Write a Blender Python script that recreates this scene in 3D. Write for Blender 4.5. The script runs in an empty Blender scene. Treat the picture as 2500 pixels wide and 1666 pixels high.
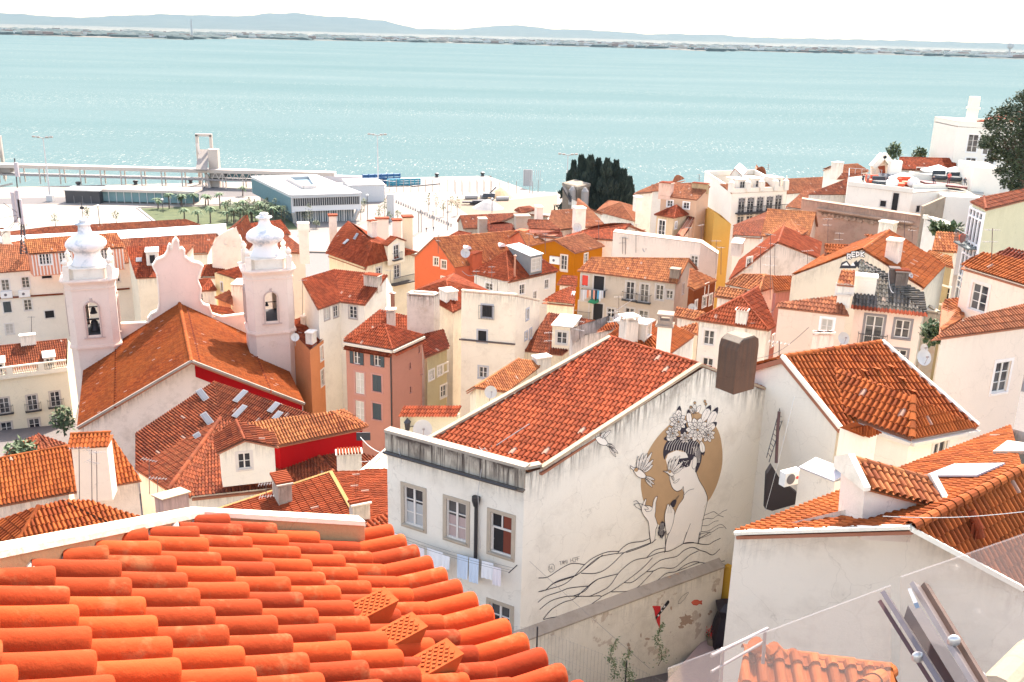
import bpy, math, random
import numpy as np
R=math.radians
S=bpy.context.scene; COL=S.collection
# ---------------------------------------------------------------- camera
CAMZ=70.0; PITCH=17.8; ROLL=1.45; F=2200/2353*2500
cam=bpy.data.cameras.new('camera'); co=bpy.data.objects.new('camera',cam); COL.objects.link(co)
cam.sensor_width=36; cam.lens=36*F/2500; cam.clip_start=.1; cam.clip_end=60000
from mathutils import Matrix, Vector
co.matrix_world=Matrix.Translation((0,0,CAMZ))@Matrix.Rotation(R(90-PITCH),4,'X')@Matrix.Rotation(R(ROLL),4,'Z')
S.camera=co
MW=np.array(co.matrix_world.to_3x3())
# ---------------------------------------------------------------- light
SUN_AZ=14; SUN_EL=48
S.view_settings.view_transform='Standard'; S.view_settings.look='None'; S.view_settings.exposure=2.68; S.view_settings.gamma=1
W=bpy.data.worlds.new('World'); S.world=W; W.use_nodes=True
nt=W.node_tree; bg=nt.nodes['Background']; sk=nt.nodes.new('ShaderNodeTexSky'); sk.sky_type='NISHITA'; sk.sun_disc=False
sk.sun_elevation=R(SUN_EL); sk.sun_rotation=R(SUN_AZ); sk.air_density=1.0; sk.dust_density=1.3; sk.ozone_density=1.0; sk.altitude=60
tint=nt.nodes.new('ShaderNodeMix'); tint.data_type='RGBA'; tint.blend_type='MULTIPLY'; tint.inputs[0].default_value=1
tint.inputs[7].default_value=(1.0,.84,.70,1)
nt.links.new(sk.outputs[0],tint.inputs[6]); nt.links.new(tint.outputs[2],bg.inputs[0]); bg.inputs[1].default_value=.15
sun=bpy.data.lights.new('sun','SUN'); sun.energy=2.3; sun.angle=R(.5); sun.color=(1,.93,.82)
so=bpy.data.objects.new('sun',sun); COL.objects.link(so); so.location=(30,0,140)
sv=Vector((math.sin(R(SUN_AZ))*math.cos(R(SUN_EL)),math.cos(R(SUN_AZ))*math.cos(R(SUN_EL)),math.sin(R(SUN_EL))))
so.rotation_euler=sv.to_track_quat('Z','Y').to_euler()
S.cycles.max_bounces=5; S.cycles.diffuse_bounces=3; S.cycles.glossy_bounces=2; S.cycles.transmission_bounces=4; S.cycles.transparent_max_bounces=8
S.cycles.use_denoising=True; S.cycles.sample_clamp_indirect=4
# ---------------------------------------------------------------- projection helpers
CROPS={0:(0,0,.9412),1:(0,300,3.6766),2:(560,300,3.6766),3:(1100,340,3.6766),4:(1600,340,3.734),5:(2000,220,3.734),6:(0,500,3.92),7:(400,500,3.92),
 8:(700,560,3.92),9:(1100,560,3.92),10:(1500,560,3.92),11:(2000,560,3.92),12:(0,780,2.8),13:(300,900,3.1364),14:(880,1000,2.354),15:(1280,800,2.8515),
 16:(1280,1300,3.4603),17:(1750,960,2.2213),18:(0,1200,2.6144),19:(1780,830,4.2385)}
CR=[0]
def ray(u,v,c=None):
    x0,y0,s=CROPS[CR[0] if c is None else c]
    U_=x0+u/s; V_=y0+v/s
    d=MW@np.array([(U_-1250)/F,-(V_-833)/F,-1.0]); return d
O=np.array([0,0,CAMZ]); UP=np.array([0,0,1.0])
def PZ(u,v,z,c=None):
    d=ray(u,v,c); return O+d*((z-CAMZ)/d[2])
def PY(u,v,y,c=None):
    d=ray(u,v,c); return O+d*(y/d[1])
def PP(u,v,p,n,c=None):
    d=ray(u,v,c); return O+d*(np.dot(p-O,n)/np.dot(d,n))
def nrm(v): return v/(np.linalg.norm(v)+1e-12)
def newell(ps):
    n=np.zeros(3)
    for i in range(len(ps)):
        a,b=ps[i],ps[(i+1)%len(ps)]; n+=np.cross(a,b)
    return nrm(n)
ZP=[(-60,62),(10,60),(16,52),(28,47),(45,40),(60,33),(85,27),(110,24),(150,20),(200,13),(250,7),(300,3.2),(330,3)]
def zg(x,y): return float(np.interp(y,[a for a,b in ZP],[b for a,b in ZP]))
rng=random.Random(7)
# ---------------------------------------------------------------- materials
MATS={}
def newmat(name):
    m=bpy.data.materials.new(name); m.use_nodes=True; t=m.node_tree; b=t.nodes['Principled BSDF']; return m,t,b
class NT:
    def __init__(s,t): s.t=t
    def n(s,k,**kw):
        x=s.t.nodes.new('ShaderNode'+k)
        for a,b in kw.items(): setattr(x,a,b)
        return x
    def l(s,a,b): s.t.links.new(a,b)
    def noise(s,vec,scale,detail=3,rough=.6):
        x=s.n('TexNoise'); x.inputs['Scale'].default_value=scale; x.inputs['Detail'].default_value=detail; x.inputs['Roughness'].default_value=rough
        if vec is not None: s.l(vec,x.inputs['Vector'])
        return x.outputs['Fac']
    def ramp(s,f,stops):
        x=s.n('ValToRGB'); e=x.color_ramp.elements
        while len(e)<len(stops): e.new(.5)
        for i,(p,c) in enumerate(stops): e[i].position=p; e[i].color=(c,c,c,1) if isinstance(c,(int,float)) else (*c,1)
        s.l(f,x.inputs[0]); return x.outputs[0]
    def mix(s,f,a,b,mode='MIX'):
        x=s.n('Mix',data_type='RGBA',blend_type=mode)
        for i,v in ((0,f),(6,a),(7,b)):
            if hasattr(v,'links'): s.l(v,x.inputs[i])
            else: x.inputs[i].default_value=v if i==0 else ((*v,1) if len(v)==3 else v)
        return x.outputs[2]
    def math(s,op,a,b=0.0,clamp=False):
        x=s.n('Math',operation=op,use_clamp=clamp)
        for i,v in ((0,a),(1,b)):
            if hasattr(v,'links'): s.l(v,x.inputs[i])
            else: x.inputs[i].default_value=v
        return x.outputs[0]
    def mapping(s,vec,sc):
        x=s.n('Mapping'); x.inputs['Scale'].default_value=sc; s.l(vec,x.inputs[0]); return x.outputs[0]
    def bump(s,h,st,dist,b):
        x=s.n('Bump'); x.inputs['Strength'].default_value=st; x.inputs['Distance'].default_value=dist; s.l(h,x.inputs['Height']); s.l(x.outputs[0],b.inputs['Normal'])
def plain(name,col,rough=.7,metal=0,var=.12,scale=3.0):
    k=(name,)
    if k in MATS: return MATS[k]
    m,t,b=newmat(name); q=NT(t); g=q.n('NewGeometry').outputs['Position']
    f=q.noise(g,scale,4)
    c=q.mix(f,tuple(x*(1-var) for x in col),tuple(min(1,x*(1+var)) for x in col)); q.l(c,b.inputs['Base Color'])
    b.inputs['Roughness'].default_value=rough; b.inputs['Metallic'].default_value=metal
    MATS[k]=m; return m
def plaster(col,dirt=.25,streak=.3,name=None,patch=.0):
    col=(round(col[0]*1.02,3),round(col[1]*.97,3),round(col[2]*.87,3))
    k=('pl',col,dirt,streak,patch)
    if k in MATS: return MATS[k]
    m,t,b=newmat(name or 'plaster'); q=NT(t)
    g=q.n('NewGeometry').outputs['Position']; uv=q.n('UVMap').outputs[0]
    sep=q.n('SeparateXYZ'); q.l(uv,sep.inputs[0])
    c=q.mix(q.noise(g,.6,5),tuple(x*.93 for x in col),tuple(min(.9,x*1.05) for x in col))
    # large blotches
    bl=q.ramp(q.noise(g,.5,7,.72),[(.48,0),(.68,1)])
    c=q.mix(q.math('MULTIPLY',bl,dirt*.55),c,(col[0]*.55,col[1]*.5,col[2]*.46))
    if patch>0:
        pf=q.ramp(q.noise(g,.9,5,.62),[(.60,0),(.615,1)])
        c=q.mix(q.math('MULTIPLY',pf,patch),c,(.42,.29,.2))
    # run-off streaks below the top edge (UV.y is metres below the wall top)
    st=q.noise(q.mapping(uv,(5,.35,1)),1.0,5,.7); st=q.math('MAXIMUM',q.ramp(st,[(.44,0),(.60,1)]),q.math('MULTIPLY',q.ramp(q.noise(q.mapping(uv,(1.1,.5,1)),1.0,6,.75),[(.45,0),(.6,1)]),.8))
    fall=q.math('SUBTRACT',1.0,q.math('MULTIPLY',sep.outputs[1],.62),clamp=True); fall=q.math('POWER',fall,1.5)
    edge=q.math('SUBTRACT',1.0,q.math('MULTIPLY',sep.outputs[1],4.5),clamp=True)
    ef=q.math('MULTIPLY',edge,q.ramp(q.noise(g,1.5,4),[(.35,0),(.6,1)]))
    sf=q.math('MAXIMUM',q.math('MULTIPLY',st,fall),ef)
    c=q.mix(q.math('MULTIPLY',sf,streak,True),c,(.075,.055,.045))
    # faint repairs, hairline cracks
    cr=q.n('TexVoronoi',feature='DISTANCE_TO_EDGE'); cr.inputs['Scale'].default_value=.55; wv=q.n('VectorMath',operation='ADD'); q.l(g,wv.inputs[0]); ns=q.n('TexNoise'); ns.inputs['Scale'].default_value=1.2; ns.inputs['Detail'].default_value=4; q.l(g,ns.inputs['Vector']); q.l(ns.outputs['Color'],wv.inputs[1]); q.l(wv.outputs[0],cr.inputs['Vector'])
    c=q.mix(q.math('MULTIPLY',q.ramp(cr.outputs['Distance'],[(.0,1),(.006,0)]),.30),c,(col[0]*.4,col[1]*.36,col[2]*.32))
    q.l(c,b.inputs['Base Color']); b.inputs['Roughness'].default_value=.92; b.inputs['Specular IOR Level'].default_value=.05
    q.bump(q.noise(g,9,5),.35,.03,b)
    MATS[k]=m; return m
def tilemat(c1,c2,stain=.3,lich=.15,name='roof_tiles'):
    k=('tl',c1,c2,stain,lich)
    if k in MATS: return MATS[k]
    m,t,b=newmat(name); q=NT(t)
    g=q.n('NewGeometry').outputs['Position']; uv=q.n('UVMap').outputs[0]
    fl=q.n('VectorMath',operation='FLOOR'); q.l(uv,fl.inputs[0])
    wn=q.n('TexWhiteNoise'); q.l(fl.outputs[0],wn.inputs['Vector'])
    c=q.mix(q.ramp(wn.outputs['Value'],[(.15,0),(.85,1)]),tuple(x*1.12 for x in c1),tuple(x*.85 for x in c2))
    c=q.mix(q.ramp(q.noise(g,.16,3,.5),[(.35,0),(.65,.35)]),c,(c1[0]*1.1,c1[1]*1.5,c1[2]*1.5))
    c=q.mix(q.math('MULTIPLY',q.ramp(q.noise(g,.5,5,.65),[(.42,0),(.7,1)]),stain),c,(c1[0]*.42,c1[1]*.42,c1[2]*.6))
    c=q.mix(q.math('MULTIPLY',q.ramp(q.noise(g,5,4,.7),[(.55,0),(.7,1)]),lich),c,(.30,.20,.09))
    # a few odd, paler replacement tiles
    odd=q.math('GREATER_THAN',wn.outputs['Value'],.993); c=q.mix(q.math('MULTIPLY',odd,.45),c,(.5,.36,.28))
    q.l(c,b.inputs['Base Color']); b.inputs['Roughness'].default_value=.8; b.inputs['Specular IOR Level'].default_value=.05
    q.bump(q.noise(g,14,4),.3,.02,b)
    MATS[k]=m; return m
def glassmat():
    k='glass'
    if k in MATS: return MATS[k]
    m,t,b=newmat('window_glass'); q=NT(t); g=q.n('NewGeometry').outputs['Position']
    c=q.mix(q.ramp(q.noise(g,.9,1),[(.45,0),(.55,1)]),(.02,.02,.025),(.09,.085,.08)); q.l(c,b.inputs['Base Color'])
    b.inputs['Roughness'].default_value=.12; MATS[k]=m; return m
# ---------------------------------------------------------------- mesh builder
class MB:
    def __init__(s): s.v=[]; s.f=[]; s.uv=[]; s.mi=[]; s.m=0; s.smooth=False; s.sm=[]
    def add(s,vs,fs,uvs=None):
        o=len(s.v); s.v.extend([tuple(map(float,p)) for p in vs])
        for i,f in enumerate(fs):
            s.f.append(tuple(o+k for k in f)); s.mi.append(s.m); s.sm.append(s.smooth)
            if uvs is None: s.uv.extend([(0.,9.)]*len(f))
            else: s.uv.extend(uvs[k] for k in f)
        return s
    def box(s,c,ax,ay,az,dx,dy,dz):
        c=np.array(c,float); X=np.array(ax)*dx/2; Y=np.array(ay)*dy/2; Z=np.array(az)*dz/2
        vs=[c+i*X+j*Y+k*Z for k in(-1,1) for j in(-1,1) for i in(-1,1)]
        return s.add(vs,[(0,2,3,1),(4,5,7,6),(0,1,5,4),(2,6,7,3),(0,4,6,2),(1,3,7,5)])
    def bar(s,a,b,w,h=None,up=UP):
        a=np.array(a,float);b=np.array(b,float); h=w if h is None else h
        d=b-a; L=np.linalg.norm(d)
        if L<1e-6: return s
        d=d/L; x=np.cross(d,up)
        if np.linalg.norm(x)<1e-3: x=np.cross(d,np.array([1.,0,0]))
        x=nrm(x); y=np.cross(x,d); return s.box((a+b)/2,x,d,y,w,L,h)
    def tube(s,pts,r,n=8,caps=True,taper=None):
        pts=[np.array(p,float) for p in pts]; K=len(pts); vs=[]; prev=None
        for i,p in enumerate(pts):
            d=nrm(pts[min(i+1,K-1)]-pts[max(i-1,0)])
            x=np.cross(d,UP if abs(d[2])<.9 else np.array([1.,0,0])) if prev is None else prev-d*np.dot(prev,d)
            x=nrm(x); prev=x; y=np.cross(d,x); rr=r if taper is None else r*(1+(taper-1)*i/(K-1))
            if isinstance(r,(list,tuple)): rr=r[i]
            vs+=[p+rr*(math.cos(2*math.pi*j/n)*x+math.sin(2*math.pi*j/n)*y) for j in range(n)]
        fs=[(i*n+j,i*n+(j+1)%n,(i+1)*n+(j+1)%n,(i+1)*n+j) for i in range(K-1) for j in range(n)]
        if caps: fs+=[tuple(range(n-1,-1,-1)),tuple((K-1)*n+j for j in range(n))]
        return s.add(vs,fs)
    def lathe(s,c,prof,n=16,ax=None,ay=None,sq=0):
        c=np.array(c,float); vs=[]
        for r,z in prof:
            for j in range(n):
                a=2*math.pi*(j+.5)/n; k=1
                if sq: k=1/max(abs(math.cos(a)),abs(math.sin(a)))**sq
                vs.append(c+np.array([r*k*math.cos(a),r*k*math.sin(a),z]))
        K=len(prof)
        fs=[(i*n+j,i*n+(j+1)%n,(i+1)*n+(j+1)%n,(i+1)*n+j) for i in range(K-1) for j in range(n)]
        fs+=[tuple(range(n-1,-1,-1)),tuple((K-1)*n+j for j in range(n))]
        return s.add(vs,fs)
    def prism(s,poly,off):
        n=len(poly); off=np.array(off,float); a=[np.array(p,float) for p in poly]; b=[p+off for p in a]
        return s.add(a+b,[tuple(range(n-1,-1,-1)),tuple(range(n,2*n))]+[(i,(i+1)%n,n+(i+1)%n,n+i) for i in range(n)])
    def ico(s,c,r,jit=0,sub=1,sc=(1,1,1),rn=rng):
        v,f=ICO[sub]; c=np.array(c)
        vs=[c+np.array(p)*r*np.array(sc)*(1+jit*(rn.random()-.5)) for p in v]; return s.add(vs,f)
    def build(s,name,mats,parent=None,recalc=False):
        me=bpy.data.meshes.new(name); V=np.array(s.v) if s.v else np.zeros((0,3))
        if parent is not None: V=V-np.array(ROOTLOC.get(parent.name,(0,0,0)))
        me.from_pydata(V.tolist(),[],s.f)
        if not isinstance(mats,(list,tuple)): mats=[mats]
        for m in mats: me.materials.append(m)
        me.polygons.foreach_set('material_index',s.mi)
        if any(s.sm): me.polygons.foreach_set('use_smooth',s.sm)
        uvl=me.uv_layers.new(name='UVMap'); uvl.data.foreach_set('uv',np.array(s.uv,dtype=float).ravel())
        me.validate(); me.update()
        o=bpy.data.objects.new(name,me); COL.objects.link(o)
        if parent is not None:
            o.parent=parent; ROOTLOC[o.name]=ROOTLOC.get(parent.name,(0,0,0))
        return o
def _ico():
    import bmesh
    out={}
    for sub in (1,2):
        bm=bmesh.new(); bmesh.ops.create_icosphere(bm,subdivisions=sub,radius=1)
        out[sub]=([tuple(v.co) for v in bm.verts],[tuple(v.index for v in f.verts) for f in bm.faces]); bm.free()
    return out
ICO=_ico()
ROOTLOC={}
def thing(name,label,cat,loc,group=None,rz=0):
    o=bpy.data.objects.new(name,None); COL.objects.link(o); o.location=tuple(map(float,loc)); o.empty_display_size=.3
    o['label']=label; o['category']=cat
    if group: o['group']=group
    ROOTLOC[o.name]=tuple(map(float,loc)); return o
def tag(o,label=None,cat=None,group=None,kind=None):
    if label: o['label']=label
    if cat: o['category']=cat
    if group: o['group']=group
    if kind: o['kind']=kind
    return o
# ---------------------------------------------------------------- roofs
PROF={8:[(0,0),(.03,.35),(.10,.75),(.22,.96),(.34,1),(.46,.96),(.58,.75),(.65,.35),(.68,0),(.84,-.12)],
 6:[(0,0),(.05,.55),(.18,.93),(.34,1),(.50,.93),(.63,.55),(.68,0)],4:[(0,0),(.10,.75),(.34,1),(.58,.75),(.68,0)]}
def tilesheet(mb,ps,w=.21,L=.40,amp=.05,seg=6,barrel=False,lift=.03,jit=.006):
    ps=[np.array(p,float) for p in ps]; n=newell(ps)
    if n[2]<0: n=-n
    e=nrm(ps[1]-ps[0]); e=nrm(e-n*np.dot(e,n)); t=np.cross(n,e)
    c=sum(ps)/len(ps)
    if np.dot(c-ps[0],t)<0: t=-t
    o=ps[0]; P=np.array([[np.dot(p-o,e),np.dot(p-o,t)] for p in ps])
    s0,s1=P[:,0].min(),P[:,0].max(); ncol=max(2,int(round((s1-s0)/w))); w=(s1-s0)/ncol
    prof=PROF[8 if seg>=8 else 6 if seg>=6 else 4]
    S_=[]
    for i in range(ncol):
        for pp,_ in prof: S_.append(i+pp)
    S_.append(ncol); S_=np.array(S_); ss=s0+S_*w
    def rangeat(x):
        ts=[]; 
        for i in range(len(P)):
            a,b=P[i],P[(i+1)%len(P)]
            lo,hi=min(a[0],b[0]),max(a[0],b[0])
            if lo-1e-9<=x<=hi+1e-9:
                if abs(b[0]-a[0])<1e-9: ts+=[a[1],b[1]]
                else: ts.append(a[1]+(b[1]-a[1])*(x-a[0])/(b[0]-a[0]))
        return (min(ts),max(ts)) if ts else (0,0)
    rr=np.array([rangeat(min(max(x,s0+1e-6),s1-1e-6)) for x in ss]); t0,t1=P[:,1].min(),P[:,1].max()
    nr=max(1,int(math.ceil((t1-t0)/L))); tk=[];ho=[]
    for k in range(nr+1):
        tt=t0+k*L
        if k>0: tk.append(tt-.004); ho.append(0.0)
        tk.append(tt); ho.append(.034)
    tk=np.array(tk); ho=np.array(ho)
    ph=np.mod(S_,1.0)
    h=np.array([hh for _ in range(ncol) for _,hh in prof]+[0.0])*amp*1.5
    T=np.clip(tk[None,:],rr[:,0:1],rr[:,1:2])
    colj=np.array([rng.uniform(-jit,jit) for _ in range(ncol+1)])
    H=h[:,None]+ho[None,:]+lift+colj[np.minimum(S_.astype(int),ncol)][:,None]
    rz_=np.array([np.dot(p-o,n) for p in ps])
    if len(ps)==4:
        A_=np.stack([np.ones(4),P[:,0],P[:,1],P[:,0]*P[:,1]],1)
        try: k_=np.linalg.solve(A_,rz_)
        except Exception: k_=np.zeros(4)
        SS=ss[:,None]; H=H+k_[0]+k_[1]*SS+k_[2]*T+k_[3]*SS*T
    V=o+ss[:,None,None]*e+T[:,:,None]*t+H[:,:,None]*n
    ns,nk=T.shape; idx=np.arange(ns*nk).reshape(ns,nk)
    fs=[];
    for i in range(ns-1):
        for k in range(nk-1):
            if abs(T[i,k+1]-T[i,k])+abs(T[i+1,k+1]-T[i+1,k])>1e-6: fs.append((idx[i,k],idx[i+1,k],idx[i+1,k+1],idx[i,k+1]))
    ru=rng.randint(0,50)*13
    UVv=np.stack([np.repeat((S_+ru+ (1e-3))[:,None],nk,1),((T-t0)/L)+ru+1e-3],-1)
    V=V.reshape(-1,3); UVf=UVv.reshape(-1,2)
    o2=len(mb.v); mb.v.extend(map(tuple,V.tolist()))
    for f in fs:
        mb.f.append(tuple(int(o2+k) for k in f)); mb.mi.append(mb.m); mb.sm.append(False)
        i=f[0]//nk; cu=UVf[f[0]]; cx=.5*(UVf[f[0]]+UVf[f[2]])
        for k in f: mb.uv.append((float(cx[0]),float(cx[1])))
def ridgecap(mb,a,b,r=.11,L=.42,n=6):
    a=np.array(a,float);b=np.array(b,float); d=b-a; D=np.linalg.norm(d)
    if D<.3: return
    d=d/D; x=nrm(np.cross(d,UP)); y=np.cross(x,d); k=max(1,int(D/L)); ru=rng.random()*40
    for i in range(k):
        p=a+d*(D*i/k); q=a+d*(D*(i+1)/k+.03); vs=[];rs=(r*1.08,r*.92)
        for P_,r_ in((p,rs[0]),(q,rs[1])):
            vs+=[P_+r_*(math.cos(math.pi*(j/n)) *x*1.0+(math.sin(math.pi*j/n))*y*1.05)-y*.02 for j in range(n+1)]
        fs=[(j,j+1,n+2+j,n+1+j) for j in range(n)]
        mb.add(vs,fs,[(ru+i+.5,ru+.5)]*len(vs))
ROOFS={
 'r':((0.248,0.048,0.018),(0.163,0.029,0.012),.4,.14),   # terracotta
 'd':((0.156,0.028,0.012),(0.098,0.019,0.011),.55,.15),      # dark red
 'o':((0.292,0.072,0.019),(0.208,0.045,0.014),.3,.10),     # new orange
 'p':((0.299,0.102,0.047),(0.221,0.072,0.037),.35,.2),       # pale worn
 'c':((0.251,0.055,0.012),(0.194,0.039,0.011),.35,.25),    # church, flat orange
 'g':((0.126,0.109,0.092),(0.067,0.059,0.050),.5,.5),       # grey lichened
 'v':((0.339,0.114,0.042),(0.215,0.055,0.026),.35,.3),          # varied orange pale
 'b':((0.214,0.053,0.023),(0.127,0.031,0.018),.5,.3),
}
def rmat(k): return tilemat(*ROOFS[k])
WALLC={'w':(.74,.70,.65),'W':(.71,.68,.645),'c':(.76,.68,.56),'k':(.76,.65,.585),'p':(.74,.60,.53),'y':(.80,.56,.22),'Y':(.74,.62,.38),'m':(.62,.24,.025),
 't':(.72,.20,.10),'o':(.64,.27,.13),'r':(.45,.03,.025),'n':(.40,.21,.175),'g':(.56,.52,.47),'G':(.42,.37,.32),'b':(.24,.07,.03),'e':(.68,.64,.50),'q':(.50,.45,.33),
 's':(.72,.65,.59),'x':(.62,.40,.33),'l':(.70,.47,.36)}
def wmat(k,dirt=.25,streak=.3,patch=0): return plaster(WALLC[k] if isinstance(k,str) else k,dirt,streak,None,patch)
class House: pass
def parse(spec,d,dm=None):
    P={}; z0=None
    for tok in spec.split():
        n=tok[0]
        if tok[1]=='=':
            P[n]=np.array(eval(tok[2:],{'U':UP,'X':np.array([1.,0,0]),'Y':np.array([0,1.,0]),'M':lambda b,r:np.array([2*r[0]-b[0],2*r[1]-b[1],b[2]])},P)); continue
        body=tok[2:]
        if '/' in body:
            uv,pl=body.split('/'); u,v=map(float,uv.split(',')); a,b=P[pl[0]],P[pl[1]]; P[n]=PP(u,v,a,nrm(np.cross(b-a,UP))); continue
        if '|' in body:
            uv,pl=body.split('|'); u,v=map(float,uv.split(',')); a,b,c=[P[k] for k in pl]; P[n]=PP(u,v,a,nrm(np.cross(b-a,c-a))); continue
        if '@' in body:
            uv,y=body.split('@'); u,v=map(float,uv.split(',')); P[n]=PY(u,v,float(y))
        else:
            q=list(map(float,body.split(',')))
            if z0 is None: P[n]=PY(q[0],q[1],d); z0=P[n][2]
            else: P[n]=PZ(q[0],q[1],z0+((dm.get(q[2],q[2]) if dm else q[2]) if len(q)>2 else 0))
        if z0 is None: z0=P[n][2]
    return P
DBG=[]; ALLH=[]
def hor0(p):
    v=np.array([p[0],p[1],0.]); return v/np.linalg.norm(v)
def fitdz(spec,d,roofs,goal=27,aim=2.):
    # roof heights are guesses: settle them so that the slopes are plausible and the faces plane
    vals=sorted({float(t.split(',')[2]) for t in spec.split() if t[1]==':' and t.count(',')==2 and not any(c in t for c in '|@/') and float(t.split(',')[2])!=0})
    if not vals: return None
    fs=[f for f in roofs.split(';') if ':' not in f and f]
    def cost(dm):
        P=parse(spec,d,dm); c=0
        for fi,f in enumerate(fs):
            ps=[P[k] for k in f]; n=newell(ps); n=n if n[2]>0 else -n
            if fi==0:
                if np.dot(n,O-ps[0])<0 : c+=60
                tt=sum(ps[2:])/len(ps[2:])-(ps[0]+ps[1])/2
                if np.dot(tt,hor0(ps[0]))<0 and tt[2]>0: c+=60
            sl=math.degrees(math.acos(min(1,abs(n[2]))))
            facing=1.0 if np.dot(n,-(ps[0]-O))>0 else .25
            c+=facing*((sl-goal)/7)**2; res=max(abs(np.dot(p-ps[0],n)) for p in ps); c+=(res/.15)**2*facing
            if newell(ps)[2]*1==0: c+=50
        for v,x in dm.items():
            if x*v<=0: c+=40
        return c
    dm={v:v for v in vals}; best=cost(dm)
    for k in (.15,.25,.35,.45,.55,.65,.75,.85):
        t={v:v*k for v in vals}; q=cost(t)
        if q<best: best,dm=q,t
    st=.25
    for it in range(14):
        imp=False
        for v in vals:
            for s in(1+st,1/(1+st)):
                t=dict(dm); t[v]=dm[v]*s; q=cost(t)
                if q<best-1e-6: best,dm,imp=q,t,True
        if not imp: st*=.5
    return dm
def house(name,label,cat,d,spec,roofs='',runs='',wall='w',roof='r',ov=.25,dirt=.4,streak=.5,patch=0,crop=None,wins='',zb=None,w=.25,L=.43,amp=.054,seg=None,
          slab=.10,flat=None,par=0,part=.25,group=None,bot=None,cap=True,stone=(.62,.55,.48),ridge=.11,sheetlift=.03,fit=True):
    if crop is not None: CR[0]=crop
    P=parse(spec,d,fitdz(spec,d,roofs) if fit and roofs and 'F:' not in roofs else None); H=House(); H.P=P; H.name=name
    pts=[P[k] for k in runs.replace(' ','')] or list(P.values())
    cx=sum(p[0] for p in pts)/len(pts); cy=sum(p[1] for p in pts)/len(pts)
    gz=min(zg(cx,min(p[1] for p in pts)),zg(cx,max(p[1] for p in pts)))-.3
    if zb is not None: gz=zb
    if bot is not None: gz=min(p[2] for p in pts)-bot
    root=thing(name,label,cat,(cx,cy,gz),group); H.root=root; H.gz=gz
    if seg is None: seg=8 if d<50 else 6 if d<90 else 4
    H.planes={}
    if roofs:
        mb=MB(); ridges={}
        for i,fk in enumerate(roofs.split(';')):
            mk=None
            if ':' in fk: mk,fk=fk.split(':')
            ps=[P[k] for k in fk]; n=newell(ps)
            if n[2]<0: n=-n
            H.planes[fk]=(ps[0],n,nrm(ps[1]-ps[0]),ps)
            res=max(abs(np.dot(p-ps[0],n)) for p in ps)
            sl_=math.degrees(math.acos(min(1,abs(n[2]))))
            if res>.25 or sl_>42: DBG.append((name,fk,'res',round(float(res),2),'slope',round(sl_)))
            if mk=='F':
                mb.m=1; mb.prism(ps,n*.06); mb.m=0
            else:
                mb.m=0; tilesheet(mb,ps,w=w,L=L,amp=amp,seg=seg,lift=sheetlift)
            mb.m=2; mb.prism([p-n*(slab+min(.5,res*.8)) for p in ps],n*slab); mb.m=0
            for a in range(len(fk)):
                k1,k2=fk[a],fk[(a+1)%len(fk)]; key=tuple(sorted((k1,k2))); ridges.setdefault(key,[]).append((fk,n))
        for (k1,k2),fl in ridges.items():
            if len(fl)==2 and cap:
                m=(P[k1]+P[k2])/2; c1=sum(P[x] for x in fl[0][0])/len(fl[0][0])
                n2=fl[1][1]; a=P[k1] ; 
                if np.dot(c1-m,n2)<-.02: ridgecap(mb,P[k1]+UP*.05,P[k2]+UP*.05,r=ridge)
        H.roof=mb.build('roof',[rmat(roof),flat or plaster((.58,.52,.46),.4,0),plaster((.34,.15,.10),.4,0)],root)
    ALLH.append((name,{k:tuple(round(float(x),1) for x in v) for k,v in P.items()}))
    for i,fk in enumerate(roofs.split(';')[:1]):
        if roofs and ':' not in fk:
            ps=[P[k] for k in fk]; tt=sum(ps[2:])/len(ps[2:])-(ps[0]+ps[1])/2
            if np.dot(tt,hor0(ps[0]))<0 and tt[2]>0: DBG.append(('BACK',name,fk))
    if runs:
        rl=runs.split(); N=len(rl); cor=[P[r[0]] for r in rl]
        area=sum(cor[i][0]*cor[(i+1)%N][1]-cor[(i+1)%N][0]*cor[i][1] for i in range(N)); sg=1 if area>0 else -1
        closed= rl[-1][-1]==rl[0][0]
        if not closed: cor.append(P[rl[-1][-1]])
        lines=[]
        for r in rl:
            a,b=P[r[0]],P[r[-1]]; dd=nrm(np.array([b[0]-a[0],b[1]-a[1],0])); nn=np.array([dd[1],-dd[0],0])*sg  # outward
            lines.append((a[:2]-nn[:2]*ov,dd[:2],nn))
        def isect(l1,l2,fall):
            A=np.array([l1[1],-l2[1]]).T
            if abs(np.linalg.det(A))<.05: return fall
            k=np.linalg.solve(A,l2[0]-l1[0]); return l1[0]+l1[1]*k[0]
        newc=[]
        for i in range(len(cor)):
            if closed or 0<i<N:
                l1,l2=lines[(i-1)%N],lines[i%N]; newc.append(isect(l1,l2,cor[i][:2]-(l1[2]+l2[2])[:2]*ov/2))
            else: newc.append(cor[i][:2]-lines[min(i,N-1)][2][:2]*ov)
        H.runs={}
        holes={}
        for tok in wins.split(';'):
            tok=tok.strip()
            if not tok: continue
            rn,rest=tok.split(':'); ps=rest.split(','); holes.setdefault(rn,[]).append((float(ps[0]),float(ps[1]),float(ps[2]),float(ps[3]),ps[4] if len(ps)>4 else 'c'))
        mb=MB()
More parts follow.
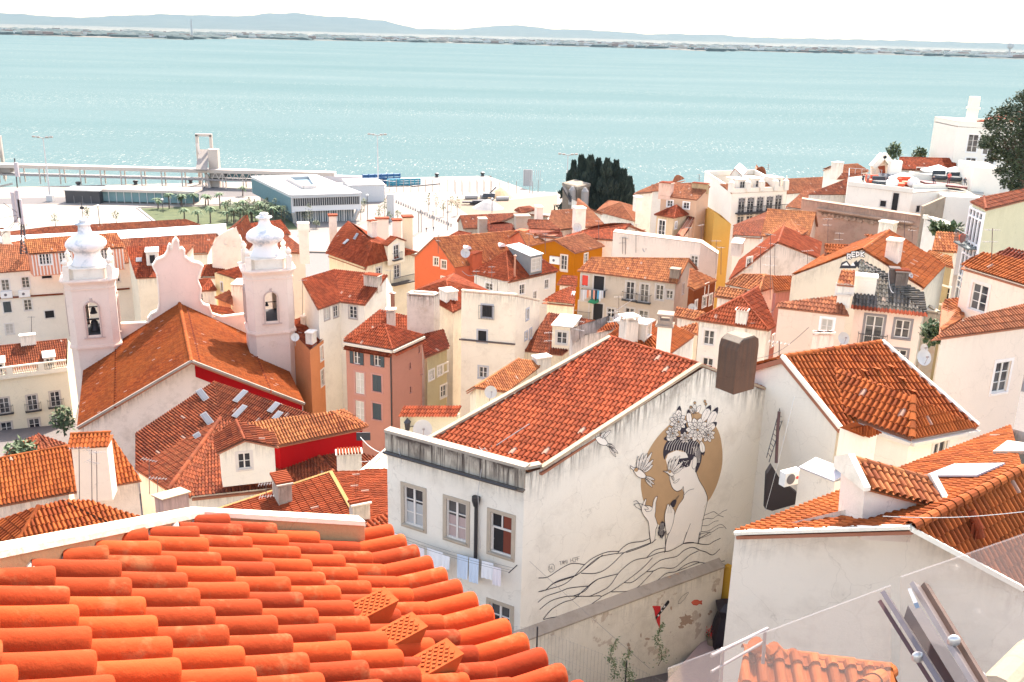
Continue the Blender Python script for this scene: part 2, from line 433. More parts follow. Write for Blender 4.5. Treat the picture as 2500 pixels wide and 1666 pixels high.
        for i,r in enumerate(rl):
            a2,b2=newc[i],newc[(i+1)%len(newc)]; A,B=P[r[0]],P[r[-1]]
            D0=np.linalg.norm(B[:2]-A[:2]); Ln=np.linalg.norm(b2-a2); dd=(b2-a2)/Ln; nn=lines[i][2]
            prof=[]
            for k in r:
                f=np.dot(P[k][:2]-A[:2],(B[:2]-A[:2]))/D0**2; prof.append((f*Ln,P[k][2]-.04+par))
            d3=np.array([dd[0],dd[1],0]); o3=np.array([a2[0],a2[1],0])
            H.runs[r]=(o3,d3,nn,Ln)
            hs=[]
            for (u,v,ww,hh,st) in holes.get(r,[]):
                q=PP(u,v,o3,nn); DBG.append(('W',name,r,round(float(q[1]),1))) if q[1]<0 else 0; s=float(np.dot((q-o3)[:2],dd)); hs.append((s,float(q[2]),ww,hh,st))
            wallpanel(mb,o3,d3,nn,prof,gz,hs)
            for h in hs: window(root,o3+d3*h[0]+UP*h[1],d3,nn,h[2],h[3],h[4],d,stone)
        if par and part:
            mb2=MB(); z=[P[r[0]][2] for r in rl]+[P[rl[-1][-1]][2]]
            cc=[np.array([newc[i][0],newc[i][1],z[i]+par]) for i in range(len(newc))]
            if closed: cc.append(cc[0])
            for i in range(len(cc)-1):
                nn=lines[i][2]; mb2.prism([cc[i]+nn*.05-UP*.0,cc[i+1]+nn*.05,cc[i+1]-nn*part,cc[i]-nn*part],UP*.08)
                mb2.prism([cc[i]-nn*.01-UP*par,cc[i+1]-nn*.01-UP*par,cc[i+1]-nn*(part-.03)-UP*par,cc[i]-nn*(part-.03)-UP*par],UP*par*.995)
            mb2.build('parapet',wmat(wall,dirt,streak*.5),root)
        H.wall=mb.build('wall',wmat(wall,dirt,streak,patch),root)
    return H
def wallpanel(mb,o,d,n,prof,zb,hs,depth=.14):
    def top(s):
        return float(np.interp(s,[p[0] for p in prof],[p[1] for p in prof]))
    Ln=prof[-1][0]; cuts={0.0,Ln}|{p[0] for p in prof}
    for h in hs:
        if not(h[0]-h[2]/2>.02 and h[0]+h[2]/2<Ln-.02 and h[1]+h[3]/2<min(top(h[0]-h[2]/2),top(h[0]+h[2]/2))-.03): DBG.append(('WINOUT',[round(float(x),1) for x in h[:4]],round(Ln,1),round(top(h[0]),1)))
    hs=[h for h in hs if h[0]-h[2]/2>.02 and h[0]+h[2]/2<Ln-.02 and h[1]+h[3]/2<min(top(h[0]-h[2]/2),top(h[0]+h[2]/2))-.03]
    for h in hs: cuts|={h[0]-h[2]/2,h[0]+h[2]/2}
    for k in range(1,int(Ln//4)+1): cuts.add(k*4.0)
    cs=sorted(cuts)
    for a,b in zip(cs[:-1],cs[1:]):
        if b-a<1e-5: continue
        mid=(a+b)/2; inn=sorted([(h[1]-h[3]/2,h[1]+h[3]/2) for h in hs if h[0]-h[2]/2<mid<h[0]+h[2]/2])
        z=zb; segs=[]
        for lo,hi in inn:
            if lo>z: segs.append((z,lo,z,lo))
            z=max(z,hi)
        ta,tb=top(a),top(b)
        segs.append((z,ta,z,tb))
        for (za0,za1,zb0,zb1) in segs:
            vs=[o+d*a+UP*za0,o+d*b+UP*zb0,o+d*b+UP*zb1,o+d*a+UP*za1]
            mb.add(vs,[(0,1,2,3)],[(a,ta-za0),(b,tb-zb0),(b,tb-zb1),(a,ta-za1)])
    for h in hs:
        s0,s1,z0,z1=h[0]-h[2]/2,h[0]+h[2]/2,h[1]-h[3]/2,h[1]+h[3]/2; i=-n*depth
        c=[o+d*s0+UP*z0,o+d*s1+UP*z0,o+d*s1+UP*z1,o+d*s0+UP*z1]
        for k in range(4):
            p,q=c[k],c[(k+1)%4]; mb.add([p,q,q+i,p+i],[(0,1,2,3)])
SASH=lambda: plain('sash_paint',(.66,.60,.53),.5)
SHUT=lambda: plain('shutter_paint',(.035,.05,.055),.5)
DARK=lambda: plain('dark_opening',(.015,.012,.012),.9)
IRON=lambda: plain('iron',(.03,.025,.025),.5)
CURT=lambda: plain('curtain',(.50,.45,.38),.9)
def window(root,c,d,n,w,h,st,dist,stone=(.62,.55,.48)):
    mb=MB(); fw=.16 if 'x' not in st else .04; pr=.03
    sm=plain('stone_%02d_%02d'%(int(stone[0]*50),int(stone[2]*50)),stone,.9,var=.15)
    for (dx,dz,a,b) in ((0,h/2+fw/2,w+2*fw,fw),(0,-h/2-fw/2,w+2*fw,fw),(-w/2-fw/2,0,fw,h),(w/2+fw/2,0,fw,h)):
        mb.box(c+d*dx+UP*dz+n*(pr/2-.01),d,n,UP,a,pr+.02,b)
    if h<2.0: mb.box(c-UP*(h/2+.02)+n*.05,d,n,UP,w+.12,.14,.05)
    wo=mb.build('window',sm,root)
    pm=MB(); g=c-n*.115
    pm.add([g-d*w/2-UP*h/2,g+d*w/2-UP*h/2,g+d*w/2+UP*h/2,g-d*w/2+UP*h/2],[(0,1,2,3)])
    pm.build('pane',DARK() if 'd' in st else CURT() if 'u' in st else glassmat(),wo)
    sb=MB(); t=.07; g=c-n*.085
    if 'd' not in st and 's' not in st:
        for (dx,dz,a,b) in ((0,h/2-t/2,w,t),(0,-h/2+t/2,w,t),(-w/2+t/2,0,t,h-2*t),(w/2-t/2,0,t,h-2*t),(0,0,t*1.3,h-2*t)):
            sb.box(g+d*dx+UP*dz,d,n,UP,a,.05,b)
        nb=2 if h<1.4 else 3
        for i in range(1,nb):
            z=-h/2+h*i/nb
            for sx in(-1,1): sb.box(g+d*sx*(w/4)+UP*z,d,n,UP,w/2-t*1.6,.04,.04)
        sb.build('sash',SASH(),wo)
    if 's' in st or 'o' in st:
        hb=MB()
        for sx in(-1,1):
            if 's' in st: cc=c+d*sx*w/4-n*.04; ww=w/2-.02
            else: cc=c+d*sx*(w*.76)+n*.06; ww=w/2
            hb.box(cc,d,n,UP,ww,.04,h-.02)
            for k in range(int(h/.12)): hb.box(cc+n*.025+UP*(-h/2+.1+k*.12),d,n,UP,ww-.12,.02,.05)
        hb.build('shutter',SHUT(),wo)
    if 'b' in st:
        rb=MB(); bw=w+.7; bd=.45; z0=-h/2
        rb.box(c+UP*(z0-.06)+n*(bd/2),d,n,UP,bw,bd,.1)
        nb=max(4,int(bw/.14)) if dist<110 else max(4,int(bw/.22))
        for k in range(nb+1):
            p=c+d*(-bw/2+bw*k/nb)+n*(bd-.03)+UP*z0; rb.bar(p,p+UP*.95,.022)
        for zz in(.05,.95):
            rb.box(c+UP*(z0+zz)+n*(bd-.03),d,n,UP,bw,.04,.035)
            for sx in(-1,1): rb.box(c+UP*(z0+zz)+d*sx*bw/2+n*bd/2,n,d,UP,bd,.035,.035)
        rb.build('balcony',IRON(),wo)
    return wo
def onroof(H,fk,u,v):
    p,n,e,ps=H.planes[fk]; q=PP(u,v,p,n); t=np.cross(n,e)
    if t[2]<0: t=-t
    return q,e,t,n
def hor(v): return nrm(np.array([v[0],v[1],0.]))
def chimney(H,fk,u,v,w=.9,l=.6,h=1.5,wall='w',st='t',streak=.5,base=None,dirt=.6,e=None,name='chimney'):
    if fk: q,e0,t,n=onroof(H,fk,u,v); par=H.roof
    else: q=base; e0=e; par=getattr(H,'roof',None) or H.wall
    if q[1]>98: h*=.72
    e=hor(e0 if e is None else e); f=np.cross(UP,e); mb=MB(); hh=h+.8
    c=q+UP*(h/2-.4)
    x=e*w/2; y=f*l/2; vs=[];z0=-hh/2;z1=hh/2
    for zz in(z0,z1):
        for (i,j) in((-1,-1),(1,-1),(1,1),(-1,1)): vs.append(c+i*x+j*y+UP*zz)
    mb.add(vs,[(4,5,6,7)]); 
    for k in range(4):
        a,b=vs[k],vs[(k+1)%4]; mb.add([a,b,b+UP*hh,a+UP*hh],[(0,1,2,3)],[(k,hh),(k+1,hh),(k+1,0),(k,0)])
    top=q+UP*h
    if 't' in st:   # slab with tiles laid on top
        mb.box(top+UP*.04,e,f,UP,w+.16,l+.16,.08); mb.m=1
        k=max(2,int(w/.2))
        for i in range(k):
            a=top+e*(-w/2+(i+.5)*w/k)+UP*.11; mb.tube([a-f*(l/2+.1),a+f*(l/2+.1)],.085,6)
        mb.m=0
    if 's' in st:   # slab on stubs
        for i in(-1,1):
            for j in(-1,1): mb.box(top+i*e*(w/2-.08)+j*f*(l/2-.08)+UP*.12,e,f,UP,.12,.12,.24)
        mb.box(top+UP*.28,e,f,UP,w+.2,l+.2,.09)
    if 'c' in st: mb.box(top+UP*.05,e,f,UP,w+.14,l+.14,.12)
    if 'r' in st:
        mb.lathe(top,[(.13,0),(.13,.5),(.2,.52),(.2,.62),(.05,.7)],10)
    return mb.build(name,[wmat(wall,dirt,streak),rmat('r')],par)
def pipe(H,fk,u,v,h=1.0,r=.09,col='pipe_grey',c=(.55,.53,.5)):
    q,e,t,n=onroof(H,fk,u,v); mb=MB(); mb.tube([q-UP*.2,q+UP*h],r,8); mb.lathe(q+UP*h,[(r*1.1,0),(r*1.7,.05),(r*1.7,.12),(.02,.25)],8)
    return mb.build('flue',plain(col,c,.5),H.roof)
def skylight(H,fk,u,v,w=.8,l=1.1,open_=0,col=(.75,.73,.7)):
    q,e,t,n=onroof(H,fk,u,v); mb=MB(); z=.16
    if open_: q=q+n*.2; t=nrm(t+n*open_); n=np.cross(e,t); n=n if n[2]>0 else -n
    w*=.7; l*=.8; mb.box(q+n*z,e,t,n,w,l,.07)
    o=mb.build('skylight',plain('skylight_frame',(.22,.215,.21),.4),H.roof)
    m2=MB(); m2.box(q+n*(z+.04),e,t,n,w-.16,l-.16,.02); m2.build('pane',plain('skylight_glass',(.16,.16,.17),.2),o)
def dormer(H,fk,u,v,w=1.4,h=1.5,st='shed',wall='w',roof='r',win='c',ww=.8,wh=1.0,ovh=.15,side=None,rise=.5):
    """u,v: middle of the foot of the dormer's front wall"""
    q,e,t,n=onroof(H,fk,u,v); e=hor(e); out=hor(n); sl=math.tan(math.acos(min(1,n[2])))
    b=q; A=b-e*w/2; B=b+e*w/2; par=H.roof
    root=H.roof; mb=MB()
    def back(z,slope): # distance back along -out where height z above foot meets roof, when top falls by slope
        return z/max(.05,(sl-slope))
    if st=='shed':
        s2=.2 if sl>.38 else .1; L=min(back(h,s2) if sl>s2+.05 else 9,1.7*h+.4); s2=sl-h/L
        prof=[(0,h),(w,h)]
        o3=A-UP*0; mbw=MB()
        wallpanel(mbw,np.array([A[0],A[1],0.]),e,out,[(0,A[2]+h),(w,A[2]+h)],A[2]-.3,[(w/2,A[2]+h/2,ww,wh,win)] if win else [])
        for X in(A,B): mbw.add([X-UP*.3,X+UP*h,X-out*L+UP*(h+s2*L)],[(0,1,2)])
        fo=mbw.build('dormer',wmat(wall,.3,.2) ,root)
        if win: window(fo,b+UP*h/2,e,out,ww,wh,win,60)
        r=MB(); f0=A+out*ovh-e*.12+UP*(h-.02); f1=B+out*ovh+e*.12+UP*(h-.02); L2=L+ovh
        g1=f1-out*L2+UP*(s2*L2); g0=f0-out*L2+UP*(s2*L2)
        if roof=='F': r.prism([f0,f1,g1,g0],UP*.1); r.build('dormer_roof',plain('zinc_sheet',(.40,.39,.38),.4),fo)
        elif roof=='M': r.prism([f0,f1,g1,g0],UP*.1); r.build('dormer_roof',plain('pale_sheet',(.50,.46,.42),.6),fo)
        else: tilesheet(r,[f0,f1,g1,g0]); r.prism([p-UP*.06 for p in(f0,f1,g1,g0)],UP*.07); r.build('dormer_roof',rmat(roof),fo)
    else: # gable
        L=min(back(h+rise,0),9); Le=min(back(h,0),8)
        mbw=MB(); wallpanel(mbw,np.array([A[0],A[1],0.]),e,out,[(0,A[2]+h),(w/2,A[2]+h+rise),(w,A[2]+h)],A[2]-.3,[(w/2,A[2]+h*.5,ww,wh,win)] if win else [])
        for X in(A,B): mbw.add([X-UP*.3,X+UP*h,X-out*Le+UP*h],[(0,1,2)])
        fo=mbw.build('dormer',wmat(wall,.3,.2),root)
        if win: window(fo,b+UP*h/2,e,out,ww,wh,win,60)
        r=MB(); R0=b+out*ovh+UP*(h+rise+.05); R1=b-out*L+UP*(h+rise+.05)
        k=(w/2+.25)/(w/2)
        for X in(A,B):
            sgn=-1 if X is A else 1; E0=b+e*sgn*(w/2)*k+out*ovh+UP*(h+rise-rise*k+.05); E1=E0-out*(ovh+min(back(max(.05,h+rise-rise*k),0),8))
            tilesheet(r,[E0,E1,R1,R0]); r.prism([p-UP*.08 for p in(E0,E1,R1,R0)],UP*.08)
        ridgecap(r,R0+UP*.04,R1+UP*.04); r.build('dormer_roof',rmat(roof),fo)
    return fo

def gab(name,label,y,spec,r='r',cat='house',closed=True,**k):
    if ' q' not in ' '+spec: spec+=' q=r+a-b'
    if ' c' not in ' '+spec: spec+=' c=M(b,r)'
    if ' d' not in ' '+spec: spec+=' d=M(a,q)'
    return house(name,label,cat,y,spec,'abrq;cdqr','ab brc cd dqa',roof=r,**k)
def hip(name,label,y,spec,r='r',cat='house',**k):
    if ' c' not in ' '+spec: spec+=' c=M(b,r)'
    if ' d' not in ' '+spec: spec+=' d=a+c-b'
    if ' q' in ' '+spec: return house(name,label,cat,y,spec,'abrq;bcr;cdqr;daq','ab bc cd da',roof=r,**k)
    return house(name,label,cat,y,spec,'abr;bcr;cdr;dar','ab bc cd da',roof=r,**k)
def shed(name,label,y,spec,r='r',cat='house',**k):
    if ' d' not in ' '+spec: spec+=' d=c+a-b'
    return house(name,label,cat,y,spec,'abcd','ab bc cd da',roof=r,**k)
def flat(name,label,y,spec,cat='house',**k):
    if ' d' not in ' '+spec: spec+=' d=c+a-b'
    k.setdefault('par',.5); k.setdefault('cap',False)
    return house(name,label,cat,y,spec,'F:abcd','ab bc cd da',ov=0,slab=.05,**k)
# ================================================================ SETTING
def sheet(name,pts,mat,z=None,kind='structure',th=.05):
    mb=MB(); ps=[np.array(p,float) for p in pts]
    if z is not None: ps=[np.array([p[0],p[1],z]) for p in ps]
    mb.prism(ps,(0,0,-th)); o=mb.build(name,mat); return tag(o,kind=kind)
# terrain of the hill town
def terrain():
    mb=MB(); xs=np.linspace(-260,260,53); ys=[-60,-20,0,8,12,16,22,28,36,45,52,60,72,85,97,110,130,150,175,200,225,250,275,300]
    vs=[(x,y,zg(x,y)-1.0) for y in ys for x in xs]; n=len(xs)
    mb.add(vs,[(j*n+i,j*n+i+1,(j+1)*n+i+1,(j+1)*n+i) for j in range(len(ys)-1) for i in range(n-1)])
    tag(mb.build('ground',plain('cobbles',(.12,.10,.09),.9,var=.3,scale=2)),kind='structure')
terrain()
# river
def river():
    m,t,b=newmat('river_water'); q=NT(t); g=q.n('NewGeometry').outputs['Position']
    big=q.noise(q.mapping(g,(.0011,.0045,1)),1.0,5,.6); bigr=q.ramp(big,[(.35,0),(.65,1)])
    c=q.mix(bigr,(.088,.134,.136),(.108,.150,.151))
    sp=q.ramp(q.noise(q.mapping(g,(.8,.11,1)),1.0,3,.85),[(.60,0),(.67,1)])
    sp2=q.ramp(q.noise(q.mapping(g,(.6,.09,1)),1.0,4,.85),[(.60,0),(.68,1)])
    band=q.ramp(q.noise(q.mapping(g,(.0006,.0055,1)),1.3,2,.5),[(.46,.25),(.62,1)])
    c=q.mix(q.math('MULTIPLY',q.math('MAXIMUM',sp,q.math('MULTIPLY',sp2,.7)),q.math('MULTIPLY',band,.85)),c,(.55,.48,.40))  # sun glitter painted into the base colour as pale flecks
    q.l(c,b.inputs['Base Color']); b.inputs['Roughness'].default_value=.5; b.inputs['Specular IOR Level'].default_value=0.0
    h=q.math('ADD',q.noise(q.mapping(g,(.35,.35,1)),1,4,.7),q.math('MULTIPLY',q.noise(q.mapping(g,(.06,.12,1)),1,3,.6),2.0))
    q.bump(h,.35,1.0,b)
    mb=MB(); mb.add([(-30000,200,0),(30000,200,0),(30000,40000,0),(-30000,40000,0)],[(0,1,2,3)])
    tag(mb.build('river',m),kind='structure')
river()
# far shore: low plain, ridge of hills, towns and woods
def farshore():
    CR[0]=0
    shore=[(-300,74),(0,80),(60,82),(130,84),(420,92),(450,90),(560,90),(700,93),(860,96),(1000,99),(1176,103),(1300,107),(1500,113),(1650,119),(1700,118),(1850,122),(2000,125),(2150,130),(2353,137),(2700,147)]
    S_=[PZ(u,v,0) for u,v in shore]; mb=MB()
    vs=[]
    for p in S_:
        d=nrm(p*np.array([1,1,0])); r=np.linalg.norm(p[:2])
        vs+=[p,np.array([*(d[:2]*(r+15)),3.]),np.array([*(d[:2]*(r+600)),9.]),np.array([*(d[:2]*(r+3500)),16.]),np.array([*(d[:2]*22000),22.])]
    n=len(S_); mb.add(vs,[(i*5+k,(i+1)*5+k,(i+1)*5+k+1,i*5+k+1) for i in range(n-1) for k in range(4)])
    m,t,b=newmat('far_land'); q=NT(t); g=q.n('NewGeometry').outputs['Position']
    c=q.mix(q.ramp(q.noise(g,.0025,5,.7),[(.4,0),(.6,1)]),(.06,.075,.06),(.16,.13,.10)); q.l(c,b.inputs['Base Color']); b.inputs['Roughness'].default_value=1
    tag(mb.build('far_shore',m),kind='structure')
    prof=[(-400,30),(0,30),(90,36),(175,41),(280,36),(380,33),(490,36),(580,37),(605,31),(680,30),(715,35),(800,40),(880,47),(925,59),(965,66),(1040,68),(1176,57),(1226,62),(1256,66),(1376,70),(1496,79),(1551,78),(1651,80),(1726,86),(1876,89),(2076,93),(2353,101),(2800,112)]
    hs=[]
    for i in range(281):
        u=-400+i*3200/280; v=float(np.interp(u,[a for a,_ in prof],[b_ for _,b_ in prof]))+1.2*math.sin(u*.09)*math.sin(u*.031)
        dd=nrm(ray(u,v,0)*np.array([1,1,0])); tp=ray(u,v,0); tp=O+tp*(25000/np.linalg.norm(tp[:2]))
        hz=max(30,tp[2]); row=[]
        for (r,f) in((17500,.03),(19500,.30),(21500,.55),(23500,.86),(25000,1.),(27500,.7)):
            k=1+.12*math.sin(u*.05+r*.001)*(f<.95); row.append((dd[0]*r,dd[1]*r,hz*f*k))
        hs+=row
    mb=MB(); mb.smooth=True; mb.add(hs,[(i*6+k,(i+1)*6+k,(i+1)*6+k+1,i*6+k+1) for i in range(280) for k in range(5)])
    m,t,b=newmat('hill_woods'); q=NT(t); g=q.n('NewGeometry').outputs['Position']
    c=q.mix(q.ramp(q.noise(g,.0012,6,.7),[(.4,0),(.6,1)]),(.025,.04,.035),(.045,.06,.05)); q.l(c,b.inputs['Base Color']); b.inputs['Roughness'].default_value=1
    tag(mb.build('hills',m),kind='structure')
    r2=random.Random(3); t1=MB(); w1=MB(); us=[a for a,_ in shore]; vs_=[b_ for _,b_ in shore]
    for i in range(1500):
        u=r2.uniform(-100,2450); dens=1 if u>820 else .3
        if r2.random()>dens: continue
        p=PZ(u,float(np.interp(u,us,vs_)),0); r=np.linalg.norm(p[:2]); d=nrm(p*np.array([1,1,0])); rr=r+40+3000*r2.random()**2; q_=d*rr; z=5+rr*.0006
        side=np.cross(UP,d); w=r2.uniform(15,70); h=r2.uniform(5,16)
        t1.m=r2.choice((0,0,1,2)); t1.box(q_+UP*(z+h/2),side,d,UP,w,25,h)
    for i in range(900):
        u=r2.uniform(-100,2450); p=PZ(u,float(np.interp(u,us,vs_)),0); r=np.linalg.norm(p[:2]); d=nrm(p*np.array([1,1,0])); rr=r+60+3800*r2.random()**1.5; q_=d*rr
        w1.ico(q_+UP*9,1,.5,1,(r2.uniform(30,120),r2.uniform(30,60),r2.uniform(8,17)),r2)
    o=t1.build('far_town',[plain('far_white',(.42,.40,.38),.9,scale=.01),plain('far_cream',(.32,.25,.20),.9,scale=.01),plain('far_roof',(.20,.10,.07),.9,scale=.01)])
    tag(o,'pale buildings of the towns along the far river shore','town',kind='stuff')
    o=w1.build('far_woods',plain('far_wood',(.03,.045,.04),1,scale=.01)); tag(o,'dark woods between the towns on the far shore','woods',kind='stuff')
    # chimneys and tower
    for nm,lab,u,v0,v1,rr in (('chimney_stack','thin dark factory chimney far across the river before the hills',442,82,45,7),('water_tower','small pale water tower on the far shore at the right',2317,118,98,14)):
        b0=PZ(u,float(np.interp(u,us,vs_))-1.2,0); tp=PY(u,v1,b0[1]); mb=MB()
        if nm=='water_tower':
            mb.lathe(b0,[(6,0),(6,tp[2]*.6),(18,tp[2]*.7),(18,tp[2]*.95),(4,tp[2])],10)
        else: mb.tube([b0,b0+UP*tp[2]],rr,8,taper=.6)
        tag(mb.build(nm,plain('far_concrete',(.4,.38,.36),.9,scale=.01)),lab,'tower')
farshore()
# ---- quay
ZQ=3.0
concrete=plain('quay_concrete',(.235,.19,.155),.9,var=.10,scale=.08)
asph=plain('asphalt',(.10,.085,.08),.9,var=.15,scale=.1)
pave=plain('pale_paving',(.28,.24,.2),.9,var=.05,scale=.3)
edge=[PZ(-900,610,ZQ,1),PZ(180,575,ZQ,1),PZ(1200,553,ZQ,1),PZ(1000,512,ZQ,2),PZ(1530,492,ZQ,2),PZ(2353,476,ZQ,2),PZ(330,330,ZQ,3),PZ(735,470,ZQ,3),PZ(960,478,ZQ,3),PZ(1550,492,0,0),PZ(2353,520,0,0)]
edge[-1][2]=edge[-2][2]=ZQ
mb=MB(); mb.prism([(-300,296,ZQ)]+[tuple(p) for p in edge]+[(260,296,ZQ)],(0,0,-5)); tag(mb.build('quay',concrete),kind='structure')
def g1(u,v,c,dz=0): p=PZ(u,v,ZQ,c); p[2]+=dz; return p
sheet('quay_road',[g1(-800,700,1,.02),g1(590,668,1,.02),g1(1830,560,1,.02),g1(2353,620,1,.02),g1(2353,655,1,.02),g1(590,725,1,.02),g1(-800,745,1,.02)],asph)
sheet('quay_square',[g1(-800,775,1,.02),g1(1065,738,1,.02),g1(1330,960,1,.02),g1(-800,960,1,.02)],plain('white_paving',(.28,.24,.195),.9,var=.04))
sheet('quay_path',[g1(1065,738,1,.04),g1(1240,745,1,.04),g1(1540,960,1,.04),g1(1330,960,1,.04)],plain('grey_paving',(.235,.20,.19),.9,var=.05))
sheet('quay_path',[g1(560,800,2,.02),g1(1330,640,2,.02),g1(1990,930,2,.02),g1(1900,1010,2,.02),g1(520,1010,2,.02)],plain('grey_paving2',(.20,.165,.14),.9,var=.05))
# lawn
m,t,b=newmat('grass'); q=NT(t); g=q.n('NewGeometry').outputs['Position']
q.l(q.mix(q.ramp(q.noise(g,.35,5,.7),[(.35,0),(.65,1)]),(.04,.055,.015),(.075,.085,.027)),b.inputs['Base Color']); b.inputs['Roughness'].default_value=1
lawn=[g1(1262,770,1,.1),g1(2353,735,1,.1),g1(470,790,2,.1),g1(620,960,2,.1),g1(1530,985,1,.1)]
sheet('lawn',lawn,m,kind='stuff',th=.1)['label']='sunlit lawn of the riverside garden behind the roofs'
bpy.data.objects['lawn']['category']='lawn'
kb=MB()
for a,b_ in((g1(1228,765,1),g1(1500,985,1)),(g1(1228,765,1),g1(2353,724,1))): kb.bar(a+UP*.15,b_+UP*.15,.5,.3)
tag(kb.build('lawn_kerb',pave),kind='structure')
sheet('sand_yard',[g1(1960,700,2,.03),g1(2353,650,2,.03),g1(400,560,3,.03),g1(960,500,3,.03),g1(960,660,3,.03),g1(420,690,3,.03),g1(2150,830,2,.03)],plain('sand',(.185,.13,.085),.95,var=.12,scale=.2))
# ================================================================ NEAR HOUSES
CROPS[20]=(0,0,1)
M=house(fit=False,name='mural_house',label='white house with a big woman and birds mural on its side, red roof',cat='house',d=33,spec=
 'a:1322,1147 f:1281,1155 g:944,1064 b:1908,966 l:1037,1081 r:1710,893,2.45 q:1490,826,2.45 d=b+q-r',
 roofs='alqr;bdqr',runs='gf farb bd dql lg',wall=(.75,.715,.665),ov=0,dirt=.55,streak=1.0,zb=41,crop=20,w=.205,L=.41,amp=.05,seg=9,
 wins='gf:1010,1239,.95,1.72,;gf:1114,1272,.95,1.72,;gf:1223,1306,.95,1.72,d;gf:1220,1520,.95,1.6,',stone=(.42,.34,.25),roof='r')
def mural_extras():
    P=M.P; o,d,n,L=M.runs['gf']; g=np.array([*o[:2],P['g'][2]]); f=g+d*L
    mb=MB(); z=UP*.12
    # parapet, its stained face and cornice
    a=g+UP*.1; b=f+UP*.1
    mb.box((a+b)/2-UP*.33+n*.03-UP*.0,d,n,UP,L+.06,.10,.78)
    o1=mb.build('parapet',plaster((.50,.45,.39),1.0,1.25,None),M.root)
    me=o1.data; uvl=me.uv_layers[0].data
    for p in me.polygons:
        for li in p.loop_indices:
            co_=me.vertices[me.loops[li].vertex_index].co; w_=np.array(co_)+np.array(M.root.location)
            uvl[li].uv=(float(np.dot(w_-g,d)),float(max(0,a[2]+.06-w_[2])*.6))
    mb=MB(); mb.box((a+b)/2+UP*.12-n*.12,d,n,UP,L+.12,.42,.12); e=P['a']
    mb.box((f+P['a'])/2+UP*.16+np.array([-.12,.12,0]),nrm(P['a']-f),nrm(np.cross(UP,P['a']-f)),UP,np.linalg.norm(P['a']-f)+.15,.3,.12)
    mb.build('coping',plaster((.36,.32,.285),.9,.3),M.root)
    mb=MB(); mb.box((g+f)/2-UP*.68+n*.12,d,n,UP,L+.1,.22,.07); mb.box((g+f)/2-UP*.75+n*.07,d,n,UP,L+.02,.12,.06)
    mb.build('cornice',plaster((.16,.13,.11),.8,.5),M.root)
    mb=MB(); mb.tube([g-UP*.62+n*.28,f-UP*.62+n*.28-d*.2],.05,8); mb.build('gutter',IRON(),M.root)
    # black drain pipe between the windows
    q=PP(1166,1218,g,n,20); mb=MB(); mb.tube([q+n*.1,q+n*.1-UP*3.2],.075,10); mb.lathe(q+n*.12-UP*.02,[(.10,-.25),(.17,0),(.17,.16)],10)
    mb.build('drain_pipe',plain('black_pipe',(.02,.018,.02),.5),M.root)
    # mortar verge along both rakes of the front slope
    mb=MB(); 
    for p,q2 in((P['a'],P['r']),(P['l'],P['q'])): mb.bar(p+UP*.08,q2+UP*.08,.2,.12)
    mb.bar(P['r']+UP*.05,P['b']+UP*.05,.16,.1)
    mb.build('verge',plaster((.40,.32,.25),1,.4,None,.5),M.root)
mural_extras()
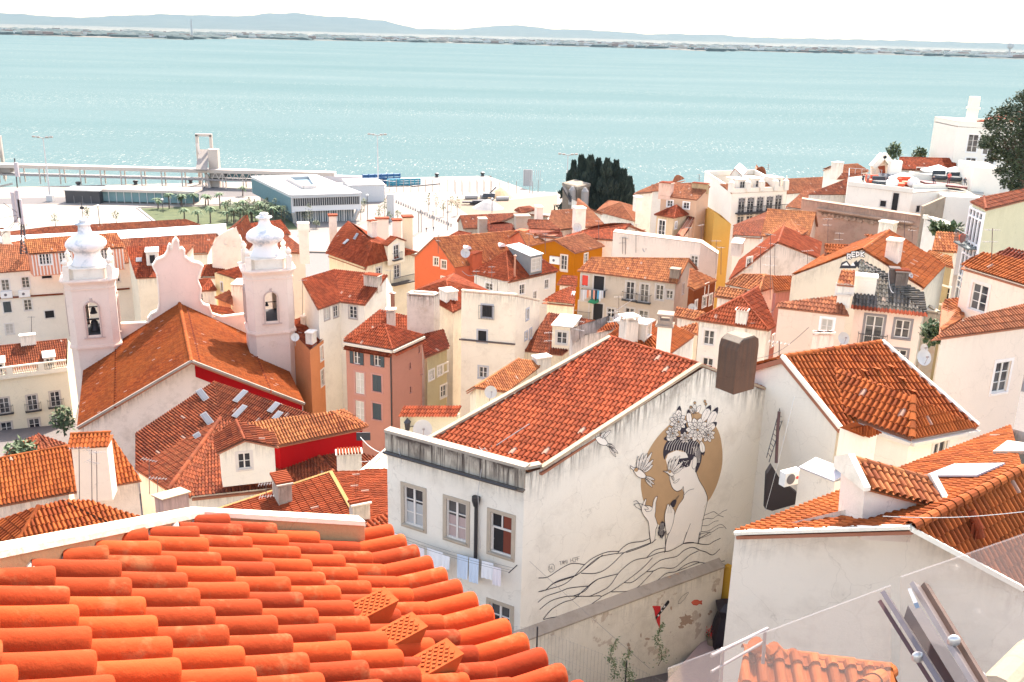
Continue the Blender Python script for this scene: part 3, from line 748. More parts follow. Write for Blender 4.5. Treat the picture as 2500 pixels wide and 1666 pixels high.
def mural():
    o,d,n,L=M.runs['farb']; base=np.array([*o[:2],0.])
    ink=plain('mural_ink',(.03,.022,.03),.9,var=.3); tan=plain('mural_tan',(.40,.245,.12),.9,var=.12,scale=2); wh=plain('mural_white',(.76,.68,.58),.9,var=.03)
    T=lambda u,v,k,c=15: PP(u,v,base,n,c)+n*k
    mb=MB()
    def poly(pts,lv,m,c=15):
        mb.m=m; mb.prism([T(u,v,.0022*lv,c) for u,v in pts],n*.0015)
    def cr(pts,k=5,closed=False):
        out=[]; N=len(pts); 
        for i in range(N if closed else N-1):
            g=lambda j: np.array(pts[j%N] if closed else pts[min(max(j,0),N-1)],float)
            p0,p1,p2,p3=g(i-1),g(i),g(i+1),g(i+2)
            for s in range(k):
                t=s/k; out.append(.5*((2*p1)+(-p0+p2)*t+(2*p0-5*p1+4*p2-p3)*t*t+(-p0+3*p1-3*p2+p3)*t**3))
        if not closed: out.append(np.array(pts[-1],float))
        return out
    def line(pts,w=.02,lv=6,c=15,k=5,sm=True,m=0,closed=False):
        w*=1.35 if c==15 else 1
        pp=cr(pts,k,closed) if sm else [np.array(p) for p in pts]
        if closed: pp=pp+[pp[0]]
        q=[T(u,v,.0022*lv+.002,c) for u,v in pp]; mb.m=m
        for i in range(len(q)-1):
            a,b=q[i],q[i+1]
            if np.linalg.norm(b-a)<1e-4: continue
            s=np.cross(n,nrm(b-a))*w/2; e=nrm(b-a)*w*.3
            mb.add([a-s-e,b-s+e,b+s+e,a+s-e],[(0,1,2,3)])
    # tan disc
    el=[]; 
    for i in range(48):
        a=2*math.pi*i/48; el.append((1096+284*math.cos(a)*1.0+0*math.sin(a),975-0+ 370*math.sin(a)))
    disc=[(1380,880),(1378,950),(1362,1030),(1335,1110),(1300,1180),(1270,1220),(1225,1290),(1160,1340),(1080,1365),(985,1385),(915,1360),(870,1290),(830,1210),(812,1120),(812,1060),(822,980),(845,900),(880,830),(925,765),(985,700),(1050,650),(1130,610),(1190,595),(1250,610),(1300,645),(1335,690),(1362,750),(1375,820)]
    poly(cr(disc,3,True),1,1)
    # body: shoulder, neck, face, arms
    body=[(1195,1005),(1215,1060),(1250,1120),(1272,1175),(1272,1215),(1250,1250),(1240,1330),(1228,1420),(1212,1500),(1100,1505),(975,1568),(985,1500),(1000,1440),(1038,1320),(1070,1240),(1105,1190),(1110,1150),(1100,1120),(1090,1128),(1060,1140),(1040,1128),(1022,1100),(1010,1060),(1005,1030),(1000,1000),(995,960),(985,920),(1000,880),(1060,855),(1120,870),(1190,900)]
    poly(body,2,2); 
    line([(1195,1005),(1215,1060),(1250,1120),(1272,1175),(1272,1215),(1245,1330),(1228,1420),(1212,1500)]); 
    line([(1000,985),(1010,1050),(1022,1100),(1040,1128),(1065,1140),(1092,1128),(1105,1105)]); line([(1105,1110),(1110,1150),(1105,1190),(1070,1240),(1038,1320),(1000,1440),(985,1500),(975,1568)])
    line([(1180,1122),(1140,1135),(1112,1165),(1105,1190)],.015); line([(1155,1365),(1130,1430),(1102,1505)],.018)
    line([(1035,1080),(1055,1066),(1078,1052),(1068,1070),(1050,1082),(1035,1080)],.014); line([(1028,1045),(1022,1030),(1032,1022)],.014)
    # hair
    hair=[(975,920),(965,880),(972,830),(1000,785),(1060,760),(1140,770),(1200,790),(1225,830),(1235,880),(1228,940),(1200,1005),(1188,1000),(1196,950),(1190,905),(1150,930),(1130,880),(1095,855),(1050,855),(1010,870),(985,895)]
    poly(cr(hair,3,True),3,0)
    for k in range(13):
        x=985+k*17; line([(x+35,775+abs(k-6)*2),(x+12,815),(x,850+k*3)],.016,5,m=2)
    for k in range(5): line([(1170+k*12,830),(1190+k*8,880),(1195+k*6,940)],.014,5,m=2)
    # blindfold with dots
    bf=[(1000,935),(1060,915),(1145,905),(1160,930),(1148,965),(1090,985),(1010,995)]; poly(bf,4,0)
    r3=random.Random(5)
    for k in range(34): 
        x=r3.uniform(1020,1140); y=r3.uniform(925,975); line([(x,y),(x+4,y+2)],.02,6,sm=False,m=2)
    poly(cr([(1175,905),(1190,898),(1200,915),(1196,960),(1180,980),(1165,965)],3,True),4,2); line([(1175,905),(1190,898),(1200,915),(1196,960),(1180,985),(1165,965),(1175,905)],.015,7)
    # lotus flowers and leaves
    def petal(x,y,dx,dy,w,lv=7,tip=False):
        a=np.array([dx,dy]); L_=np.linalg.norm(a); s=np.array([-a[1],a[0]])/L_*w
        p=[(x,y),(x+dx*.35+s[0],y+dy*.35+s[1]),(x+dx*.75+s[0]*.75,y+dy*.75+s[1]*.75),(x+dx,y+dy),(x+dx*.75-s[0]*.75,y+dy*.75-s[1]*.75),(x+dx*.35-s[0],y+dy*.35-s[1])]
        q=cr(p,3,True); poly(q,lv,2); line(p,.014,lv+2,closed=True,k=3)
        if tip:
            q2=cr([(x+dx*.72+s[0]*.8,y+dy*.72+s[1]*.8),(x+dx,y+dy),(x+dx*.72-s[0]*.8,y+dy*.72-s[1]*.8),(x+dx*.8,y+dy*.8)],2,True); poly(q2,lv+1.5,0)
        line([(x+dx*.1,y+dy*.1),(x+dx*.8,y+dy*.8)],.008,lv+2.5,sm=False)
    for (x,y,dx,dy,w,t_) in((1060,680,20,-135,22,1),(1150,680,-10,-110,18,1),(1235,660,60,-120,24,1),(1270,690,75,-135,24,1),(1260,720,78,-60,24,1),(1230,790,15,100,18,1),(1060,760,-90,15,22,1),(1180,600,5,-68,16,0),(1180,600,-28,-55,14,0),(1190,600,35,-60,14,0)): petal(x,y,dx,dy,w,6,bool(t_))
    poly([(1185,585),(1220,592),(1200,640),(1175,620)],8,1)
    poly(cr([(1110,640),(1130,690),(1125,740),(1095,750),(1080,700),(1090,660)],3,True),9,0)
    def flower(cx,cy,r,lv=10,rn=9,seed=0):
        for ring,(kr,npet) in enumerate(((1,rn),(.68,rn-2),(.42,5))):
            for i in range(npet):
                a=2*math.pi*(i+ring*.5+seed)/npet; petal(cx+r*kr*.18*math.cos(a),cy+r*kr*.18*math.sin(a),r*kr*.8*math.cos(a),r*kr*.85*math.sin(a),r*kr*.26,lv+ring*3)
        poly(cr([(cx-r*.1,cy),(cx,cy-r*.12),(cx+r*.1,cy),(cx,cy+r*.1)],2,True),lv+12,1)
    flower(1068,655,62,10); flower(1028,735,48,10,8,.3); flower(1275,745,52,10,8,.6); flower(1200,710,82,14,10)
    flower(1115,765,40,12,7,.2)
    for (x,y) in((1185,524),(1158,554),(1255,513),(1262,532)): 
        p=[(x-9,y),(x,y-11),(x+9,y),(x,y+11)]; poly(cr(p,3,True),7,1); line(p,.012,8,closed=True,k=3)
        line([(x,y+11),(x+8,y+50)],.008,6,sm=False)
    # birds
    def bird(pts_body,wings,tail,spot=None,lv=12):
        poly(cr(pts_body,3,True),lv,2); line(pts_body,.016,lv+1,closed=True,k=3)
        for (x,y,dx,dy,w) in wings+tail: petal(x,y,dx,dy,w,lv+1.5)
        if spot: 
            x,y,r=spot; poly(cr([(x-r,y),(x,y-r),(x+r,y),(x,y+r)],3,True),lv+4,1); line([(x-r,y),(x,y-r),(x+r,y)],.014,lv+5)
    bird([(735,960),(750,970),(770,975),(800,985),(830,1010),(845,1040),(815,1048),(785,1035),(765,1010),(755,990),(738,978)],
      [(785,985,5,-90,9),(795,985,28,-110,11),(805,990,48,-115,11),(815,995,70,-130,11),(822,1002,72,-85,11),(828,1008,64,-55,11)],[(840,1035,65,25,9),(840,1045,62,45,9),(838,1050,50,60,9)],(775,988,16))
    bird([(962,998),(985,1000),(1005,995),(1030,1000),(1040,1015),(1030,1035),(1010,1030),(995,1015)],
      [(1000,1000,15,-90,9),(1010,1000,35,-105,10),(1018,1005,60,-115,11),(1025,1010,75,-80,11),(1030,1015,70,-45,10)],[(1025,1030,12,35,6)],(1008,1000,12),16)
    bird([(495,770),(530,755),(560,775),(580,805),(560,820),(520,808)],[(530,765,30,-40,10),(540,770,60,-55,10)],[(585,815,45,25,9),(590,825,60,50,9),(590,830,45,70,9)],None,6)
    line([(570,820),(600,840)],.02,6); line([(580,805),(610,812)],.02,6)
    # hands: left hand with raised fingers, right hand; black bird
    hand=[(815,1280),(812,1250),(835,1200),(842,1190),(846,1200),(838,1235),(870,1240),(888,1250),(895,1210),(912,1175),(923,1178),(912,1220),(910,1280),(905,1310),(925,1370),(912,1400),(905,1470),(880,1500),(868,1420),(860,1350),(830,1310)]
    poly(hand,12,2); line(hand,.016,14,closed=True,k=2)
    for q_ in ([(755,1235),(790,1222),(840,1240),(860,1262),(830,1262)],[(755,1212),(780,1205),(800,1235),(815,1270)],[(760,1225),(775,1248),(815,1270)],[(835,1262),(850,1280),(880,1272),(888,1250)]): line(q_,.015,14)
    line([(868,1420),(878,1500)],.016,6); line([(925,1370),(920,1400)],.016)
    h2=[(975,1300),(985,1260),(992,1232),(1003,1228),(1008,1245),(1015,1225),(1025,1232),(1030,1255),(1042,1275),(1040,1310),(1032,1360),(1010,1420),(990,1440),(975,1360)]
    poly(h2,13,2); line(h2,.016,15,closed=True,k=2)
    for x in(998,1012,1024): line([(x,1245),(x-2,1290)],.01,16,sm=False)
    poly(cr([(1015,1225),(1035,1200),(1055,1198),(1052,1225),(1038,1250),(1022,1245)],3,True),14,0); line([(1055,1200),(1065,1185),(1075,1168),(1062,1178),(1048,1200)],.014,15)
    for k,(dx,dy) in enumerate(((-12,55),(-2,70),(12,78),(24,60))): 
        x,y=940+k*6,1395; poly(cr([(x,y),(x+dx*.5-7,y+dy*.6),(x+dx*.3,y+dy),(x+dx*.5+6,y+dy*.5)],2,True),14,0)
    poly([(955,1345),(978,1360),(970,1400),(935,1410),(930,1395)],13,0)
    for k in range(4): line([(945+k*7,1360),(938+k*7,1440)],.01,16,sm=False,m=2)
    # hair strands / ripples to the right
    for q_ in ([(1250,1308),(1290,1290),(1320,1282),(1350,1300),(1380,1280),(1410,1268)],[(1235,1340),(1270,1328),(1310,1330),(1345,1308),(1385,1318)],[(1235,1380),(1280,1375),(1320,1350),(1350,1345)],
      [(1228,1420),(1280,1415),(1330,1385),(1370,1370),(1405,1400)],[(1215,1440),(1260,1428),(1300,1425),(1350,1395),(1385,1390)],[(1215,1470),(1270,1450),(1300,1435)]): line(q_,.016)
    # long flowing lines (read from the lower crop)
    W16=[[(120,385),(200,375),(300,310),(400,262),(505,272)],[(120,500),(180,485),(250,425),(340,390),(440,362)],[(120,500),(200,480),(330,440),(420,370),(500,280),(580,215),(700,165),(800,160)],
     [(115,590),(180,540),(300,500),(380,470),(535,453)],[(180,490),(250,430),(440,360),(560,260),(640,205),(760,180),(840,172)],[(130,650),(220,580),(330,545),(410,538),(460,542)],
     [(160,730),(230,650),(330,590),(420,560),(530,460),(610,400),(700,372),(790,350)],[(410,538),(500,500),(560,440),(620,395)],[(160,735),(260,715),(380,712),(480,680),(560,610),(650,540),(540,540),(410,538)],
     [(190,795),(270,720)],[(480,345),(600,345),(680,315),(760,250),(840,172),(950,130),(1060,90)],[(440,362),(560,270),(660,190)],[(780,182),(840,120),(900,88),(1000,75),(1060,50)],
     [(550,540),(640,500),(720,450),(790,350),(850,290),(930,235),(1030,215)],[(650,540),(730,500),(840,425),(900,380),(1000,300),(1080,215)],[(1030,215),(1100,150),(1190,130)],[(1030,215),(1140,170),(1230,155),(1300,120),(1360,88),(1430,85)],
     [(735,502),(840,500),(900,490),(960,460),(1020,400),(1090,325)],[(840,425),(910,420),(980,370),(1030,332),(1140,240),(1230,215)],[(1030,332),(1090,325),(1150,300),(1260,300),(1340,240),(1400,190),(1470,155)],
     [(1230,215),(1290,200),(1350,150),(1420,125),(1480,150),(1530,165),(1590,190),(1650,140)],[(1065,455),(1130,400),(1200,345),(1280,330),(1350,280),(1420,250),(1475,250)],[(1280,330),(1360,300),(1420,275),(1480,255),(1560,262),(1690,240)],
     [(1340,95),(1430,88),(1500,100),(1560,100),(1600,75),(1655,50)],[(1475,50),(1540,15),(1565,-5)],[(1190,-10),(1190,160)],[(1225,-5),(1200,60),(1185,160)],[(1370,0),(1340,95)],[(1480,0),(1465,90)],[(1055,0),(1065,90)],[(1110,60),(1060,95),(950,140),(860,170)]]
    for q_ in W16: line(q_,.036,6,16,4)
    # writing
    def stroke(x,y,h,segs,sl=-.12,rot=-.2):
        for (a,b,c_,e) in segs:
            f=lambda p,q: (x+(p*h*.6)*math.cos(rot)+q*h*sl, y-q*h+(p*h*.6)*math.sin(rot))
            line([f(a,b),f(c_,e)],.014,6,16,sm=False)
    G={'T':[(0,1,1,1),(.5,0,.5,1)],'A':[(0,0,.5,1),(.5,1,1,0),(.2,.4,.8,.4)],'M':[(0,0,0,1),(0,1,.5,.4),(.5,.4,1,1),(1,1,1,0)],'I':[(.5,0,.5,1)],'H':[(0,0,0,1),(1,0,1,1),(0,.5,1,.5)],
       'O':[(0,0,0,1),(0,1,1,1),(1,1,1,0),(1,0,0,0)],'P':[(0,0,0,1),(0,1,1,1),(1,1,1,.5),(1,.5,0,.5)],'F':[(0,0,0,1),(0,1,1,1),(0,.5,.8,.5)]}
    x=297
    for ch in 'TAMI HOPF':
        if ch!=' ': stroke(x,278-(x-297)*.25,32,G[ch])
        x+=19
    line([(202,300),(215,272),(240,268),(253,290),(245,325),(220,335),(203,318)],.014,6,16,closed=True,k=4); stroke(215,318,32,G['H'],rot=0)
    ob=mb.build('mural',[ink,tan,wh],M.root)
    ob['label']='line painting of a woman with flowers in her hair before a tan disc, with birds and waves'
mural()
def bigch():
    q,e,t,n=onroof(M,'bdqr',1797,912); e=hor(M.runs['farb'][1]); f=np.cross(UP,e); mb=MB(); w=.57; h=1.5
    pr=[(-w,-.6),(w,-.6),(w*1.03,h-.35),(w*.93,h-.08),(w*.6,h+.02),(-w*.5,h-.02),(-w*.9,h-.14),(-w*1.02,h-.4)]
    mb.prism([q+e*a+UP*b-f*.45 for a,b in pr],f*.9); o=mb.build('chimney',plaster((.13,.075,.055),1,1,None),M.roof)
    uvl=o.data.uv_layers[0].data
    for p in o.data.polygons:
        for li in p.loop_indices:
            c=np.array(o.data.vertices[o.data.loops[li].vertex_index].co)+np.array(M.root.location); uvl[li].uv=(float(np.dot(c-q,e)+np.dot(c-q,f)),float(max(0,h-(c-q)[2])*.45))
    mb=MB(); mb.prism([q+e*a*.96+UP*(b+.02)-f*.4 for a,b in ((-w*.9,h-.14),(w*.93,h-.08),(w*.6,h+.05),(-w*.5,h+.03))],f*.8); mb.build('chimney_cap',plaster((.25,.21,.18),1,.3),M.roof)
bigch()
CR[0]=20
# front-window details
def open_window():
    o,d,n,L=M.runs['gf']; c=PP(1223,1306,o,n,20); wd=[w for w in M.root.children if w.name.startswith('window')][2]
    mb=MB(); g=c-n*.10; t=.055
    for (dx,dz,a,b) in ((0,.84,.95,t),(0,.22,.95,t*1.4),(-.45,0,t,1.7),(.45,0,t,1.7),(0,.53,t,.6),(0,-.84,.95,t)): mb.box(g+d*dx+UP*dz,d,n,UP,a,.05,b)
    h=nrm(d*.75-n*.66)
    q=g-d*.42-UP*.32
    for (s,z,a,b) in ((0,0,t,1.0),(.42,0,t,1.0),(.21,.5,.45,t),(.21,-.5,.45,t),(.21,0,.4,.03)): mb.box(q+h*s+UP*z,h,np.cross(h,UP),UP,a,.04,b)
    mb.build('sash',SASH(),wd)
    mb=MB(); g=c-n*.112; mb.add([g+d*.05-UP*.85,g+d*.47-UP*.85,g+d*.47+UP*.85,g+d*.05+UP*.85],[(0,1,2,3)]); mb.build('red_curtain',plain('red_curtain',(.16,.03,.012),.8),wd)
    for k,cc,w_ in((0,(1010,1239),.36),(1,(1114,1272),.36)):
        wd=[w for w in M.root.children if w.name.startswith('window')][k]; c=PP(*cc,o,n,20)-n*.108
        for sx in(-1,1):
            mb=MB(); mb.smooth=True; vs=[]
            for i in range(9):
                for z in(-.82,.15): vs.append(c+d*(sx*.23-.19+.38*i/8)+n*.006*math.sin(i*2.4)+UP*z)
            mb.add(vs,[(2*i,2*i+2,2*i+3,2*i+1) for i in range(8)]); mb.build('curtain',plain('lace_%d'%k,((.40,.39,.37),(.42,.31,.28))[k],.9),wd)
open_window()
def mural_clutter():
    o,d,n,L=M.runs['gf']; g=np.array([*o[:2],M.P['g'][2]])
    # ring of hose, wires
    # washing line with pale laundry
    rk=MB(); a=PP(950,1285,g,n)+n*.05; b=PP(1264,1379,g,n)+n*.05
    t=thing('washing_line','white and pale blue laundry hanging under the windows of the mural house','washing line',(a+b)/2)
    for p in(a,b): rk.bar(p,p+n*.65,.03)
    for k in(.25,.45,.6):
        q=[a+n*k+(b-a)*s/10-UP*.12*math.sin(math.pi*s/10) for s in range(11)]; rk.tube(q,.006,4)
    rk.build('bracket',IRON(),t)
    r4=random.Random(9); x=.35; Lx=np.linalg.norm(b-a); ab=(b-a)/Lx; i=0
    while x<Lx-.5:
        w_=r4.uniform(.35,.8); h_=r4.uniform(.5,1.25) if x>1.3 else r4.uniform(.3,.6); k=r4.choice((.25,.45,.6)); mb=MB(); mb.smooth=True
        vs=[];nx,nz=9,6
        for zz in range(nz+1):
            for xx in range(nx+1):
                s=x+w_*xx/nx; sag=-.12*math.sin(math.pi*s/Lx)
                vs.append(a+ab*s+n*(k+.03*math.sin(xx*1.7+i)*(zz/nz)+.02*zz/nz)+UP*(sag-h_*zz/nz))
        mb.add(vs,[(zz*(nx+1)+xx,zz*(nx+1)+xx+1,(zz+1)*(nx+1)+xx+1,(zz+1)*(nx+1)+xx) for zz in range(nz) for xx in range(nx)])
        colr=r4.choice(((.74,.73,.72),(.76,.75,.74),(.55,.63,.72),(.72,.66,.66)))
        ob=mb.build('cloth',plain('cloth_%d'%int(colr[0]*100),colr,.9,var=.04),t); x+=w_+r4.uniform(.02,.15); i+=1
mural_clutter()
# ---- low garden wall under the mural
CR[0]=16
def gardenwall():
    o,d,n,L=M.runs['farb']; b0=np.array([*o[:2],0.])+n*.35
    a=PP(-60,960,b0,n); e=PP(1690,285,b0,n); g=PP(960,1195,b0,n); zt=e[2]; zgd=42.5
    a[2]=zt+.9; a2=a.copy()
    t=thing('garden_wall','low stained white wall under the mural with painted fish and a red pennant','wall',(e+a)/2*np.array([1,1,0])+UP*zgd)
    mb=MB(); Lw=np.linalg.norm((e-a)[:2])
    top=lambda s: (PP(-60+(1750)*0,960,b0,n)[2])
    za=PP(150,855,b0,n); zb_=e
    sl=(zb_[2]-za[2])/np.dot(zb_-za,d); s0=np.dot(a-za,d); z_a=za[2]+sl*s0
    wallpanel(mb,np.array([a[0],a[1],0]),d,n,[(0,z_a),(Lw,zb_[2])],zgd-1,[])
    ea=np.array([e[0],e[1],0]); mb.prism([ea+UP*(zgd-1),ea+UP*e[2],ea+UP*e[2]-n*.34,ea+UP*(zgd-1)-n*.34],d*.01)
    mb.build('wall',plaster((.74,.69,.62),.8,.25,None,.55),t)
    A=np.array([a[0],a[1],z_a]); mb=MB(); mb.prism([A+n*.05,e+n*.05,e-n*.36+UP*.28,A-n*.36+UP*.28],-UP*.07)
    mb.build('ledge',plaster((.36,.31,.27),1,1.1),t)
    T=lambda u,v,k: PP(u,v,b0,n)+n*k
    red=plain('pennant_red',(.55,.02,.02),.8); blk=plain('pennant_black',(.02,.015,.015),.8); wht=plain('letter_white',(.7,.68,.65),.8); orr=plain('fish_orange',(.62,.12,.06),.8)
    mb=MB(); mb.m=0; mb.prism([T(u,v,.01) for u,v in((1080,625),(1085,620),(1150,622),(1148,700),(1143,815),(1120,760),(1103,700),(1098,660))],n*.004)
    mb.m=1; mb.prism([T(u,v,.02) for u,v in((1105,715),(1200,585),(1212,570),(1225,585),(1218,600),(1110,735))],n*.004)
    mb.m=2
    for pts in ([(1122,700),(1130,690),(1138,698),(1132,708),(1124,706)],[(1148,660),(1158,650),(1164,658),(1156,670)],[(1170,638),(1180,612),(1190,630),(1182,630)]): mb.prism([T(u,v,.028) for u,v in pts],n*.003)
    mb.build('pennant',[red,blk,wht],t)
    def outline(pts,w,mat,nm,c=16,fill=None):
        mb=MB(); q=[T(u,v,.01) for u,v in pts]; q.append(q[0])
        if fill: mb.m=1; mb.prism(q[:-1],n*.003); mb.m=0
        for i in range(len(q)-1):
            x=nrm(q[i+1]-q[i]); s=np.cross(n,x)*w/2; mb.add([q[i]-s+n*.006,q[i+1]-s+n*.006,q[i+1]+s+n*.006,q[i]+s+n*.006],[(0,1,2,3)])
        mb.build(nm,[mat,fill or mat],t)
    outline([(1297,603),(1305,575),(1335,535),(1365,515),(1382,503),(1384,515),(1372,530),(1350,565),(1320,595)],.02,blk,'painted_fish')
    outline([(1410,590),(1430,573),(1460,570),(1480,582),(1500,575),(1495,595),(1500,608),(1478,600),(1455,615),(1425,610)],.03,plain('fish_red',(.5,.04,.02),.8),'painted_fish',fill=orr)
    # patches where the plaster has come off
    r5=random.Random(4); mb=MB()
    def blob(cx,cy,rx,ry,k=22,jit=.35):
        pts=[]
        for i in range(k):
            a_=2*math.pi*i/k; q_=1-jit*r5.random(); pts.append(T(cx+rx*q_*math.cos(a_),cy+ry*q_*math.sin(a_),.004))
        mb.prism(pts,n*.004)
    blob(1365,740,70,58,34,.5); blob(1325,800,30,20,18,.5); blob(1485,700,10,18); blob(1560,690,14,12); blob(1575,670,14,16); blob(1612,490,12,18); blob(1240,640,10,20); blob(885,1000,14,50,16,.4); blob(880,950,16,20); blob(1040,900,26,12); blob(985,870,7,24); blob(1225,375,22,14,9,.6); blob(1290,350,28,10,9,.5)
    mb.build('bare_patch',plain('bare_render',(.42,.29,.20),.95,var=.2,scale=20),t)
    # ground of the yard
    zf=PP(960,1195,b0,n)[2]; 
    global ZYARD; ZYARD=zf
    sheet('yard_path',[(1,27,zf),(9,24,zf),(22,40,zf),(13,44,zf)],plain('yard_paving',(.36,.25,.23),.95,var=.2,scale=1.2),th=.2)
    return t
GW=gardenwall()
CR[0]=17
# ---- big white gable house on the right
N4=house(fit=False,name='gable_house',label='big white house at lower right with orange roof and skylight',cat='house',d=23.6,spec=
 'A:1050,735 R:1660,418,0 l:100,765,-2.0 L:1600,188,-2.0 r:1650,1066,-2.2 B:1760,1120,-2.75 n=A+R*0-A+A C=B+R-A',roofs='lLRA;CBAR',runs='lAB BC CRL Ll',
 wall=(.76,.71,.645),roof='o',ov=.0,dirt=.6,streak=.35,patch=.0,w=.235,L=.42,amp=.07,seg=12,zb=40,ridge=.17)

def n4_extras():
    P=N4.P
    mb=MB()
    mb.bar(P['l']+UP*.06,P['A']+UP*.06,.22,.1); mb.bar(P['A']+UP*.02,P['r']+UP*.06,.24,.14)
    mb.build('verge',plaster((.80,.76,.69),.5,.1),N4.root)
    # tiled hood standing on the ridge
    CR[0]=17
    q=PZ(985,668,P['A'][2]-.55); e=hor(PZ(1215,620,q[2])-PZ(800,660,q[2])); a=PP(800,660,q,np.cross(e,UP)); 
    pl=np.cross(e,UP)
    c=lambda u,v: PP(u,v,q,pl)
    A=c(800,662); B=c(1215,690); At=c(803,505); Bt=c(1212,612)
    back=-pl if np.dot(pl,np.array([0,1,0]))<0 else pl; back=nrm(back)
    mb=MB(); dp=1.25
    mb.prism([A-UP*.8,B-UP*.8,Bt,At],back*dp)
    ho=mb.build('chimney',plaster((.74,.66,.62),.5,.3),N4.roof)
    r=MB(); tilesheet(r,[At-back*.25+UP*.0,Bt-back*.25,Bt+back*dp*.6+UP*.42,At+back*dp*.6+UP*.42],w=.24,L=.42,amp=.08,seg=12,barrel=True)
    ridgecap(r,At+back*dp*.62+UP*.5,Bt+back*dp*.62+UP*.5,.14)
    r.prism([At-back*.2-UP*.02,Bt-back*.2-UP*.02,Bt+back*dp*.62+UP*.38,At+back*dp*.62+UP*.38],back*.01-UP*.05)
    r.prism([At+back*dp*.62+UP*.4,Bt+back*dp*.62+UP*.4,Bt+back*(dp+.1),At+back*(dp+.1)],-UP*.06)
    r.build('hood_roof',rmat('v'),ho)
    w_=MB()
    for X,s in((At,-1),(Bt,1)):
        w_=MB(); w_.prism([X+e*s*.02-back*.3-UP*.5*(s>0),X+e*s*.02-back*.3+UP*.12,X+e*s*.02+back*dp*.55+UP*.72,X+e*s*.02+back*(dp+.1)+UP*.35,X+e*s*.02+back*(dp+.1)-UP*.7*(s>0)],e*s*.2)
        w_.build('hood_end',plaster((.76,.70,.64),.8,.2),ho)
    # skylight frame, broken flue of tile shards
    q0,e0,t0,n0=onroof(N4,'lLRA',1345,425); mb=MB(); 
    K=[PP(u,v,q0+n0*.15,n0) for u,v in((1130,455),(1410,455),(1565,388),(1290,392))]
    mb.prism(K,n0*.06); sk_=mb.build('skylight',plain('skylight_frame2',(.30,.31,.33),.4),N4.roof)
    m2=MB(); c0=sum(K)/4; m2.prism([c0+(k-c0)*.88+n0*.065 for k in K],n0*.01); m2.build('pane',plain('skylight_glass2',(.24,.235,.225),.15),sk_)
    K=[PP(u,v,q0+n0*.12,n0) for u,v in((1500,330),(1690,330),(1720,290),(1580,270))]
    mb=MB(); mb.prism(K,n0*.1); mb.build('roof_hatch',plain('hatch_sheet',(.34,.28,.22),.5),N4.roof)
    q1,e1,t1,n1=onroof(N4,'CBAR',1400,790) if 'CBAR' in N4.planes else onroof(N4,'lLRA',1400,700)
    mb=MB(); mb.m=0
    r6=random.Random(2)
    for k in range(5):
        a=2*math.pi*k/5; f=q1+.16*(math.cos(a)*e1+math.sin(a)*t1); mb.prism([f-t1*.1,f+e1*.16,f+e1*.16+UP*(.45+.1*r6.random()),f+UP*(.5+.12*r6.random())],nrm(np.cross(e1,UP))*.02)
    ph_=[q1+UP*.3-t1*.25,q1+UP*.42+t1*.25]; mb.tube(ph_,[.14,.13],10,False); mb.tube([q1+UP*.55-t1*.2+e1*.1,q1+UP*.62+t1*.3+e1*.15],[.12,.10],10,False)
    mb.build('broken_flue',rmat('r'),N4.roof)
    # ruined stacks of grey old tiles on the far part of the roof are part of the tile mix
n4_extras()
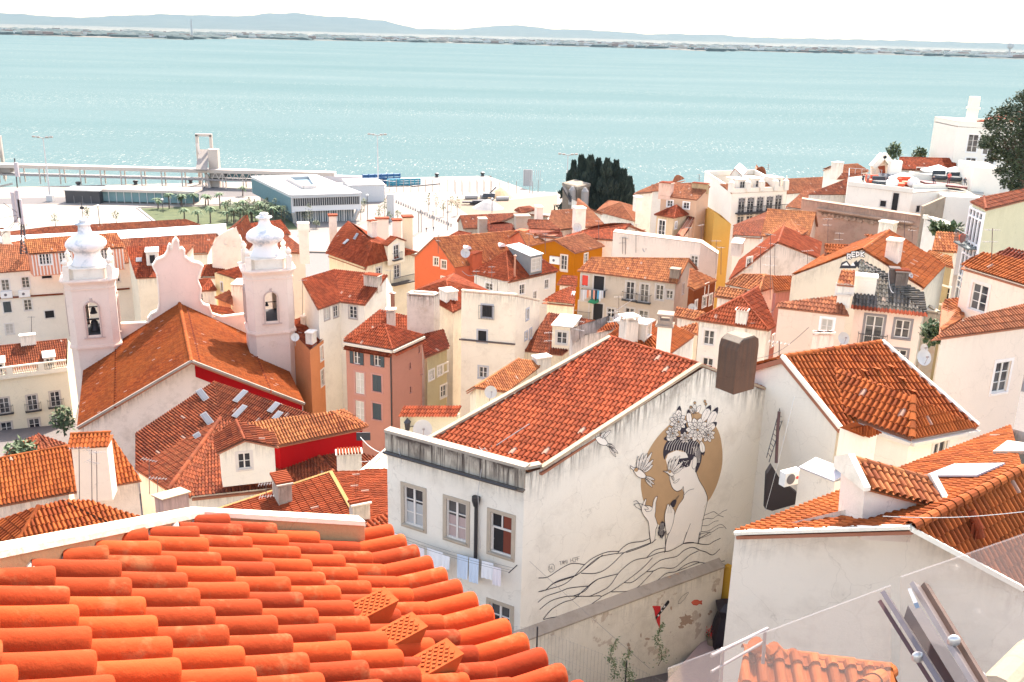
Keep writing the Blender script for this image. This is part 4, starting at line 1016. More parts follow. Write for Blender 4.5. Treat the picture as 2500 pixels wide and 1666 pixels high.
# ---- foreground roof with parapet
def foreroof():
    CR[0]=20; z=66.45
    k=1.0625
    e1=PZ(1275*k,1540*k,z); e0=PZ(920*k,1245*k,z); ed=(e1-e0)/10.; ed[2]=0; w=np.linalg.norm(ed); en=ed/w
    sl=np.array([-en[1],en[0],0]); sl=-sl if sl[0]<0 else sl   # horizontal, towards the eave (right)
    f=np.array([.36,.17,0]); f=sl*np.dot(f,sl)
    k0=e0-f*1.12+UP*.05-ed*.45
    sr=math.tan(R(28.5)); up=-sl+UP*sr; L=.34
    n=nrm(np.cross(en,up)); n=n if n[2]>0 else -n
    NR=22
    root=thing('tiled_roof','orange barrel tiled roof with a cream parapet filling the lower left foreground','roof',k0-UP*3)
    # parapet line in the roof plane: from the row starts in the photo
    st=[PP(u*k,v*k,k0,n) for u,v in((450,1212),(0,1345))]
    pd=nrm(st[1]-st[0])
    def starts(i): # where the row i meets the parapet plane
        p=k0+ed*i; A=np.array([nrm(up)[:2],-pd[:2]]).T; x=np.linalg.solve(A,(st[0]-p)[:2]); return x[0]
    mb=MB(); mb.smooth=True; uu=nrm(up); rn=random.Random(12)
    ns=12; r0=.078
    def barrel(p,q,ra,rb,ru,nn_=None):
        d=nrm(q-p); y=nn_ if nn_ is not None else n; x=nrm(np.cross(d,y)); y=np.cross(x,d)*1.28
        vs=[]
        sec=[(p,ra,0),(p+(q-p)*.04,ra*1.03,0),(p+(q-p)*.5,(ra+rb)/2,0),(q,rb,0)]
        for P_,r_,_ in sec:
            for j in range(ns+1):
                a=math.pi*(j/ns); vs.append(P_+r_*math.cos(a)*x+r_*1.12*math.sin(a)*y)
        fs=[(i*(ns+1)+j,i*(ns+1)+j+1,(i+1)*(ns+1)+j+1,(i+1)*(ns+1)+j) for i in range(3) for j in range(ns)]
        o=len(vs)
        # end lip with thickness
        for j in range(ns+1):
            a=math.pi*(j/ns); vs.append(p+(ra-.014)*math.cos(a)*x+(ra-.014)*1.12*math.sin(a)*y)
        fs+=[(j,o+j,o+j+1,j+1) for j in range(ns)]
        mb.add(vs,fs,[(ru,ru*1.7)]*len(vs))
    white=[]
    for i in range(-0,NR):
        p=k0+ed*i; tmax=starts(i) if i<12 else 12; tmax=min(tmax,3.9)
        # flared eave tile
        ru=rn.random()*900; q=p+f*1.0-UP*.045+uu*0; barrel(q,p-f*.12+UP*.03,.076,.066,ru,nrm(UP+sl*.05))
        t=0.0; kk=0; off=rn.uniform(-.015,.015)+(i%2)*.0
        while t<tmax-.05:
            a=p+uu*t+n*.012; b=p+uu*min(t+L+.05,tmax+.04)-n*.010; ru=rn.random()*900
            jx=en*rn.uniform(-.006,.006)
            barrel(a+jx+n*.016,b+jx+n*.0,.070+rn.uniform(-.003,.003),.057,ru); t+=L+rn.uniform(-.006,.006)
        if i<12: white.append(p+uu*tmax)
    # channels between the covers
    mb.smooth=False
    for i in range(-1,NR):
        p=k0+ed*(i+.5); tm=min(starts(max(0,min(i,11))) if i<12 else 12,3.9)+.1
        a0=p+f*.98-UP*.16; pts=[a0,p-n*.11,p+uu*tm-n*.11]
        for A,B in zip(pts[:-1],pts[1:]):
            vs=[]
            for P_ in(A,B):
                for j in range(7):
                    a=math.pi*(j/6); vs.append(P_+en*(-.075*math.cos(a))*1.0-n*.05*math.sin(a)+n*.03)
            mb.add(vs,[(j,j+1,8+j,7+j) for j in range(6)],[(i*3.3,i*7.7)]*14)
    m=tilemat((.36,.048,.012),(.24,.029,.010),.40,.30,'new_tiles')
    rf=mb.build('tiles',m,root)
    # roof body below
    b_=MB(); A=k0-ed*.6-n*.13; B=k0+ed*(NR+1)-n*.13; tm=3.9
    b_.prism([A+f*.8-UP*.06,B+f*.8-UP*.06,B,A],-UP*.08); b_.prism([A,B,B+uu*tm,A+ed*12+uu*(starts(12)+.0),A+uu*(starts(0)+.02)],-n*.12)
    b_.prism([A+f*.55-UP*.2,B+f*.55-UP*.2,B+f*.55-UP*6,A+f*.55-UP*6],-sl*.3)
    b_.build('wall',plaster((.70,.55,.38),.2,.1),root)
    # mortar collars at the parapet
    w_=MB(); w_.smooth=True
    for q in white: w_.ico(q+uu*.02+n*.02,.05,.3,2,(1,1,1),rn)
    w_.build('mortar_joint',plain('white_mortar',(.5,.43,.34),.9),root)
    # parapet: two walls meeting over the first row
    C=st[0]+pd*-.12; ztop=PY(444*k,1186*k,C[1])[2]
    Cz=np.array([*C[:2],ztop])
    dirL=hor(pd); thick=.075
    # left arm: its top falls or rises to pass the photo's line
    p2=C+pd*3.4; t2=PY(0,1280*k,(C+pd*1.0)[1]); 
    # find the plane point along left arm at picture left edge
    nl=np.cross(dirL,UP); tl=PP(0,1282*k,C,nl); 
    g=(tl[2]-ztop)/np.linalg.norm((tl-C)[:2]); Lz=C+dirL*4.0; Lz=np.array([*Lz[:2],ztop+g*4.0])
    nr=hor(np.array([0,1,0])); out=hor(-en)      # away from the camera, along the first row
    rowd=hor(sl); nrr=np.cross(rowd,UP); tr=PP(838*k,1208*k,C+out*.0,nrr); 
    rowlen=np.linalg.norm((tr-C)[:2]); Rz=np.array([*(C+rowd*rowlen)[:2],tr[2]])
    pm=MB()
    nl=nl if nl[0]<0 else -nl
    nl=-dirL*0+np.cross(UP,dirL); nl=nl if np.dot(nl,out)>0 else -nl
    nrr=nrr if np.dot(nrr,out)>0 else -nrr
    j=nrm(nl+nrr); jo=j*(thick/np.dot(j,nl))
    Co=Cz+jo; Lo=Lz+nl*thick; Ro=Rz+nrr*thick
    pm.prism([Cz,Lz,Lo,Co],-UP*1.6); pm.prism([Cz,Co,Ro,Rz],-UP*1.6)
    pm.build('parapet',plaster((.40,.25,.14),.25,.0),root)
    cm=MB(); h=UP*.035
    e_=.012
    cm.prism([Cz+UP*.002-j*e_,Lz+UP*.002-nl*e_,Lo+nl*.02+UP*.002,Co+j*.02+UP*.002],h); cm.prism([Cz+UP*.002-j*e_,Co+j*.02+UP*.002,Ro+nrr*.02+UP*.002,Rz+UP*.002-nrr*e_],h)
    cm.build('coping',plaster((.80,.74,.62),.25,0),root)
    # raised vent tiles with a diamond pattern
    for (u,v) in((812,1408),(875,1470),(955,1535)):
        q=PP(u*k,v*k,k0+n*.06,n); vm=MB(); a=q-uu*.16+n*.0; x=en
        W_,L_,H_=.17,.20,.15
        lo=[q+uu*0-x*W_/2,q+x*W_/2]; tipd=-uu
        T0=q-x*W_/2; T1=q+x*W_/2; F0=T0+tipd*L_+n*H_; F1=T1+tipd*L_+n*H_
        vm.prism([T0,T1,F1,F0],-n*.015); vm.add([T0-n*.02,F0-n*.01,F0-n*(H_+.05)],[(0,1,2)]); vm.add([T1-n*.02,F1-n*.01,F1-n*(H_+.05)],[(0,1,2)]); vm.add([F0-n*.01,F1-n*.01,F1-n*(H_+.05)-tipd*.01,F0-n*(H_+.05)-tipd*.01],[(0,1,2,3)])
        for a_ in range(1,7):
            for b2 in range(1,6):
                c=T0+(T1-T0)*(a_/7)+(F0-T0)*((b2+.5*(a_%2))/6.6); 
                vm.prism([c+x*.011,c+nrm(F0-T0)*.014,c-x*.011,c-nrm(F0-T0)*.014],nrm(np.cross(x,F0-T0))*(.007 if np.cross(x,F0-T0)[2]>0 else -.007))
        vm.build('vent_tile',tilemat((.36,.07,.018),(.30,.055,.015),.1,.1,'vent_tiles'),root)
foreroof()
# ---- N5: white house with the hipped wing
CR[0]=19
N5=house(fit=False,name='hipped_house',label='white house whose orange roof has a hipped wing with heavy ridge tiles',cat='house',d=36,spec=
 'e:1890,1030 C:1150,930 A:545,190,2.0 B:1580,35,2.0 D:2573,904|ABC f:1175,775|ABC k:1080,290|ABC h:1900,600,1.15 G=A+(A-C)-U*4.0 H=B+G-A c=(C+D)*0.5',
 roofs='CDBA;efkh;eDh;HGAB',runs='GAC Cf fe eD DBH HG',wall=(.76,.72,.665),roof='o',ov=.12,zb=41,slab=.22,dirt=.15,streak=.1,w=.225,L=.42,amp=.065,seg=10,ridge=.15,
 wins='eD:2170,1190,1.0,1.2,')
def n5_extras():
    P=N5.P; mb=MB()
    for a,b in((P['A'],P['C']),(P['B'],P['D'])): MB().bar(a+UP*.12,b+UP*.1,.16,.16).build('verge',plaster((.84,.80,.74),.1,0),N5.root)
    mb=MB(); 
    for a,b in((P['f'],P['e']),(P['e'],P['D'])): mb.bar(a-UP*.2,b-UP*.2,.30,.16)
    mb.build('cornice',plaster((.66,.60,.55),.3,0),N5.root)
    CR[0]=19
    # small raised tile fins
    mb=MB()
    for (u,v) in((1345,320),(1480,300),(1620,275),(1735,400),(1850,530)):
        q,e,t,n=onroof(N5,'CDBA',u,v); W_=.09
        mb.prism([q+t*.12,q-t*.28+n*.0,q-t*.28+n*.26],e*.02); mb.prism([q+t*.12+n*.02-e*.02,q+t*.12+n*.02+e*.2,q-t*.28+n*.27+e*.2,q-t*.28+n*.27-e*.02],n*.02); 
    mb.build('vent_tile',rmat('o'),N5.roof)
    # small side block with its own mono-pitch tiles, lean-to and AC
    o,d,n,L=N5.runs['GAC']; CR[0]=17
    q=PY(668,183,33.3); q2=PY(800,255,32.6); z1=q[2]
    b=house('side_block','narrow white block with a tiny tiled slope in front of the hipped house','annexe',33.6,
     'a:668,188 b:795,238,-.75 c=b+X*.75+Y*.55 d=a+X*.75+Y*.55','abcd'[:0],'ab bc cd da',wall=(.76,.72,.665),ov=0,zb=41,dirt=.1,streak=.1)
    P2=b.P; a_,b_,c_,d_=[P2[k] for k in 'abcd']; mb=MB(); mid=a_+(b_-a_)*.35
    r=MB(); tilesheet(r,[b_+UP*.05+(b_-a_)*.12,c_+UP*.05+(b_-a_)*.12,d_+(b_-a_)*.45+UP*.1,mid+UP*.1],w=.2,L=.35,amp=.06,seg=8); r.prism([a_,b_,c_,d_],UP*.03)
    r.build('roof',[rmat('o')],b.root)
n5_extras()
# AC unit, ladder, pipe in the gap between the mural house and the hipped house
def gap_things():
    CR[0]=17; q=PY(398,455,35.0); mb=MB(); d=hor(np.array([1,.55,0])); n=np.cross(d,UP); n=n if n[1]<0 else -n
    t=thing('air_conditioner','white air conditioning unit with a round fan low in the dark gap','air conditioner',q-UP*.3)
    mb.box(q,d,n,UP,.85,.32,.6); mb.build('casing',plain('ac_white',(.72,.70,.66),.4),t)
    mb=MB(); f=q+n*.165-d*.12; mb.m=0
    pts=[f+.22*(math.cos(2*math.pi*i/20)*d+math.sin(2*math.pi*i/20)*UP) for i in range(20)]; mb.prism(pts,n*.015)
    mb.build('fan',plain('ac_dark',(.10,.09,.10),.5),t)
    mb=MB(); f=q+n*.165+d*.22; pts=[f+.07*(math.cos(2*math.pi*i/12)*d+math.sin(2*math.pi*i/12)*UP) for i in range(12)]; mb.prism(pts,n*.015); mb.build('badge',plain('badge_red',(.5,.04,.04),.5),t)
    # ladder
    A=PY(385,55,40.5); B=PY(283,375,38.2); A2=PY(352,45,40.3); B2=PY(270,350,38.0)
    t=thing('ladder','black metal ladder hanging down the side of the mural house','ladder',B)
    mb=MB(); mb.bar(A,B,.03); mb.bar(A2,B2,.03); 
    for k in range(1,12): mb.bar(A+(B-A)*k/12,A2+(B2-A2)*k/12,.02)
    mb.build('rails',IRON(),t)
    t=tag(MB().tube([PY(338,100,39.6),PY(330,200,39.3),PY(322,380,38.6)],.07,8).build('drain_pipe',plain('rust_pipe',(.12,.06,.05),.7)),'rusty drain pipe behind the black ladder','pipe')
    mb=MB(); mb.prism([PY(u,v,36.6) for u,v in((262,628),(272,440),(300,395),(345,470),(440,548),(440,600),(300,640))],(0,.3,0)); t=thing('gap_shade_slab','black slab standing in for the shade of the gap beside the air conditioner','annexe',PY(300,628,36.6)); mb.build('shade_slab',plain('shade_black',(.02,.014,.016),.8),t)  # black slab painted as the shade of the alley, no real annexe
    # low garden shed roof strip + blue tarp
    mb=MB(); mb.prism([PY(276,425,37.6),PY(300,418,38),PY(300,465,37.4),PY(280,470,37.2)],(0,.1,0)); mb.build('blue_bag',plain('blue_sheet',(.02,.25,.45),.6)); tag(bpy.data.objects['blue_bag'],'bright blue plastic sheet below the ladder','sheet')
    mb=MB(); q=PY(450,400,34.5); 
    a=PY(450,405,34.6); b=PY(640,482,33.0); zz=a[2]
    t=thing('lean_to','pale rendered lean-to with a slanting top at the foot of the hipped house','annexe',(a+b)/2-UP*4)
    dd=hor(b-a); nn=np.cross(dd,UP); nn=nn if nn[1]<0 else -nn
    mb.prism([a-UP*6,b-UP*6,b,a],-nn*.9); mb.build('wall',plaster((.72,.66,.6),.4,.7),t)
    mb=MB(); mb.prism([a+nn*.06,b+nn*.06,b-nn*.8+UP*.25,a-nn*.8+UP*.25],UP*.06); mb.build('top_slab',plain('slab_grey',(.40,.36,.36),.8),t)
gap_things()
# ---- viewpoint glass balustrade, steel post, rail and small roof
def viewpoint():
    CR[0]=17
    gm,t_,b_=newmat('dusty_glass'); q=NT(t_); tr=q.n('BsdfTransparent'); tr.inputs[0].default_value=(.95,.94,.93,1); df=q.n('BsdfDiffuse'); df.inputs[0].default_value=(.85,.74,.68,1); gl=q.n('BsdfGlossy'); gl.inputs['Roughness'].default_value=.05
    m1=q.n('MixShader'); m1.inputs[0].default_value=.085; q.l(tr.outputs[0],m1.inputs[1]); q.l(df.outputs[0],m1.inputs[2])
    m2=q.n('MixShader'); m2.inputs[0].default_value=.04; q.l(m1.outputs[0],m2.inputs[1]); q.l(gl.outputs[0],m2.inputs[2]); q.l(m2.outputs[0],t_.nodes['Material Output'].inputs[0])
    A=PY(150,1342,2.3); B=PY(945,1046,2.15); C=PY(1000,1000,2.1); D=PY(1760,738,2.0); fwd=np.array([0,.006,0])
    for (a,b,lab) in((A,B,'dusty glass balustrade pane left of the steel post'),(C,D,'dusty glass balustrade pane right of the steel post')):
        a2=a+(a-b)*(.6 if a is A else 0); 
        mb=MB(); mb.prism([a2,b,b-UP*1.1+np.array([.1,-.15,0]),a2-UP*1.1+np.array([.1,-.15,0])],fwd); mb.build('pane',gm,thing('glass_balustrade',lab,'glass pane',b-UP*1.1))
    steel=plain('dull_steel',(.13,.105,.105),.4,.6,.35,14); rust=plain('rust',(.09,.05,.035),.6,.2,.6,25)
    t=thing('steel_post','blurred steel clamp post holding the glass panes at the lower right','post',PY(1300,1568,1.7)-UP*.3)
    def plate(u0,v0,u1,v1,y,dx,w,th,m,nm='plate'):
        a=PY(u0,v0,y); b=PY(u1,v1,y-.3); b2=b+(b-a)*.5; mb=MB(); d=nrm(b2-a); x=nrm(np.cross(d,np.array([0,1,.3]))); z=np.cross(x,d)
        mb.box((a+b2)/2+x*0,x,d,z,w,np.linalg.norm(b2-a),th); return mb.build(nm,m,t)
    plate(925,1110,1256,1635,2.14,0,.062,.012,steel); plate(884,1128,1210,1645,2.15,0,.006,.01,plain('edge_maroon',(.06,.015,.015),.6),'plate_edge')
    plate(1090,1050,1420,1590,2.06,0,.05,.012,plain('steel_light',(.20,.16,.15),.4,.5,.3,14)); plate(1128,1042,1452,1575,2.06,0,.016,.014,rust,'plate_edge')
    plate(1058,1195,1330,1640,2.2,0,.035,.05,plain('gasket',(.02,.012,.018),.7),'gasket'); plate(1048,1070,1070,1120,2.05,0,.008,.01,plain('steel_blue',(.16,.18,.22),.4,.5),'shim')
    for (u,v) in((1090,1432),(1285,1343),(1425,1540)):
        mb=MB(); mb.smooth=True; mb.ico(PY(u,v,1.93 if u<1200 else 1.86),.0155,0,2,(1,.6,1)); mb.build('bolt',plain('bolt_steel',(.42,.4,.39),.3,.5),t)
    # pale round rail at the right corner
    mb=MB(); mb.tube([PY(1520,1640,3.0),PY(1720,1430,3.3)],.075,14); tag(mb.build('handrail',plaster((.30,.26,.2),.9,.0)),'fat pale pipe rail crossing the lower right corner behind the post','rail')
    # handrail and small roof below
    a=PY(-30,1425,9.6); b=PY(275,1277,10.6); a1=PY(-30,1512,9.6); b1=PY(258,1348,10.6); st=plain('galvanised',(.26,.22,.22),.4,.4)
    t=thing('railing','thin galvanised railing above the small roof at the bottom','railing',b-UP*1)
    mb=MB(); mb.tube([a,b],.022,8); mb.tube([a1,b1],.018,8); mb.build('rail',st,t)
    for (u,v,u2,v2,y) in((262,1285,250,1465,10.55),(33,1385,18,1600,9.8)):
        mb=MB(); mb.tube([PY(u,v,y),PY(u2,v2,y)],.024,8); mb.build('post',st,t)
viewpoint()
CR[0]=17
SR=house('small_roof','low building with worn orange tiles at the bottom edge behind glass','house',11.5,
 'a:150,1395 b:945,1505 c=b-Y*3.2+X*0.2-U*.9 d=a-Y*3.2-X*1.2-U*.9','dcba','ab bc cd da',wall='w',roof='o',ov=.1,zb=60,w=.24,L=.4,amp=.08,seg=12)
def sr():
    CR[0]=17; mb=MB(); 
    ridgecap(mb,PY(800,1600,10.2),PY(940,1505,11.4),.12,.4,8); ridgecap(mb,PY(945,1508,11.4),PY(150,1400,11.5),.12)
    for (u,v) in((235,1368),(330,1395),(430,1430)): 
        p=PY(u,v+30,11.4); mb.tube([p-UP*.15+X_*.15,p+UP*.12-X_*.1],.12,10)
    mb.build('ridge_tiles',rmat('o'),SR.roof)
X_=np.array([1.,0,0])
sr()
# far right of the gap: yellow wall, black sheeted bin, flower pot, fence
def yard():
    CR[0]=16
    a=PY(1690,280,39.6); b=PY(1800,322,38.9); t=thing('yellow_wall','narrow ochre yellow wall at the end of the yard','wall',(a*[1,1,0])+UP*ZYARD); mb=MB(); mb.prism([a*[1,1,0]+UP*ZYARD,b*[1,1,0]+UP*ZYARD,b,a],(.2,.2,0)); mb.build('wall',plaster((.58,.33,.05),.3,.2),t)
    # dark figure of a covered bin
    q=PZ(1670,905,ZYARD); q[1]-=.5; mb=MB(); mb.lathe(q,[(.55,0),(.62,.5),(.55,1.1),(.42,1.7),(.52,2.0),(.55,2.15),(.25,2.4)],12,sq=.7)
    tag(mb.build('covered_bin',plain('black_sheeting',(.012,.008,.015),.55)),'tall bin wrapped in black sheeting in the yard corner','bin')
    q=PZ(1575,945,ZYARD); t=thing('flower_pot','pot of bright red flowers on the yard floor','flower pot',q); mb=MB(); mb.lathe(q,[(.16,0),(.24,.38),(.26,.4)],12); mb.build('pot',plain('pot',(.25,.2,.14),.8),t)
    r=random.Random(8)
    for nm,mt,n_,c in(('leaves',plain('leaf',(.06,.09,.03),.8),70,(.28,.6)),('flowers',plain('petal_red',(.70,.03,.02),.6),80,(.32,.85))):
        mb=MB()
        for i in range(n_):
            a=r.uniform(0,6.3); rr=c[0]*math.sqrt(r.random()); p=q+np.array([rr*math.cos(a),rr*math.sin(a),r.uniform(.4,c[1])]); d=nrm(np.array([r.gauss(0,1),r.gauss(0,1),r.gauss(0,1)])); e=nrm(np.cross(d,UP+.01)); mb.add([p,p+d*.07,p+e*.06],[(0,1,2)])
        mb.build(nm,mt,t)
    # fence posts with wire netting, creepers
    o,d,n,L=M.runs['farb']; z=ZYARD
    pp=[PZ(100,1330,z),PZ(870,1290,z)]
    A=PY(112,800,31.2); B=PY(865,1090,31.8); C=PY(1700,1500,32.5); A0=PY(-700,700,30.6)
    t=thing('wire_fence','black posts with thin wire netting in front of the garden wall','fence',B*[1,1,0]+UP*z)
    for p in(A0,A,B,C):
        mb=MB(); mb.tube([p-UP*3.0,p],.035,6); mb.build('post',IRON(),t)
    mb=MB()
    for (p,q) in((A0,A),(A,B),(B,C)):
        Lf=np.linalg.norm(q-p); k=int(Lf/.16)
        for i in range(k): x=p+(q-p)*i/k; mb.tube([x-UP*2.8,x-UP*.05],.0035,3,False)
        for j in range(3): mb.tube([p-UP*(.1+j*.9),q-UP*(.1+j*.9)],.004,3,False)
    mb.build('netting',plain('wire',(.25,.22,.2),.6),t)
    r=random.Random(18)
    for i,(u,v,h,lab) in enumerate(((1130,1130,2.1,'thin green creeper climbing the middle of the garden wall'),(740,1250,1.9,'leafy creeper on the netting at the bottom of the yard'),(860,1290,1.6,'dark leafy creeper around the white tipped fence post'))):
        p0=PY(u,v,33.8 if i==0 else 31.8); t=thing('creeper',lab,'plant',p0); mb=MB(); pts=[p0+np.array([.12*math.sin(k*.9),0,h*k/8]) for k in range(9)]; mb.tube(pts,.012,5); mb.build('stem',plain('stem',(.15,.1,.05),.9),t)
        mb=MB()
        for k in range(150):
            f=r.random(); p=p0+np.array([.12*math.sin(f*7.2)+r.gauss(0,.13*(1.2-f)),r.gauss(0,.08),h*f]); dd=nrm(np.array([r.gauss(0,1),r.gauss(0,1),r.gauss(0,.6)])); e=nrm(np.cross(dd,UP+.01)); mb.add([p,p+dd*.09+e*.03,p+dd*.13,p+dd*.09-e*.03],[(0,1,2,3)])
        mb.build('leaves',plain('leaf2',(.10,.13,.05),.8,var=.4,scale=12),t)
yard()
def stained_white():
    if 'sw' in MATS: return MATS['sw']
    m,t,b=newmat('stained_lime'); q=NT(t); g=q.n('NewGeometry').outputs['Position']
    c=q.mix(q.ramp(q.noise(g,.55,6,.7),[(.50,0),(.66,1)]),(.72,.66,.62),(.27,.30,.34)); q.l(c,b.inputs['Base Color']); b.inputs['Roughness'].default_value=.9; q.bump(q.noise(g,6,4),.3,.04,b); MATS['sw']=m; return m
# ================================================================ CHURCH
def church():
    CR[0]=0
    zr=PY(440,832,85)[2]
    g=PY(440,832,85); k=PZ(410,697,zr)
    # eaves
    H=house('church','long church with an orange ridge roof, pediment gable and two bell towers','church',85,
     'r:440,832 R:412,697,0 a:178,985,-6.2 b:700,930,-6.2 c=a+(R-r) d=b+(R-r)','acRr;dbrR','arb bd dRc ca',fit=False,wall=(.72,.63,.60),roof='c',ov=.15,dirt=1.0,streak=.9,w=.26,L=.36,amp=.035,seg=4,slab=.2,ridge=.2)
    P=H.P; R_,r=P['R'],P['r']; ax=nrm(R_-r); sd=hor(P['b']-P['a'])
    # front slope gets a white verge
    mb=MB(); mb.bar(P['a']+UP*.1,r+UP*.1,.3,.2); mb.bar(r+UP*.1,P['b']+UP*.1,.3,.2); mb.build('verge',plaster((.30,.26,.24),.8,.2),H.root)
    # row of raised vent tiles beside the ridge and a second near each eave
    mb=MB()
    for fk,off,u0 in (('dbrR',.9,0),('acRr',8.2,1),('dbrR',8.4,0)):
        p,n,e,ps=H.planes[fk]; t=np.cross(n,e); t=t if t[2]>0 else -t
        for i in range(26):
            q=r+ax*(.8+i*.78)-t*off
            MB().prism([q+e*.2,q-e*.15,q-e*.15+n*.22],t*.14).build('vent_tile',rmat('d'),H.roof)
    o,d_,n_,L_=H.runs['arb']; 
    s0=np.dot(r-o,d_); pr=lambda s,dz: np.array([*(o+d_*s)[:2],np.interp(s,[0,s0,L_],[P['a'][2],r[2],P['b'][2]])-.12-dz])
    mb=MB(); mb.prism([pr(s0+.3,0),pr(L_-.1,0),pr(L_-.1,1.5),pr(s0+.3,1.9)],n_*.05); mb.build('red_panel',plaster((.33,.007,.010),.2,.1),H.root)
    # pediment wall at the far end
    y0=R_[1]; rd=sd; nf=hor(np.cross(sd,UP)); nf=nf if nf[1]<0 else -nf
    q0=R_+nf*.3
    T=lambda u,v: PP(u,v,q0,nf,0)
    pts=[(348,780),(340,733),(348,722),(362,716),(366,700),(364,660),(360,630),(351,612),(360,598),(378,590),(385,578),(386,570),(390,562),(394,575),(398,556),(404,548),(410,556),(412,575),(418,570),(424,578),(424,590),(440,602),(458,606),(466,612),(458,630),(454,645),(462,665),(460,690),(466,700),(480,706),(487,722),(490,780)]
    mb=MB(); W_=[T(u,v) for u,v in pts]; mb.prism(W_,-nf*.7); mb.build('pediment',wmat((.76,.60,.55),.15,.1),H.root)
    mb=MB()
    for a,b in zip(W_[:-1],W_[1:]): mb.bar(a-nf*.35,b-nf*.35,.95,.16,up=np.array([0,0,1.]))
    mb.build('coping',wmat((.80,.74,.69),.2,.1),H.root)
    # low side walls linking pediment and towers, with curved white coping
    for pp in([(487,722),(492,730),(568,722),(590,722),(592,800),(487,790)],[(348,780),(345,742),(262,745),(258,738),(255,800),(300,800)]):
        mb=MB(); mb.prism([T(u,v) for u,v in pp],-nf*.5); o=mb.build('screen_wall',wmat((.70,.56,.52),.5,.5),H.root)
    mb=MB()
    for pp in([(462,700),(480,703),(487,722),(510,729),(568,722)],[(348,722),(345,742),(300,744),(255,746)]):
        for a,b in zip(pp[:-1],pp[1:]): mb.bar(T(*a)+nf*.0-nf*.25,T(*b)-nf*.25,.6,.15)
    mb.build('wall_coping',wmat((.80,.74,.69),.2,.1),H.root)
    # ---- towers
    def tower(u0,u1,vb,key,lab,bell):
        # u0,u1 : body edges at v; key v-levels
        v_top,v_cor,v_win0,v_win1,v_band,v_base=key
        yy=(R_+nf*6.2)[1]+ (0 if bell else .3); uc=(u0+u1)/2
        c=PY(uc,v_cor,yy); s=.5*np.linalg.norm(PY(u1,v_cor,yy)-PY(u0,v_cor,yy))
        zc=c[2]; Z=lambda v: PY(uc,v,yy)[2]
        t=H.root; ex=rd; ey=-nf; C=np.array([c[0],c[1],0])+ey*s
        wm=wmat((.70,.59,.545),.2,.15); cw=wmat((.72,.66,.62),.6,.9)
        zb_=Z(v_base)-5; zband=Z(v_band); zcor=Z(v_cor)
        body=MB()
        zw0,zw1=Z(v_win1),Z(v_win0); ww=s*.50; off=-s*.0
        pt=lambda x,y,z: C+ex*x+ey*y+UP*z
        # chamfered octagon-like body with arched openings on four faces
        ch=s*.28; segs=[(-1,-1)]
        oc=[(-s+ch,-s),(s-ch,-s),(s,-s+ch),(s,s-ch),(s-ch,s),(-s+ch,s),(-s,s-ch),(-s,-s+ch)]
        for i in range(8):
            a=np.array(oc[i]);b=np.array(oc[(i+1)%8]); L=np.linalg.norm(b-a); d=(b-a)/L; nn=np.array([d[1],-d[0]])
            A=lambda f,z: pt(*(a+d*f),z); dep=-.55
            D3=ex*nn[0]*dep+ey*nn[1]*dep
            if i%2==0:
                m=L/2; h=ww/2; arc=[(m+h*math.cos(math.pi*k/10),zw1-h+h*math.sin(math.pi*k/10)) for k in range(11)]
                body.add([A(0,zb_),A(L,zb_),A(L,zw0),A(0,zw0)],[(0,1,2,3)],[(0,9)]*4)
                body.add([A(0,zw0),A(m-h,zw0),A(m-h,zw1-h),A(0,zw1-h)],[(0,1,2,3)],[(0,9)]*4); body.add([A(m+h,zw0),A(L,zw0),A(L,zw1-h),A(m+h,zw1-h)],[(0,1,2,3)],[(0,9)]*4)
                body.add([A(0,zw1-h),A(m-h,zw1-h),A(m-h,zcor),A(0,zcor)],[(0,1,2,3)],[(0,9)]*4); body.add([A(m+h,zw1-h),A(L,zw1-h),A(L,zcor),A(m+h,zcor)],[(0,1,2,3)],[(0,9)]*4)
                for p_,q_ in zip(arc[:-1],arc[1:]): body.add([A(*p_),A(p_[0],zcor),A(q_[0],zcor),A(*q_)],[(0,1,2,3)],[(0,9)]*4)
                prof=[(m+h,zw0)]+arc+[(m-h,zw0)]
                for p_,q_ in zip(prof,prof[1:]+prof[:1]): body.add([A(*p_),A(*q_),A(*q_)+D3,A(*p_)+D3],[(0,1,2,3)])
            else: body.add([A(0,zb_),A(L,zb_),A(L,zcor),A(0,zcor)],[(0,1,2,3)],[(0,9)]*4)
        body.m=0; bo=body.build('bell_tower',wm,t); bo['label']=lab
        fl=MB(); fl.prism([pt(x*.97,y*.97,zw0+.02) for x,y in oc],-UP*.3); fl.prism([pt(x*.97,y*.97,zcor-.1) for x,y in oc],-UP*.2); fl.build('belfry_floor',plain('belfry_dark',(.05,.04,.04),.9),bo)
        # stone surrounds of the openings
        m_=plain('lioz_stone',(.50,.37,.31),.9)
        for i in(0,2,6):
            st=MB()
            a=np.array(oc[i]);b=np.array(oc[(i+1)%8]); L=np.linalg.norm(b-a); d=(b-a)/L; nn=np.array([d[1],-d[0]]); m=L/2; h=ww/2+.13
            A=lambda f,z: pt(*(a+d*f+nn*.05),z)
            prof=[(m+h,zw0-.2),(m+h,zw1-h)]+[(m+h*math.cos(math.pi*k/10),zw1-h+.1+h*math.sin(math.pi*k/10)) for k in range(11)]+[(m-h,zw1-h),(m-h,zw0-.2)]
            for p_,q_ in zip(prof[:-1],prof[1:]): st.bar(A(*p_),A(*q_),.12,.26,up=ex*nn[0]+ey*nn[1])
            st.bar(A(m-h-.3,zw0-.3),A(m+h+.3,zw0-.3),.12,.2,up=ex*nn[0]+ey*nn[1]); st.bar(A(m-.0,zw1+.1),A(m,zw1+.45),.2,.25)
            st.build('arch_surround',m_,bo)
        def ring(z,h,o): 
            k=(s+o)/s; return [pt(x*k,y*k,z) for x,y in oc],UP*h
        cn=MB()
